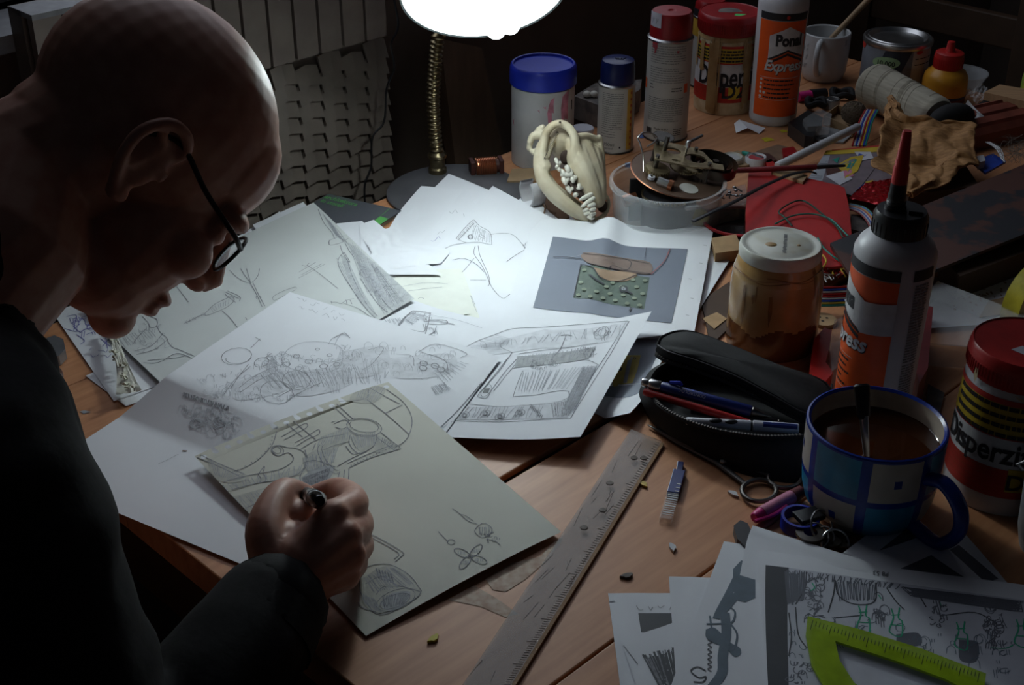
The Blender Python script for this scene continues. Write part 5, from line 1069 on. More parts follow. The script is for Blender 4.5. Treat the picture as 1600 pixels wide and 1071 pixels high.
s0 = DP(1350, 716, .965); s0 = c+V((-.008, .012, .012)); s1 = c+V((-.012, .012, zl)); e1 = at_(1346, 600, c.y+.01)
sp = thing('teaspoon', 'teaspoon with a black handle standing in the tea', 'spoon', s0)
w0 = T(1354, 712, zl); MB('steel').tube([w0+V((0, 0, -.03)), w0, w0.lerp(e1, .45), w0.lerp(e1, .55)], [.003, .003, .0042, .0045], 10, flat=.5).build('stem', sp); MB('black_plastic').tube([w0.lerp(e1, .5), w0.lerp(e1, .55), w0.lerp(e1, .97), e1], [.004, .0058, .0075, .005], 12, flat=.55).build('handle', sp); MB('steel').ell(w0+V((0, 0, -.036)), (.012, .018, .004)).build('bowl', sp)
# metal cup cut by the right edge
o, c = stand('metal_cup', 'grey metal cup cut by the right picture edge', 'cup', 1642, 890, 118); P = pf(c, [(112, None), (128, 830), (142, 760), (148, 735)]); m, (r1, zz) = cup(o, P, .0016, 'ceramic_grey', 'steel_dark'); m.mat('steel').lathe([(r1, zz-.001), (r1+.001, zz), (r1, zz+.0012), (r1-.0016, zz)], 56); m.build('body', o, local=True)
m = MB('sticker_white'); rf = lin(P); h = lambda y, F_=FR: hgt(F_, y); m.cpatch(rf, D_(-30), D_(10), h(800), h(765)); m.mat('text_grey').clines(rf, D_(-28), D_(8), h(797), h(768), 6, .0016); m.build('label', o, local=True); MB('steel').tube([(-r1-.001, -.004, h(770)), (-r1-.006, -.006, h(775)), (-r1-.001, -.006, h(782))], .0015, 8).build('rivet', o, local=True)
# ------------------------------------------------------------------ the animal skull
SD = PR(T(900, 340, .012))[2]
def K(px, py, dz=0.0): return DP(px, py, SD-dz)
def kr_(p): return p*SD/FPX
sk = thing('animal_skull', 'bleached predator skull with bared teeth, leaning on the plastic tub', 'skull', T(905, 335))
b = MB('bone')
def KT(m, pts, rs, n=12):
    P = crv([K(*p) for p in pts], 5); N = len(P); out = []
    for i in range(N):
        t = i/(N-1)*(len(rs)-1); j = min(int(t), len(rs)-2); out.append(kr_(rs[j]+(rs[j+1]-rs[j])*(t-j)))
    m.tube(P, out, n); m.ell(P[0], (out[0],)*3, n=10, m=8); m.ell(P[-1], (out[-1],)*3, n=10, m=8)
# lower jaw
KT(b, [(846, 228, .0), (842, 252, .004), (849, 280, .008), (866, 303, .010), (888, 322, .011), (910, 336, .008), (925, 341, .003)], [8, 9.5, 12, 13, 12, 10, 7])
KT(b, [(852, 215, -.002), (846, 240, .004), (852, 262, .006)], [7, 9, 10]); KT(b, [(846, 262, -.004), (860, 292, -.002), (885, 315, 0)], [9, 12, 11]); KT(b, [(866, 296, .0), (895, 318, .0), (922, 336, -.002)], [10, 9, 7])
# upper jaw and face
KT(b, [(900, 228, -.004), (905, 250, .003), (914, 272, .006), (924, 294, .006), (932, 314, .004)], [17, 20, 19, 16, 11]); KT(b, [(908, 238, -.010), (916, 264, -.006), (926, 292, -.004), (933, 312, -.002)], [24, 27, 22, 14]); KT(b, [(922, 262, -.009), (930, 285, -.006), (937, 308, -.005)], [22, 19, 11]); KT(b, [(926, 240, -.012), (930, 265, -.004), (934, 290, 0), (937, 310, 0)], [14, 15, 13, 9]); KT(b, [(936, 216, -.016), (938, 245, -.016), (940, 285, -.008), (942, 306, -.004)], [6, 8, 8, 6])
KT(b, [(896, 262, .008), (905, 282, .010), (914, 300, .010), (922, 314, .008)], [9, 9, 8, 6])
# cheek arch and brow ridges
KT(b, [(908, 272, .004), (897, 250, .010), (899, 226, .013), (895, 208, .013), (884, 196, .011), (872, 193, .009), (860, 199, .007), (852, 212, .004), (848, 232, .004)], [8, 9, 8, 7, 6.5, 6, 6.5, 7, 8]); KT(b, [(899, 222, .012), (906, 243, .012), (916, 258, .008)], [7, 8, 8]); KT(b, [(900, 214, .008), (918, 212, -.002), (934, 218, -.012)], [6, 5, 5]); KT(b, [(910, 244, .006), (924, 250, .0), (937, 240, -.012)], [7, 6, 5])
# braincase and hind knobs
b.ell(K(880, 222, -.018), (kr_(24), kr_(20), kr_(28))); b.ell(K(922, 230, -.022), (kr_(20), kr_(14), kr_(20)))
KT(b, [(874, 200, -.008), (862, 222, -.004), (852, 248, .0)], [6, 6, 7]); KT(b, [(846, 212, -.008), (834, 212, -.008), (828, 222, -.008)], [8, 6.5, 5]); KT(b, [(850, 230, -.008), (838, 238, -.006), (830, 236, -.006)], [8, 7, 4]); KT(b, [(848, 200, -.010), (840, 204, -.012)], [6, 5]); KT(b, [(830, 215, -.010), (827, 232, -.012)], [5, 5])
# nose opening rim
KT(b, [(936, 312, 0), (944, 305, -.004), (950, 312, -.012), (950, 326, -.012), (942, 338, -.006), (932, 344, -.002)], [4, 3.5, 3.5, 3.5, 4, 5])
sb = b.build('bone_tmp', sk); remesh(sb, .0011, 12); sb.name = 'bone'; sb.data.name = 'bone'
sb.data.materials.clear(); sb.data.materials.append(MT('bone'))
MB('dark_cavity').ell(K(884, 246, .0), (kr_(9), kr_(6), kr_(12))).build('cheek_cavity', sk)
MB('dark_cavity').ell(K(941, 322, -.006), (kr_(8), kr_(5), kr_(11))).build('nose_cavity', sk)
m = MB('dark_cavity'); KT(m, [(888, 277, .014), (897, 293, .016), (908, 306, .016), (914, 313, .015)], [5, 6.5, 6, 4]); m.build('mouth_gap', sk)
TE = [(869, 250, 872, 258, 3), (874, 256, 868, 263, 3), (871, 262, 876, 268, 3.2), (878, 268, 884, 275, 4), (886, 262, 890, 270, 4.6), (880, 273, 893, 274, 4.6), (892, 268, 893, 276, 4), (881, 280, 885, 289, 4.6), (888, 280, 883, 287, 3.6), (894, 276, 896, 286, 4.4), (899, 278, 893, 284, 3.4), (887, 293, 892, 302, 4), (895, 294, 891, 299, 3.2), (905, 290, 905, 297, 3.4), (908, 294, 901, 295, 3), (898, 305, 903, 304, 3.8), (921, 305, 905, 313, 3.8), (924, 312, 908, 324, 4.0), (927, 320, 918, 323, 3.8), (913, 329, 920, 327, 3.4), (928, 327, 921, 329, 3.4), (915, 334, 922, 332, 3.2), (928, 334, 921, 336, 3.2), (920, 339, 926, 338, 3), (926, 341, 921, 342, 2.6)]
for i, (x0, y0, x1, y1, r) in enumerate(TE):
    p, q = K(x0, y0, .0185), K(x1, y1, .0225); r = kr_(r); MB('tooth').tube([p.lerp(q, -.3), p, p.lerp(q, .5), p.lerp(q, .9), q], [r*.7, r, r*.95, r*.6, r*.25], 10).build('tooth', sk)
m = MB('spring_steel'); A_, B_ = K(872, 206, .012), K(858, 232, .014); ax_ = (B_-A_); e1_ = ax_.orthogonal().normalized(); e2_ = ax_.normalized().cross(e1_)
m.tube([A_+ax_*(i/84)+(e1_*cos(i*.9)+e2_*sin(i*.9))*.0016 for i in range(85)], .0004, 4); m.tube([B_, K(850, 248, .014)], .0005, 4); m.ell(K(875, 191, .018), (.0015, .0015, .0015)); m.build('spring', sk)
# ------------------------------------------------------------------ tub with clockwork
o, c = stand('plastic_tub', 'translucent round plastic tub full of clock parts', 'tub', 1038, 376, 152); h = lambda y: hgt(c, y)
zt = h(281); P = [(.066, 0), (.0665, .004), (wr(c, 174, zt)*1.0, zt*.80), (wr(c, 176, zt), zt*.86), (wr(c, 184, zt), zt*.88), (wr(c, 184, zt), zt*.97), (wr(c, 182, zt), zt)]
r1 = P[-1][0]; MB('tub_plastic').lathe([(0, 0)]+P+[(r1-.004, zt), (r1-.0045, zt*.9), (r1-.007, zt*.8), (.064, .002), (0, .002)], 72).build('tub_wall', o, local=True); TC = c; TH = zt
m = MB('tub_plastic'); a = D_(24); m.box(((r1+.002)*sin(a), -(r1+.002)*cos(a), zt*.89), (.016, .004, .004), rz=a); m.build('lip', o, local=True)
ck = thing('clock_movement', 'old brass clock movement lying on top of the plastic tub', 'clock movement', TC+V((0, 0, TH)))
CK = Matrix.Rotation(rad(10), 4, 'Y') @ Matrix.Rotation(rad(7), 4, 'X'); CX = Matrix.Translation(TC+V((.012, .012, TH+.0015))) @ CK
def ckb(mat, nm, f, bevel=0): m = MB(mat); m.X = CX; f(m); return m.build(nm, ck, bevel=bevel)
ckb('dial_brown', 'base_plate', lambda m: m.lathe([(0, 0), (.058, 0), (.0592, .001), (.058, .002), (0, .002)], 56))
ckb('copper', 'plate_edge', lambda m: m.lathe([(.0592, .0004), (.0602, .001), (.0592, .0018)], 56))
ckb('can_white', 'paper_disc', lambda m: m.lathe([(0, .0022), (.012, .0022), (.012, .0028), (0, .003)], 32, o=(.012, -.034, 0)))
def top(m):
    out = [(-.036, -.016), (-.034, .022), (-.02, .034), (.016, .03), (.03, .022), (.04, .0), (.036, -.016), (.01, -.022)]
    out = [(a*1.0, b_) for a, b_ in out]; H1 = [(-.01+.010*cos(t), .012+.008*sin(t)) for t in [2*pi*i/16 for i in range(16)]]; H2 = [(.018+.014*cos(t), .002+.011*sin(t)) for t in [2*pi*i/20 for i in range(20)]]; H3 = [(-.008+.006*cos(t), -.012+.003*sin(t)) for t in [2*pi*i/10 for i in range(10)]]
    L = [[V((*p, 0)) for p in l] for l in (out, H1, H2, H3)]; fl = [p for l in L for p in l]; tri = [tuple(t) for t in tessellate_polygon(L)]
    for z in (.024, .0262): m.add([p+V((0, 0, z)) for p in fl], tri, sm=False)
    for l in L: m.add([p+V((0, 0, .024)) for p in l]+[p+V((0, 0, .0262)) for p in l], [(i, (i+1) % len(l), (i+1) % len(l)+len(l), i+len(l)) for i in range(len(l))], sm=False)
ckb('brass_plate', 'top_plate', top)
for x, y in ((-.032, -.012), (-.03, .024), (.034, -.010), (.02, .024)): ckb('steel_dark', 'pillar', lambda m: m.lathe([(0, .002), (.004, .002), (.0032, .006), (.0032, .02), (.004, .024), (.0025, .0262), (.0025, .03), (0, .03)], 16, o=(x, y, 0)))
def gear(m, x, y, z, r, n, th=.0016):
    prof = [(r if (i % 4) in (1, 2) else r*.9, 2*pi*i/(4*n)) for i in range(4*n)]; m.prism([(x+q*cos(t), y+q*sin(t), z) for q, t in prof], (0, 0, th))
ckb('brass_plate', 'gear_wheel', lambda m: gear(m, -.028, -.012, .006, .016, 30, .006)); ckb('brass_plate', 'gear_wheel', lambda m: gear(m, .006, .0, .011, .018, 36)); ckb('brass_old', 'gear_wheel', lambda m: gear(m, .018, -.006, .016, .013, 26)); ckb('steel_dark', 'gear_wheel', lambda m: gear(m, -.024, .026, .036, .014, 40, .001))
ckb('steel', 'arbor', lambda m: m.lathe([(0, .02), (.0016, .02), (.0016, .038), (.0034, .039), (.0034, .046), (.002, .048), (0, .048)], 14, o=(.004, .004, 0))); ckb('steel_dark', 'arbor', lambda m: m.lathe([(0, .02), (.003, .02), (.003, .044), (.0024, .046), (0, .046)], 14, o=(-.022, .010, 0))); ckb('steel', 'lever', lambda m: m.tube([(.004, .004, .046), (.022, .02, .05)], .0018, 8))
ckb('spring_steel', 'mainspring', lambda m: [m.grid([[((.010+.0016*i/6)*cos(i*.26)+.046, (.010+.0016*i/6)*sin(i*.26)+.012, z) for z in (.008, .021)] for i in range(90)])]+[m.tube([(.046, .012, .006), (.046, .012, .023)], .004, 10)])
ckb('brass_plate', 'spring_bridge', lambda m: m.box((.042, -.004, .0225), (.024, .014, .0016)))
ckb('steel', 'roller', lambda m: m.tube([(-.028, -.034, .006), (-.015, -.040, .006)], .006, 14)); ckb('copper', 'roller_end', lambda m: m.tube([(-.015, -.040, .006), (-.010, -.042, .006)], .0075, 16)); ckb('sticker_white', 'washer', lambda m: m.lathe([(.002, .004), (.0045, .004), (.0045, .008), (.002, .008)], 16, o=(-.036, -.028, 0)))
ckb('steel', 'wire_loop', lambda m: m.tube(crv([(-.044, -.01, .002), (-.047, .004, .016), (-.054, .010, .030), (-.058, .012, .036), (-.052, .016, .042), (-.042, .018, .042), (-.034, .018, .038), (-.035, .017, .032), (-.042, .02, .022)], 6), .0011, 8))
# parts lying inside the tub
m = MB('black_matte'); m.box(TC+V((-.034, -.004, .03)), (.03, .004, .058), rz=.25); tag(m.build('black_plate', bevel=.0008), 'black plate standing in the plastic tub', 'plate')
MB('black_plastic').lathe([(0, 0), (.034, 0), (.034, .04), (.032, .042), (0, .042)], 40, o=TC+V((-.0, -.022, .003))).build('gear_drum'); o = SC.objects['gear_drum']; tag(o, 'black toothed drum inside the plastic tub', 'drum')
m = MB('brass_old')
for i in range(22): a = D_(150+i*7); m.box(V((0, -.022, .045))+TC+V((.034*cos(a), .034*sin(a)*1, 0)), (.0018, .0018, .003))
m.build('tooth_ring', o)
tag(MB('copper').tube([TC+V((-.056, -.012, .03)), TC+V((-.040, -.006, .034))], .008, 14).build('copper_tube'), 'short copper tube inside the plastic tub', 'tube')
tag(MB('tape_yellow').ell(TC+V((.035, -.03, .016)), (.016, .014, .013)).build('yellow_knob'), 'yellow knob seen dimly through the tub wall', 'knob')
# copper coil
o = thing('copper_coil', 'coil of copper wire on a dark red former, beside the lamp base', 'coil', T(760, 268)); A_, B_ = T(734, 262, .0135), T(785, 258, .0135); ax_ = (B_-A_).normalized()
MB('dark_red').tube([A_, B_], .0095, 14).build('core', o)
for p in (A_, B_.lerp(A_, .12)): MB('dark_red').box(p+ax_*.003, (.006, .021, .021), rz=math.atan2(ax_.y, ax_.x)).build('end_block', o, bevel=.001)
m = MB('copper'); e1_ = V((0, 0, 1)); e2_ = ax_.cross(e1_); L_ = (B_-A_).length
m.tube([A_.lerp(B_, .17+.62*i/168)+(e1_*cos(i*2*pi/14)+e2_*sin(i*2*pi/14))*.0122 for i in range(169)], .0013, 6); m.build('winding', o)
# tape roll and block beneath
def slab(name, px, z, th, mat, label=None, cat=None, group=None, bevel=.0006, parent=None, sm=False):
    pts = [T(p[0], p[1], p[2] if len(p) > 2 else z) for p in px]; m = MB(mat).prism(pts, (0, 0, -th)); o = m.build(name, parent, bevel=bevel); return tag(o, label, cat, group) if label else o
slab('wood_block', [(792, 283), (800, 264), (846, 262), (850, 282)], .008, .008, 'pale_wood', 'small flat wood block under the white ring beside the skull', 'wood block')
ra = T(832, 300, .020); m = MB('white_plastic'); X_ = Matrix.Translation(ra) @ Matrix.Rotation(rad(-62), 4, 'Z') @ Matrix.Rotation(pi/2, 4, 'X'); m.X = X_
m.lathe([(.0165, -.009), (.0195, -.009), (.0195, .009), (.0165, .009), (.0165, -.009)], 40, a0=-2.2, a1=2.6); tag(m.build('plastic_ring'), 'curled white plastic ring left of the skull', 'ring')
slab('leather_scrap', [(853, 300), (872, 322), (890, 338), (880, 345), (858, 330), (848, 312)], .006, .005, 'pink_pale' if False else 'scrap_brown', 'brown scrap tucked under the jaw of the skull', 'scrap')
m = MB('scrap_brown')
for (x0, y0, x1, y1) in ((848, 318, 852, 326), (852, 326, 850, 334), (858, 327, 868, 333), (850, 322, 858, 328)): m.tube([T(x0, y0, .0085), T(x1, y1, .0085)], .0011, 5)
tag(m.build('brown_crumbs'), 'brown crumbs on the sheet nearest the skull', 'crumbs', kind='stuff')
# stone block with two white pills
slab('stone_block', [(897, 150), (930, 130), (1003, 124), (1000, 140), (950, 170)], .036, .035, 'stone_grey', 'dark rough block behind the blue-capped spray can', 'block')
for x in (917, 928): tag(MB('tooth').ell(T(x, 147, .041), (.006, .006, .005)).build('white_pill'), 'white pill lying on the dark rough block', 'pill', 'white pills on the dark block')
# ------------------------------------------------------------------ book
BK = [(513, 303), (627, 329), (560, 374), (432, 350)]; o = thing('book', 'grey book with green title, lying under the papers by the radiator', 'book', T(530, 340))
slab('cover', BK, .0085, .0009, 'book_grey', parent=o, bevel=0); slab('cover', BK, .001, .0009, 'book_grey', parent=o, bevel=0)
slab('pages', [(514, 304), (625, 329), (559, 372), (434, 350)], .0076, .0066, 'book_pages', parent=o, bevel=0)
bs = Sheet([[(513, 303), (627, 329)], [(432, 350), (560, 374)]], z=.0087, wav=0, mat='book_grey'); bs.mb = MB('book_green')
def btext(t, o_, s_): bs.text(t, o_, (.968, .25), (.80, -.60), s_, 'book_green', .012)
btext('architektura', (505.5, 309.5), 10.6); btext('in stoteli', (499.5, 315.5), 10.2); bs.mb.build('title', o); bs.mb = MB('book_green'); bs.line([(609, 326), (596, 337)], .0009, 'book_green'); bs.mb.build('thin_line', o); bs.mb = MB('book_green'); bs.blob([(594, 338), (610, 343), (595, 352.5), (585, 345)], 'book_green', smooth=False); bs.mb.build('green_patch', o)
# ------------------------------------------------------------------ mobile phone, paper scraps
slab('mobile_phone', [(62, 532), (85, 524), (99, 530), (102, 545), (92, 556), (70, 566), (56, 560)], .013, .012, 'phone_silver', 'silver mobile phone half hidden by the black jacket', 'phone', bevel=.003)
s = Sheet([[(1147, 193), (1150, 208)], [(1155, 187, .010), (1168, 200, .008)], [(1196, 200, .004), (1186, 209, .001)]], z=.001, smooth=False, wav=0, nu=6, nv=10); s.build('paper_scrap', 'small folded white paper scrap beside the back glue bottle', cat='paper scrap', group=None)
# ------------------------------------------------------------------ pencil case with pens
pc = thing('pencil_case', 'open black zip pencil case holding pens', 'pencil case', T(1130, 660))
OUT = [(1008, 604), (1004, 632), (1020, 662), (1050, 690), (1095, 716), (1150, 738), (1205, 752), (1262, 752), (1300, 712), (1300, 655), (1240, 612), (1160, 585), (1080, 570), (1030, 582)]
bot = [T(x, y) for x, y in OUT]; cen = sum(bot, V((0, 0, 0)))/len(bot); bot = crv(bot+bot[:1], 5)[:-1]
def ring_(k, z): return [cen+(p-cen)*k+V((0, 0, z)) for p in bot]
def ringpx(L, z): return crv([T(x, y, z) for x, y in L]+[T(*L[0], z)], 5)[:-1]
LIP = [(1012, 598), (1010, 612), (1030, 636), (1066, 657), (1110, 672), (1150, 680), (1200, 685), (1255, 683), (1292, 660), (1292, 632), (1230, 596), (1160, 572), (1085, 556), (1032, 572)]
lip = ringpx(LIP, .030)
m = MB('black_matte'); mid_ = [a.lerp(b_, .5)+(a-cen)*.06 for a, b_ in zip(bot, lip)]
m.grid([bot, mid_, lip], close=True); inn = [p+(cen-p)*.03-V((0, 0, .002)) for p in lip]; m.grid([lip, inn, [cen+(p-cen)*.93+V((0, 0, .004)) for p in bot]], close=True); m.poly([cen+(p-cen)*.93+V((0, 0, .004)) for p in bot]); m.poly([p+V((0, 0, .0003)) for p in bot]); m.build('pouch', pc)
def zipper(P, nm):
    m = MB('black_matte').tube(P, .0022, 6); m.mat('steel_dark'); acc = 0
    for i in range(len(P)-1):
        n = max(1, int((P[i+1]-P[i]).length/.0024))
        for k in range(n):
            q = P[i].lerp(P[i+1], k/n); m.box(q+V((0, 0, .0012)), (.0013, .0026, .0026), rz=math.atan2((P[i+1]-P[i]).y, (P[i+1]-P[i]).x))
    return m.build(nm, pc)
zipper(crv([T(x, y, .0305) for x, y in ((1016, 610), (1030, 634), (1066, 656), (1110, 671), (1150, 679), (1200, 684), (1255, 682))], 5), 'zipper')
FL = [(1027, 541, .050), (1034, 528, .054), (1060, 519, .056), (1092, 523, .054), (1150, 545, .050), (1215, 572, .046), (1290, 600, .040), (1300, 640, .030), (1262, 649, .032), (1210, 622, .038), (1150, 590, .044), (1090, 566, .048), (1045, 552, .050)]
fl = crv([T(*p) for p in FL]+[T(*FL[0])], 4)[:-1]; fc = sum(fl, V((0, 0, 0)))/len(fl); m = MB('black_matte')
m.grid([[p-V((0, 0, .010)) for p in fl], [p+(p-fc)*.02-V((0, 0, .005)) for p in fl], fl, [fc+(p-fc)*.93+V((0, 0, .003)) for p in fl], [fc+(p-fc)*.6+V((0, 0, .006)) for p in fl], [fc+(p-fc)*.02+V((0, 0, .007)) for p in fl]], close=True); m.poly([p-V((0, 0, .010)) for p in fl]); m.build('flap', pc)
zipper(crv([T(*p)-V((0, 0, .009)) for p in ((1034, 538, .050), (1027, 543, .050), (1045, 553, .050), (1090, 567, .048), (1150, 591, .044), (1210, 623, .038), (1258, 648, .032))], 5), 'zipper')
m = MB('black_plastic').tube([p+V((0, 0, .001)) for p in fl+fl[:1]], .0012, 6, caps=False); m.build('piping', pc)
m = MB('black_matte'); g0 = [T(1262, 649, .026), T(1300, 640, .024), T(1300, 600, .034)]; g1 = [T(1275, 690, .028), T(1300, 668, .026), T(1297, 640, .022)]; m.grid([g0, g1]); m.build('hinge_gusset', pc, solid=.002)
def pen(name, label, a, b_, r, spec, cat='pen'):
    A_, B_ = T(*a), T(*b_); o = thing(name, label, cat, A_)
    for nm, mat, t0, t1, k0, k1 in spec: MB(mat).tube([A_.lerp(B_, t0), A_.lerp(B_, t0+.01), A_.lerp(B_, (t0+t1)/2), A_.lerp(B_, t1-.01), A_.lerp(B_, t1)], [r*k0*.85, r*k0, r*(k0+k1)/2, r*k1, r*k1*.85], 14).build(nm, o)
    return o, A_, B_
o, A_, B_ = pen('ballpoint_pen', 'blue ballpoint pen with a silver button and white lettering, in the pencil case', (1003, 597, .040), (1205, 652, .028), .0058, [('button', 'steel', 0, .06, .75, .75), ('collar', 'steel', .055, .15, .95, 1.0), ('barrel', 'lead_blue', .15, .85, 1.0, 1.0), ('tip', 'steel_dark', .85, 1.0, .95, .2)])
MB('blue_plastic').tube([A_.lerp(B_, .22)+V((0, .002, .006)), A_.lerp(B_, .30)+V((0, .002, .009)), A_.lerp(B_, .31)+V((0, .002, .007))], .002, 6).build('clip', o)
n_ = (B_-A_).normalized(); m = MB('text_white'); vs, fs = font_mesh('CONTROLOC', .01, 0); sd = n_.cross(V((0, 0, 1))).normalized(); u2 = -sd.cross(n_) if False else V((0, 0, 1))
q0 = A_.lerp(B_, .50); upv = (CAM-q0).normalized(); upv = (upv-n_*upv.dot(n_)).normalized(); sd = n_.cross(upv)
m.add([q0+upv*.00605+sd*(-.0018+y*.0)-n_*(x*.0042)+(-sd if True else sd)*(-(y-.35)*.0042) for x, y in vs], fs, sm=False); m.build('lettering', o)
pen('pencil', 'red pencil lying in the pencil case below the blue ballpoint', (1006, 612, .034), (1190, 668, .026), .0038, [('barrel', 'red_plastic', 0, .9, 1, 1), ('point', 'pale_wood', .9, 1, .9, .15)], 'pencil')
o, A_, B_ = pen('ballpoint_pen', 'white and dark blue pen lying along the front zip of the pencil case', (1072, 658, .030), (1248, 671, .031), .0052, [('barrel', 'sticker_white', 0, .58, .7, 1.0), ('band', 'black_plastic', .575, .59, 1.03, 1.03), ('cap', 'sticker_white', .59, 1.0, 1.05, 1.0)])
MB('lead_blue').tube([A_.lerp(B_, .68)+V((0, -.0022, .0036)), A_.lerp(B_, .98)+V((0, -.0022, .0036))], .0028, 8).build('window', o); m = MB('black_plastic')
for t in (.26, .40): m.ell(A_.lerp(B_, t)+V((0, -.002, .0040)), (.006, .003, .002))
m.build('grip', o)
pen('ballpoint_pen', 'dark grey pen deepest in the pencil case', (1080, 640, .022), (1230, 664, .020), .0048, [('barrel', 'black_plastic', 0, .9, 1, 1), ('tip', 'steel_dark', .9, 1, .9, .2)])
# ------------------------------------------------------------------ near right small things
o = thing('scissors', 'old dark scissors with finger loops poking out from under the pencil case', 'scissors', T(1150, 740))
for cx, cy, a_, b_, r in ((1186, 767, 27, 17, .0022), (1226, 748, 26, 15, .0022)):
    MB('steel_dark').tube([T(cx+a_*cos(t), cy+b_*sin(t), .004) for t in [2*pi*i/28 for i in range(29)]], r, 8, caps=False).build('finger_loop', o)
MB('steel_dark').tube([T(1165, 757, .004), T(1120, 722, .004), T(1060, 690, .004), T(1012, 664, .003)], [.0026, .004, .004, .001], 8, flat=.5).build('blade', o); MB('steel_dark').tube([T(1202, 742, .005), T(1140, 720, .006), T(1075, 695, .006), T(1020, 668, .004)], [.0026, .004, .004, .001], 8, flat=.5).build('blade', o); MB('steel').lathe([(0, 0), (.003, 0), (.003, .0015), (0, .002)], 14, o=T(1130, 722, .007)).build('pivot', o)
o, A_, B_ = pen('highlighter', 'pink highlighter lying against the checked mug', (1178, 810, .007), (1252, 768, .007), .0062, [('cap_tip', 'pink', 0, .16, .75, 1), ('body', 'pink_pale', .15, .8, 1.05, 1.0), ('end', 'wine_red', .8, 1, .95, .9)], 'highlighter')
MB('pink').tube(crv([A_+V((0, -.006, .001)), A_.lerp(B_, .3)+V((.003, -.0085, .001)), A_.lerp(B_, .6)+V((.002, -.0075, .001))], 5), .0018, 8).build('clip', o)
slab('usb_stick', [(1146, 822), (1157, 813), (1168, 818), (1186, 852), (1172, 862), (1152, 842)], .009, .008, 'black_plastic', 'small black glossy stick at the left of the key ring', 'stick', bevel=.002)
o = thing('key_ring', 'bunch of keys on split rings with a blue band and black fob', 'keys', T(1262, 830))
MB('blue_plastic').lathe([(.014, -.006), (.0165, -.006), (.0165, .006), (.014, .006), (.014, -.006)], 40, o=T(1250, 815, .010)).build('blue_band', o)
MB('black_plastic').box(T(1264, 806, .016), (.024, .016, .005), rz=.4).build('fob', o, bevel=.001)
def loop(c_, r, t, tilt, az): 
    R_ = Matrix.Rotation(az, 3, 'Z') @ Matrix.Rotation(tilt, 3, 'X'); return MB('steel').tube([c_+R_ @ V((r*cos(2*pi*i/36), r*sin(2*pi*i/36), 0)) for i in range(37)], t, 8, caps=False)
for q, r, t, ti, az in (((1284, 822, .014), .0135, .001, 1.0, .8), ((1272, 838, .010), .012, .001, .5, -.3), ((1305, 850, .008), .012, .001, .9, .2), ((1290, 838, .010), .008, .0008, 1.2, -.9)): loop(T(*q), r, t, ti, az).build('split_ring', o)
m = MB('steel_dark').lathe([(.006, 0), (.0125, 0), (.0125, .003), (.006, .003), (.006, 0)], 30, o=T(1266, 836, .011)); m.build('washer', o)
for a_, q in ((.5, (1296, 846, .005)), (-.2, (1280, 850, .004)), (1.0, (1310, 840, .004))):
    m = MB('steel_dark'); p = T(*q); R_ = Matrix.Rotation(a_, 3, 'Z'); m.lathe([(0, 0), (.010, 0), (.010, .002), (0, .002)], 20, o=p); m.box(p+R_ @ V((.022, 0, .001)), (.028, .006, .002), rz=a_); m.box(p+R_ @ V((.03, -.004, .001)), (.004, .004, .002), rz=a_); m.build('key', o)
o = thing('lead_tube', 'tube of pencil leads with dark blue top and striped label on bare table', 'lead tube', T(1048, 790))
def bx4(a, b_, w, hh, mat, nm, z=0):
    A_, B_ = T(*a), T(*b_); d_ = B_-A_; m = MB(mat); m.box((A_+B_)/2+V((0, 0, hh/2+z)), (d_.length, w, hh), rz=math.atan2(d_.y, d_.x)); return m.build(nm, o, bevel=.0006)
bx4((1061, 742), (1051, 778), .011, .006, 'lead_blue', 'sleeve'); bx4((1051, 778), (1039, 819), .011, .0058, 'clear_plastic', 'case'); bx4((1063, 728), (1061, 742), .006, .005, 'blue_dark', 'cap')
m = MB('text_white'); A_, B_ = T(1052, 774, .0062), T(1042, 808, .0062); d_ = B_-A_
for i in range(10): m.box(A_+d_*(i/10), (.0007+.0005*(i % 3), .0095, .0002), rz=math.atan2(d_.y, d_.x))
A_, B_ = T(1058, 755, .0062), T(1053, 772, .0062); d_ = B_-A_
for i in range(3): m.box(A_+d_*(i/3+.1)+V((.002, 0, 0)), (.0012, .004, .0002), rz=math.atan2(d_.y, d_.x))
m.build('label', o)
# ruler
o = thing('ruler', 'long scratched clear plastic ruler lying across the table', 'ruler', T(880, 860))
RL = [(986, 671), (1034, 690), (776, 1108), (698, 1108)]; slab('blade', RL, .0035, .003, 'ruler_plastic', parent=o, bevel=.0006)
m = MB('raw_wood').prism([T(1034, 691, .0036), T(1038, 693, .0030), T(783, 1108, .0030), T(776, 1108, .0036)], (0, 0, -.003)); m.build('edge_strip', o)
m = MB('ruler_scratch'); rs_ = lambda t, u, z=.0037: T(*( (V((RL[0][0], RL[0][1], 0)).lerp(V((RL[3][0], RL[3][1], 0)), t)).lerp(V((RL[1][0], RL[1][1], 0)).lerp(V((RL[2][0], RL[2][1], 0)), t), u).xy), z)
for i in range(30): t, u = random.random(), random.uniform(.05, .95); m.tube([rs_(t, u), rs_(min(1, t+random.uniform(.01, .07)), min(.98, max(.02, u+random.uniform(-.12, .12))))], .00018, 3, caps=False)
for i in range(120): t = i/120; m.tube([rs_(t, .97), rs_(t, .97-(.12 if i % 10 else .22))], .00022, 3, caps=False)
m.build('scratches', o); m = MB('edge_wood')
for t, u in ((.08, .55), (.18, .35), (.27, .6), (.34, .42), (.07, .8)): p = rs_(t, u); m.lathe([(0, 0), (.0035, 0), (.003, .0006), (0, .0007)], 14, o=p-V((0, 0, .0002)))
m.build('dirt_spots', o)
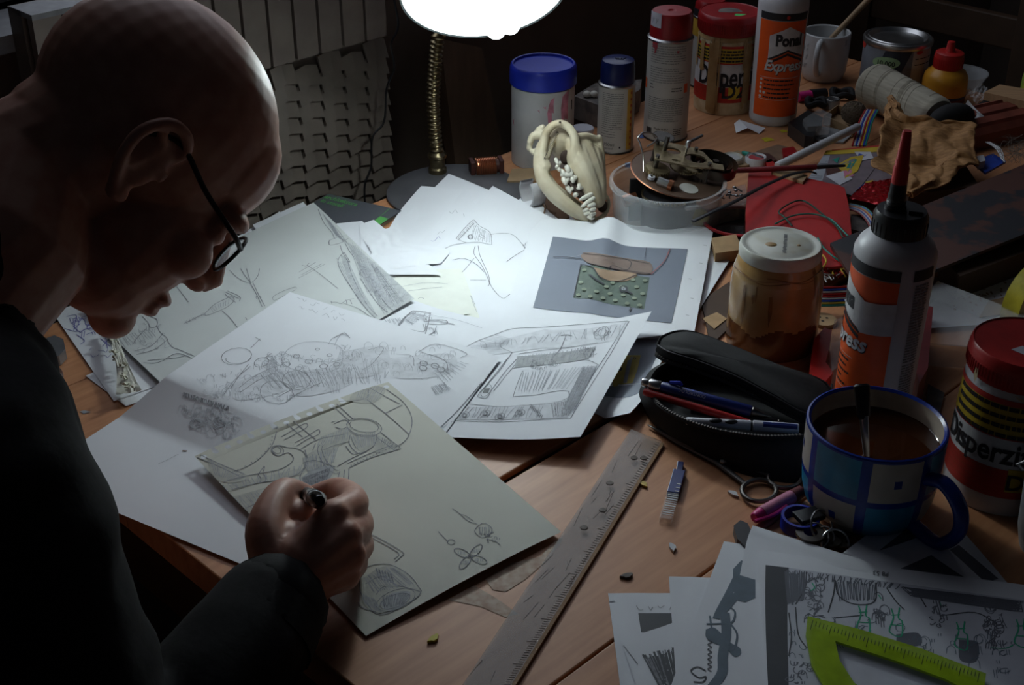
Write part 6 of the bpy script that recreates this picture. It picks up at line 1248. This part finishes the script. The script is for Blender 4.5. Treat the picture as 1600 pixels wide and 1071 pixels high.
# protractor
BAR = [(1262, 963), (1345, 984), (1440, 1014), (1541, 1053), (1536, 1090), (1478, 1062), (1400, 1033), (1305, 1002)]; ARC = [(1305, 1002), (1312, 1032), (1334, 1066), (1385, 1110), (1345, 1125), (1296, 1086), (1268, 1040), (1259, 992), (1262, 963)]
pts = [(1262, 963), (1345, 984), (1440, 1014), (1541, 1053), (1536, 1092), (1478, 1062), (1400, 1033), (1305, 1002), (1312, 1032), (1334, 1066), (1385, 1112), (1340, 1125), (1296, 1086), (1268, 1040), (1259, 992)]
o = thing('protractor', 'neon yellow-green plastic protractor on the top printed sheet', 'protractor', T(1400, 1030, .012)); slab('blade', pts, .0150, .0022, 'neon', parent=o, bevel=.0005)
m = MB('ink_black')
for i in range(46):
    t = i/45; a, b_ = V((1270, 970, 0)).lerp(V((1530, 1052, 0)), t), V((1266, 984, 0)).lerp(V((1527, 1066, 0)), t); b_ = a.lerp(b_, 1 if i % 5 == 0 else .5); m.tube([T(a.x, a.y, .0151), T(b_.x, b_.y, .0151)], .00022, 3, caps=False)
m.build('scale_marks', o)
# ------------------------------------------------------------------ clutter at the right
slab('needle_book_base', [(0, 0), (1, 0), (0, 1)], .0, .001, 'gap_dark') if False else None
rb_ = [(1170, 266), (1176, 261), (1206, 260), (1216, 262), (1247, 275), (1312, 290), (1320, 294), (1327, 326), (1331, 372), (1330, 415), (1250, 420), (1165, 400), (1165, 330)]
slab('red_board', rb_, .030, .003, 'red_board', 'flat red felt-like panel with rounded corners behind the varnish jar', 'board', bevel=.001)
m = MB('cardboard'); m.box(T(1240, 350, .012), (.09, .09, .024), rz=.3); tag(m.build('cardboard_box', bevel=.001), 'cardboard box carrying the red panel', 'box')
def wire(px, mat, label, group=None, r=.0011, cat='wire', z=.034, name='wire'):
    P = crv([T(p[0], p[1], p[2] if len(p) > 2 else z) for p in px], 6); return tag(MB(mat).tube(P, r, 6).build(name), label, cat, group)
y5 = lambda *p: [(1100+p[i]/3.198, 150+p[i+1]/3.198) for i in range(0, len(p), 2)]
wire(y5(355, 640, 440, 600, 540, 590, 630, 615, 680, 660, 720, 700), 'wire_green', 'thin teal wire curving flat across the red panel')
wire(y5(440, 650, 400, 605, 374, 580, 410, 548, 470, 523, 520, 535, 590, 590, 660, 650, 695, 710), 'wire_dkgreen', 'dark green wire with a sharp kink on the red panel')
wire([(1278, 372, .034), (1285, 385, .034), (1298, 398, .034), (1315, 410, .03)], 'wire_green', 'short teal wire at the lower right of the red panel')
cols = ['wire_red', 'wire_yellow', 'wire_green', 'wire_blue', 'wire_white', 'wire_purple']
for i in range(26):
    x, y = random.uniform(1276, 1330), random.uniform(402, 436); P = [(x+random.uniform(-14, 14), y+random.uniform(-8, 8), .012+random.random()*.018) for _ in range(5)]
    wire(P, random.choice(['wire_red', 'wire_red', 'wire_red']+cols), 'short thin wire end in the colourful tangle behind the black-capped bottle', 'wire ends in the tangle', r=.0007, name='wire_end')
wire([(1272, 408, .03), (1283, 398, .034), (1291, 408, .034), (1284, 420, .030), (1274, 424, .026)], 'wire_yellow', 'yellow wire loop at the edge of the varnish jar')
def ribbon(name, px, side, n, w, label, colors, dz=0):
    C_ = crv([T(*p) for p in px], 6); o = thing(name, label, 'ribbon cable', C_[len(C_)//2])
    for i in range(n):
        m = MB(colors[i % len(colors)]); off = V(side)*((i-(n-1)/2)*w); m.tube([p+off for p in C_], w*.55, 6); m.build('strand', o)
RC_ = ['wire_red', 'wire_white', 'wire_blue', 'wire_white', 'wire_red', 'wire_yellow', 'wire_blue', 'wire_green']
ribbon('ribbon_cable', [(1258, 462, .020), (1290, 464, .020), (1335, 462, .020)], V((0, .7, .7)), 9, .0026, 'rainbow ribbon cable between varnish jar and black-capped bottle', ['wire_green', 'wire_yellow', 'wire_blue', 'wire_white', 'wire_red', 'wire_red', 'wire_white', 'wire_blue', 'wire_red'])
ribbon('ribbon_cable', [(1342, 228, .014), (1348, 208, .020), (1353, 190, .028), (1362, 172, .030)], V((1, 0, 0)), 8, .0026, 'rainbow ribbon cable rising behind the white plastic rod', RC_)
ribbon('ribbon_cable', [(1322, 322, .014), (1345, 328, .016), (1360, 342, .014), (1368, 360, .010)], V((.75, .6, .1)), 8, .0022, 'rainbow ribbon cable beside the right edge of the red panel', RC_)
slab('camouflage_scrap', [(1330, 335), (1362, 338), (1366, 352), (1345, 362), (1330, 358)], .010, .004, 'stone_grey', 'grey-green crumpled scrap beside the red panel', 'scrap')
# black strip, brush, screw box, tin
P = crv([T(1083, 346, TH+.004), T(1112, 332, .060), T(1150, 314, .056), T(1195, 290, .044), T(1235, 273, .040), T(1262, 268, .038), T(1275, 271, .034)], 6); tag(MB('black_plastic').tube(P, .0034, 8, flat=.35).build('cable_tie'), 'long black plastic strip reaching from the tub over the red panel', 'strip')
o, A_, B_ = pen('paintbrush', 'thin dark red brush lying behind the red panel', (1118, 268, .034), (1321, 259, .044), .0036, [('handle', 'dark_red', 0, .1, .6, 1), ('shaft', 'wine_red', .1, .78, 1, 1), ('bristles', 'black_plastic', .78, 1, .9, .5)], 'brush')
o = thing('screw_box', 'small clear box of screws between the tub and the red panel', 'box', T(1142, 316)); slab('tray', [(1122, 300), (1165, 288), (1168, 318), (1120, 330)], .022, .020, 'clear_plastic', parent=o)
for i in range(9):
    p = T(random.uniform(1126, 1160), random.uniform(298, 318), .026); q = p+V((random.uniform(-.012, .012), random.uniform(-.012, .012), .003)); s_ = thing('screw', 'loose steel screw in the small clear box', 'screw', p, group='screws in the clear box'); MB('steel').tube([p, q], .0011, 6).build('shank', s_); MB('steel').ell(q, (.0026, .0026, .0016)).build('head', s_)
o, c = stand('round_tin', 'black round tin with red rim, half under the red panel', 'tin', 1150, 382, 92); MB('black_shiny').lathe([(0, 0), (.04, 0), (.043, .012), (.041, .013), (.038, .003), (0, .003)], 48).build('dish', o, local=True); MB('red_cap').lathe([(.041, .013), (.0445, .0135), (.0445, .016), (.041, .016), (.041, .013)], 48).build('rim', o, local=True)
slab('cardboard_piece', [(1112, 372), (1150, 366), (1160, 390), (1118, 396)], .016, .014, 'cardboard', 'brown cardboard piece beside the printed purse sheet', 'cardboard')
# flat bits on the table in front of the streaked jar
for px, z, mat, lab in (([(1182, 236), (1215, 226), (1240, 232), (1222, 252), (1190, 254)], .002, 'scrap_brown', 'flat brown scrap near the white plastic rod'), ([(1128, 245), (1152, 235), (1175, 240), (1170, 258), (1135, 262)], .003, 'pale_wood', 'pale flat chip right of the clock movement'), ([(1222, 232), (1240, 229), (1248, 240), (1238, 246), (1224, 243)], .007, 'red_cap', 'broken red plastic chip near the white plastic rod'), ([(1180, 238), (1202, 240), (1214, 250), (1200, 254), (1182, 250)], .006, 'dark_red', 'dark red curled chip in front of the brown scrap'), ([(1196, 252), (1205, 248), (1212, 258), (1200, 262)], .006, 'red_plastic', 'small bright red chip at the top edge of the red panel'), ([(1205, 268), (1225, 262), (1262, 274), (1255, 284), (1230, 276)], .034, 'pale_wood', 'pale wood chip lying on the red panel notch')):
    slab('plastic_chip', px, z, min(z, .005), mat, lab, 'chip')
for xb, yb, w, mat, lab in ((1180, 262, 34, 'white_plastic', 'white bottle cap in front of the pale chip'), (1142, 262, 36, 'jar_lid', 'cloudy white lid right of the clock movement')):
    o, c = stand('bottle_cap', lab, 'cap', xb, yb, w); r = w/2*PR(c)[2]/FPX; MB(mat).lathe([(0, 0), (r, 0), (r, .009), (r*.9, .011), (r*.8, .009), (0, .008)], 36).build('shell', o, local=True); MB('red_smear' if mat == 'white_plastic' else 'white_dirty').lathe([(0, .0086), (r*.7, .0092), (r*.7, .0088)], 28).build('liner', o, local=True)
o, A_, B_ = pen('pen_stub', 'teal-tipped pen stub among the brown chips', (1160, 238, .006), (1192, 250, .006), .004, [('tip', 'wire_green', 0, .35, .6, 1), ('barrel', 'black_plastic', .35, 1, 1, 1)])
o, A_, B_ = pen('plastic_rod', 'white plastic tube slanting up toward the leather', (1214, 260, .014), (1341, 198, .030), .0058, [('tube', 'white_plastic', 0, 1, 1, 1)], 'tube'); MB('white_dirty').tube([B_, B_+(B_-A_)*.004], .0048, 14).build('end_plug', o)
# needle book packet
s = Sheet([[(1291, 236, .012), (1400, 226, .016)], [(1275, 262, .012), (1402, 275, .016)], [(1258, 285, .014), (1398, 326, .016)]], z=.012, mat='comic_mauve', seed=41, wav=.0006)
s.quad([(1289, 236), (1398, 226), (1398, 236), (1284, 242)], 'label_yellow', 8, .0004); s.quad([(1300, 232), (1398, 222), (1398, 228), (1300, 236)], 'label_red', 8, .0005); s.text('NEEDLE BOOK', (1386, 230.5), (-.99, .07), (.1, .9), 9.6, 'text_black', .01)
s.quad([(1278, 243), (1297, 243), (1285, 283), (1262, 283)], 'print_mid', 4, .0003)
for i in range(11): s.line([(1281-i*1.5, 246+i*3.2), (1296-i*1.2, 246+i*3.3)], .0012, 'print_dark')
for pl, mm_ in ((((1302, 262), (1330, 246), (1350, 243), (1340, 268), (1320, 280)), 'label_yellow'), (((1312, 258), (1335, 248), (1345, 255), (1325, 270)), 'paint_label'), (((1335, 238), (1360, 238), (1365, 248), (1345, 252)), 'sticker_white'), (((1342, 240), (1354, 241), (1352, 246), (1340, 245)), 'wire_blue'), (((1290, 265), (1305, 258), (1315, 268), (1292, 275)), 'dark_red'), (((1290, 276), (1318, 268), (1332, 280), (1312, 290)), 'sticker_white'), (((1315, 268), (1330, 266), (1334, 276), (1320, 278)), 'pink_pale'), (((1352, 285), (1364, 282), (1366, 290), (1356, 292)), 'label_yellow'), (((1330, 250), (1340, 250), (1330, 264), (1322, 264)), 'wire_green'), (((1300, 250), (1312, 246), (1308, 256)), 'wire_green')): s.blob(list(pl), mm_, .0007, False)
s.line([(1326, 312), (1350, 286), (1372, 256)], .0008, 'gap_dark'); s.build('needle_packet', 'colourful needle book packet under the leather piece', 'packet', None)
s = Sheet([[(1352, 288, .018), (1400, 280, .020)], [(1326, 312, .018), (1395, 326, .020)]], z=.018, mat='foil_red', seed=42, wav=.002, wf=50); s.blob([(1328, 304), (1346, 302), (1346, 313), (1328, 314)], 'wire_blue', .001, False); s.build('foil_wrapper', 'crinkled red foil wrapper below the leather piece', 'wrapper', None)
# clutter bed for the pile to rest on, leather, spool, twine ball
slab('cardboard_box', [(1395, 235), (1480, 215), (1530, 290), (1420, 305)], .030, .029, 'edge_wood', 'dark low box underneath the leather piece', 'box')
y5f = lambda x, y, z: (1100+x/3.198, 150+y/3.198, z)
LR = [[(922, 44), (935, 44), .060], [(905, 85), (985, 88), .058], [(893, 150), (1040, 148), .054], [(888, 185), (1332, 172), .050], [(876, 260), (1342, 258), .046], [(856, 340), (1358, 338), .042], [(838, 408), (1368, 385), .034], [(930, 435), (1262, 428), .034], [(985, 478), (1195, 482), .034], [(1000, 518), (1030, 522), .036]]
s = Sheet([(y5f(*l, z), y5f(*r, z)) for l, r, z in LR], z=.04, mat='leather', seed=43, wav=.009, wf=16, nu=70, nv=70)
o = s.build('leather_piece', 'crinkled tan leather offcut draped over the clutter', 'leather', None); q = o.modifiers.new('solid', 'SOLIDIFY'); q.thickness = .0016
_n = [v.normal.copy() for v in o.data.vertices]
for v_, n_ in zip(o.data.vertices, _n):
    p = v_.co; a = noise.noise(V((p.x*26, p.y*26, 3)))*.007+noise.noise(V((p.x*55, p.y*38, 9)))*.005+abs(noise.noise(V((p.x*34+5, p.y*20, 1))))*.008
    v_.co = p+V((n_.x*a, n_.y*a, abs(n_.z)*a))+V((noise.noise(p*60), noise.noise(p*55+V((3, 1, 2))), 0))*.004
o = thing('twine_spool', 'big spool of pale twine lying on its side below the paint can', 'spool', T(1410, 170)); A_, B_ = T(1362, 132, .037), T(1466, 186, .032); ax_ = (B_-A_).normalized(); e1_ = ax_.orthogonal().normalized(); e2_ = ax_.cross(e1_)
m = MB('twine'); Ls = (B_-A_).length; rows = []
for i in range(61):
    t = i/60; r = (.0345-.004*t)*(1-.10*max(0, (abs(t-.5)-.46)/.04)); rows.append([A_+ax_*(Ls*t)+(e1_*cos(2*pi*k/36)+e2_*sin(2*pi*k/36))*(r+.0001*(i % 2)) for k in range(36)])
m.grid(rows, close=True); m.poly(rows[0][::-1]); m.poly(rows[-1])
m.build('winding', o); m = MB('twine')
for k in range(14):
    t0 = random.uniform(0, .55); tw = random.uniform(.25, .45); ph = random.uniform(0, 6.28); m.tube([A_+ax_*(Ls*(t0+tw*j/30))+(e1_*cos(ph+j*.21)+e2_*sin(ph+j*.21))*(.0346-.004*(t0+tw*j/30)) for j in range(31)], .0006, 5)
m.build('loose_turns', o); MB('cardboard').tube([A_-ax_*.002, A_+ax_*.001], .010, 18).build('core', o)
o = thing('twine_ball', 'small ball of dark twine in an open cardboard tray', 'ball of twine', T(1334, 192)); c_ = T(1334, 176, .022); m = MB('twine_dark').ell(c_, (.018, .018, .016)); m.build('core', o); m = MB('twine_dark')
for k in range(40):
    n_ = V((random.uniform(-1, 1), random.uniform(-1, 1), random.uniform(-1, 1))).normalized(); u_ = n_.orthogonal().normalized(); w_ = n_.cross(u_); m.tube([c_+V(((u_*cos(t)+w_*sin(t)).x*.0186, (u_*cos(t)+w_*sin(t)).y*.0186, (u_*cos(t)+w_*sin(t)).z*.0166)) for t in [2*pi*i/20 for i in range(21)]], .0006, 4, caps=False)
m.build('strands', o)
o = thing('cardboard_tray', 'open cardboard tray in front of the twine spool', 'tray', T(1318, 200)); q4 = [(1287, 194), (1308, 178), (1354, 198), (1330, 214)]; slab('bottom', q4, .002, .0018, 'cardboard', parent=o)
for i in range(4):
    a, b_ = T(*q4[i]), T(*q4[(i+1) % 4]); MB('cardboard').prism([a, b_, b_+V((0, 0, .014)), a+V((0, 0, .014))], (V((0, 0, 1)).cross(b_-a)).normalized()*.0015).build('wall', o)
# blister pack, pink pen, ring, dark coil
o = thing('blister_pack', 'black hook card with a clear plastic blister beside the back glue bottle', 'blister pack', T(1270, 200)); slab('holder', [(1232, 192), (1262, 172), (1286, 184), (1270, 214), (1258, 212)], .020, .019, 'black_plastic', parent=o); slab('card', [(1258, 212), (1276, 196), (1336, 206), (1318, 222), (1280, 220)], .003, .002, 'ceramic_grey', parent=o); slab('clear_window', [(1255, 186), (1280, 170), (1300, 178), (1296, 196), (1262, 198)], .028, .014, 'clear_plastic', parent=o); slab('hanger_slot', [(1280, 216), (1300, 212), (1312, 213), (1296, 219)], .0034, .0006, 'gap_dark', parent=o)
pen('highlighter', 'pink marker lying behind the back glue bottle', (1247, 152, .008), (1290, 146, .008), .0085, [('cap', 'pink', 0, .45, .9, 1), ('body', 'black_plastic', .45, 1, 1.1, 1)], 'highlighter')
o, c = stand('metal_ring', 'short grey ring standing beside the twine tray', 'ring', 1299, 172, 22); MB('ceramic_grey').lathe([(.0075, 0), (.0115, 0), (.0115, .014), (.0075, .014), (.0075, 0)], 36).build('sleeve', o, local=True); MB('steel_dark').lathe([(.0078, .0135), (.0115, .0142), (.0100, .0150), (.0078, .0142)], 36).build('collar', o, local=True)
for q, r, lab in (((1316, 146, .006), .016, 'black rubber loop in front of the white mug'), ((1275, 160, .010), .013, 'black rubber loop behind the blister pack')):
    c_ = T(*q); tag(MB('black_matte').tube([c_+V((r*cos(t), r*sin(t), .003*sin(3*t))) for t in [2*pi*i/30 for i in range(31)]], .005, 8, caps=False).build('rubber_loop'), lab, 'loop')
# dark cloth bundle, paper behind it, foam, wood, clay moulding
o = thing('cloth_bundle', 'folded black cloth bundle at the end of the twine spool', 'cloth', T(1480, 195))
m = MB('black_matte'); 
for dx, dy, dz, a in ((0, 0, .030, .5), (.006, .012, .040, .45), (-.008, -.010, .026, .55)): m.ell(T(1484, 190, dz)+V((dx, dy, 0)), (.040, .020, .022), R=Matrix.Rotation(a, 3, 'Z'))
b_ = m.build('cloth_tmp', o); remesh(b_, .003, 4); b_.name = 'folds'; b_.data.materials.clear(); b_.data.materials.append(MT('black_matte'))
s = Sheet([[(1498, 178, .02), (1512, 160, .045)], [(1512, 196, .03), (1540, 188, .03)], [(1510, 204, .01), (1545, 200, .01)]], z=.02, mat='white_dirty', seed=44, wav=.003); s.build('paper_scrap', 'crumpled grey-white paper behind the black cloth bundle', 'paper scrap', None)
s = Sheet([[(1512, 150, .03), (1535, 140, .035)], [(1520, 168, .02), (1548, 158, .03)]], z=.02, mat='clear_plastic', seed=45, wav=.008, wf=30); s.build('plastic_wrap', 'crinkled clear wrap behind the black cloth bundle', 'plastic wrap', None)
slab('foam_block', [(1528, 162), (1548, 150), (1592, 158), (1580, 174), (1540, 176)], .030, .028, 'black_matte', 'black foam block below the wooden batten', 'foam')
slab('wooden_batten', [(1538, 144), (1562, 132), (1680, 152), (1662, 172)], .046, .012, 'raw_wood', 'pale wooden batten near the right picture edge', 'batten')
slab('batten_rest', [(1590, 160), (1640, 162), (1640, 174), (1590, 172)], .033, .032, 'pale_wood', 'brown wood offcut under the pale batten', 'offcut')
m = MB('terracotta'); rows = []
for t in (0, 1):
    a = T(1455+t*185, 252-t*44, 0); sd = V((-.42, .90, 0)); rows.append([a+sd*u+V((0, 0, z)) for u, z in ((-.002, 0), (0, .022), (.008, .030), (.012, .026), (.016, .032), (.028, .036), (.032, .031), (.036, .037), (.050, .040), (.054, .035), (.058, .041), (.070, .036), (.072, 0))])
m.grid(rows, sm=False); m.poly(rows[0]); m.poly(rows[1][::-1]); tag(m.build('clay_moulding'), 'grooved terracotta moulding lying right of the leather', 'moulding')
# rusty plate and things round it
m = MB('rust_plate').prism([T(1297, 380, .036), T(1600, 257, .050), T(1760, 190, .056), T(1760, 300, .056), T(1600, 366, .050), T(1352, 466, .038)], (0, 0, -.004)); tag(m.build('rusty_plate', bevel=.0008), 'long rusty dark metal plate lying behind the black-capped bottle', 'plate')
slab('plate_rest', [(1470, 400), (1600, 340), (1640, 380), (1500, 432)], .034, .033, 'edge_wood', 'dark block under the rusty plate', 'block')
slab('circuit_board', [(1518, 252), (1552, 240), (1572, 252), (1540, 270)], .034, .003, 'wire_blue', 'blue circuit board peeking out beside the leather', 'circuit board'); slab('connector', [(1526, 244), (1537, 242), (1540, 251), (1529, 254)], .044, .010, 'white_plastic', 'white plug connector on the blue circuit board', 'connector')
for k in range(3): wire([(1540+k*3, 222, .045), (1556+k*4, 232+k, .045), (1566+k*2, 250+k*2, .040)], 'wire_white', 'thin white wire beside the blue circuit board', 'white wires by the circuit board', r=.0009)
m = MB('hair_fluff')
for k in range(60):
    a = T(random.uniform(1572, 1612), random.uniform(236, 256), .050); m.tube(crv([a, a+V((random.uniform(-.02, .02), random.uniform(-.01, .02), random.uniform(0, .02))), a+V((random.uniform(-.03, .03), random.uniform(-.01, .02), random.uniform(.0, .025)))], 4), .0002, 3, caps=False)
tag(m.build('fibre_tuft'), 'tuft of loose fibres on the rusty plate edge', 'fibres', kind='stuff')
s = Sheet([[(1432, 440, .004), (1620, 400, .004)], [(1440, 515, .004), (1640, 500, .004)]], z=.004, mat='sticker_white', seed=46); 
for i in range(34): s.ellp(random.uniform(1480, 1580), random.uniform(440, 490), random.uniform(.5, 2.4), random.uniform(.4, 1.2), random.random(), w=.0012, mat='scrap_brown', n=7)
s.build('paper_card', 'white card speckled with brown, right of the black-capped bottle', 'card', None)
slab('paper_card', [(1548, 402), (1640, 372), (1660, 392), (1560, 424)], .012, .0006, 'sticker_white', 'blank white card edge under the rusty plate', 'card', bevel=0)
slab('grey_card', [(1545, 470), (1582, 462), (1590, 488), (1530, 496)], .0062, .0006, 'pale_wood', 'small beige card on the speckled white card', 'card', bevel=0)
ta = T(1618, 470, .028); m = MB('tape_yellow'); m.X = Matrix.Translation(ta) @ Matrix.Rotation(rad(35), 4, 'Z') @ Matrix.Rotation(pi/2, 4, 'X'); m.lathe([(.034, -.011), (.044, -.011), (.044, .011), (.034, .011), (.034, -.011)], 56); tag(m.build('tape_roll'), 'roll of yellow tape standing at the right picture edge', 'tape roll')
s = Sheet([[(1565, 510, .010), (1588, 460, .016)], [(1680, 520, .010), (1690, 470, .016)]], z=.01, seed=47); s.line([(1580, 480), (1596, 470)], .0006); s.build('paper_scrap', 'white paper corner in front of the yellow tape roll', 'paper scrap', None)
o = thing('plastic_case', 'clear plastic case lying between black-capped bottle and white glue jar', 'case', T(1500, 520)); q4 = [(1432, 470), (1466, 440), (1600, 490), (1570, 545), (1446, 536)]; slab('lid', q4, .030, .0015, 'clear_plastic', parent=o)
for i in range(5):
    a, b_ = T(*q4[i], .028), T(*q4[(i+1) % 5], .028); MB('clear_plastic').prism([a, b_, b_-V((0, 0, .026)), a-V((0, 0, .026))], (V((0, 0, 1)).cross(b_-a)).normalized()*.001).build('side', o)
slab('red_strip', [(1428, 560), (1450, 478), (1458, 480), (1450, 575), (1436, 600)], .045, .044, 'wine_red', 'dark red plastic strip behind the black-capped bottle', 'strip')
o = thing('red_cap_box', 'red-ended clear plastic box beside the varnish jar', 'box', T(1292, 560)); slab('end_cap', [(1266, 570), (1272, 530), (1288, 512), (1300, 516), (1296, 540), (1290, 566), (1302, 582), (1290, 596), (1270, 590)], .024, .022, 'red_plastic', parent=o, bevel=.001); slab('clear_body', [(1296, 540), (1304, 500), (1336, 490), (1330, 560), (1300, 580)], .030, .028, 'clear_plastic', parent=o, bevel=.001)
o, c = stand('wooden_button', 'flat round wooden button behind the varnish jar', 'button', 1284, 514, 44); m = MB('cardboard').lathe([(0, 0), (.015, 0), (.0155, .002), (.015, .004), (0, .004)], 32); m.build('disc', o, local=True); m = MB('gap_dark')
for x, y in ((.004, .003), (-.004, .003), (.0, -.005)): m.lathe([(0, .0041), (.0018, .0041), (0, .0042)], 10, o=(x, y, 0))
m.build('holes', o, local=True)
slab('paper_scrap', [(1316, 452), (1330, 440), (1342, 452), (1336, 474), (1320, 470)], .018, .0006, 'sticker_white', 'torn white paper corner left of the black-capped bottle', 'paper scrap', bevel=0)
slab('label_tag', [(1097, 498), (1120, 488), (1136, 498), (1116, 514)], .004, .0006, 'cardboard', 'brown printed tag between the purse print and the varnish jar', 'tag', bevel=0)
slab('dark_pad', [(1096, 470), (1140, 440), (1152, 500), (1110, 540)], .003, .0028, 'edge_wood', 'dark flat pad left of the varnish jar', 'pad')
slab('grey_label', [(1450, 600), (1476, 614), (1466, 655), (1448, 640)], .004, .0008, 'stone_grey', 'grey label scrap between checked mug and white glue jar', 'scrap', bevel=0)
# small debris on the bare wood
for px, mat, lab in (((980, 901), 'stone_grey', 'grey crumb on bare wood near the ruler'), ((1051, 856), 'white_plastic', 'curled clear chip below the lead tube'), ((1005, 757), 'wire_yellow', 'thin yellow sliver left of the lead tube'), ((678, 999), 'yellow_fleck', 'yellow fleck on the wood below the sketch page'), ((1146, 772), 'white_plastic', 'clear plastic curl left of the scissors loop')):
    c_ = T(*px, .001); R_ = Matrix.Rotation(random.uniform(0, 3), 3, 'Z'); m = MB(mat); m.prism([c_+R_ @ V((.005*cos(t)*(1+.4*sin(3*t)), .0028*sin(t), -.0008)) for t in [i*2*pi/9 for i in range(9)]], (0, 0, .0022)); tag(m.build('crumb'), lab, 'crumb')
def stain(px, mat, z=.0004): MB(mat).poly([T(*p, z) for p in px]).build('paint_stain', tb)
stain([(758, 905), (800, 880), (845, 870), (862, 850), (880, 838), (876, 850), (850, 880), (822, 905), (790, 925), (770, 922)], 'pale_stain'); stain([(700, 938), (740, 915), (775, 935), (810, 960), (790, 965), (750, 948)], 'pale_stain', .0003)
for x, y, w_, mat in ((938, 236, 16, 'blue_paint'), (1005, 213, 8, 'blue_paint'), (868, 240, 9, 'blue_paint'), (985, 258, 10, 'blue_paint'), (1200, 218, 9, 'yellow_fleck'), (1225, 205, 6, 'yellow_fleck'), (133, 644, 7, 'ceramic_grey')):
    stain([(x+w_*cos(t)*(1+.3*sin(4*t+x)), y+w_*.34*sin(t)*(1+.3*cos(3*t))) for t in [i*2*pi/14 for i in range(14)]], mat, .0005)
# under the table edge
m = MB('paper_grey'); c_ = T(262, 852, -.70); m.ell(c_, (.07, .05, .04)); o = m.build('crumpled_paper'); tag(o, 'crumpled pale paper on the floor under the table edge', 'paper')
for v_ in o.data.vertices: v_.co += V((noise.noise(v_.co*30), noise.noise(v_.co*31+V((5, 0, 0))), noise.noise(v_.co*29)))*.02
m = MB('pale_wood'); m.tube([T(190, 862, -.71), T(240, 848, -.70)], .012, 8); tag(m.build('wood_stick'), 'pale stick on the floor beside the crumpled paper', 'stick')
m = MB('paper_grey'); m.box(T(486, 1050, -.55), (.05, .05, .4), rz=.5); tag(m.build('pale_box', bevel=.004), 'pale box standing on the floor behind the black sleeve', 'box')
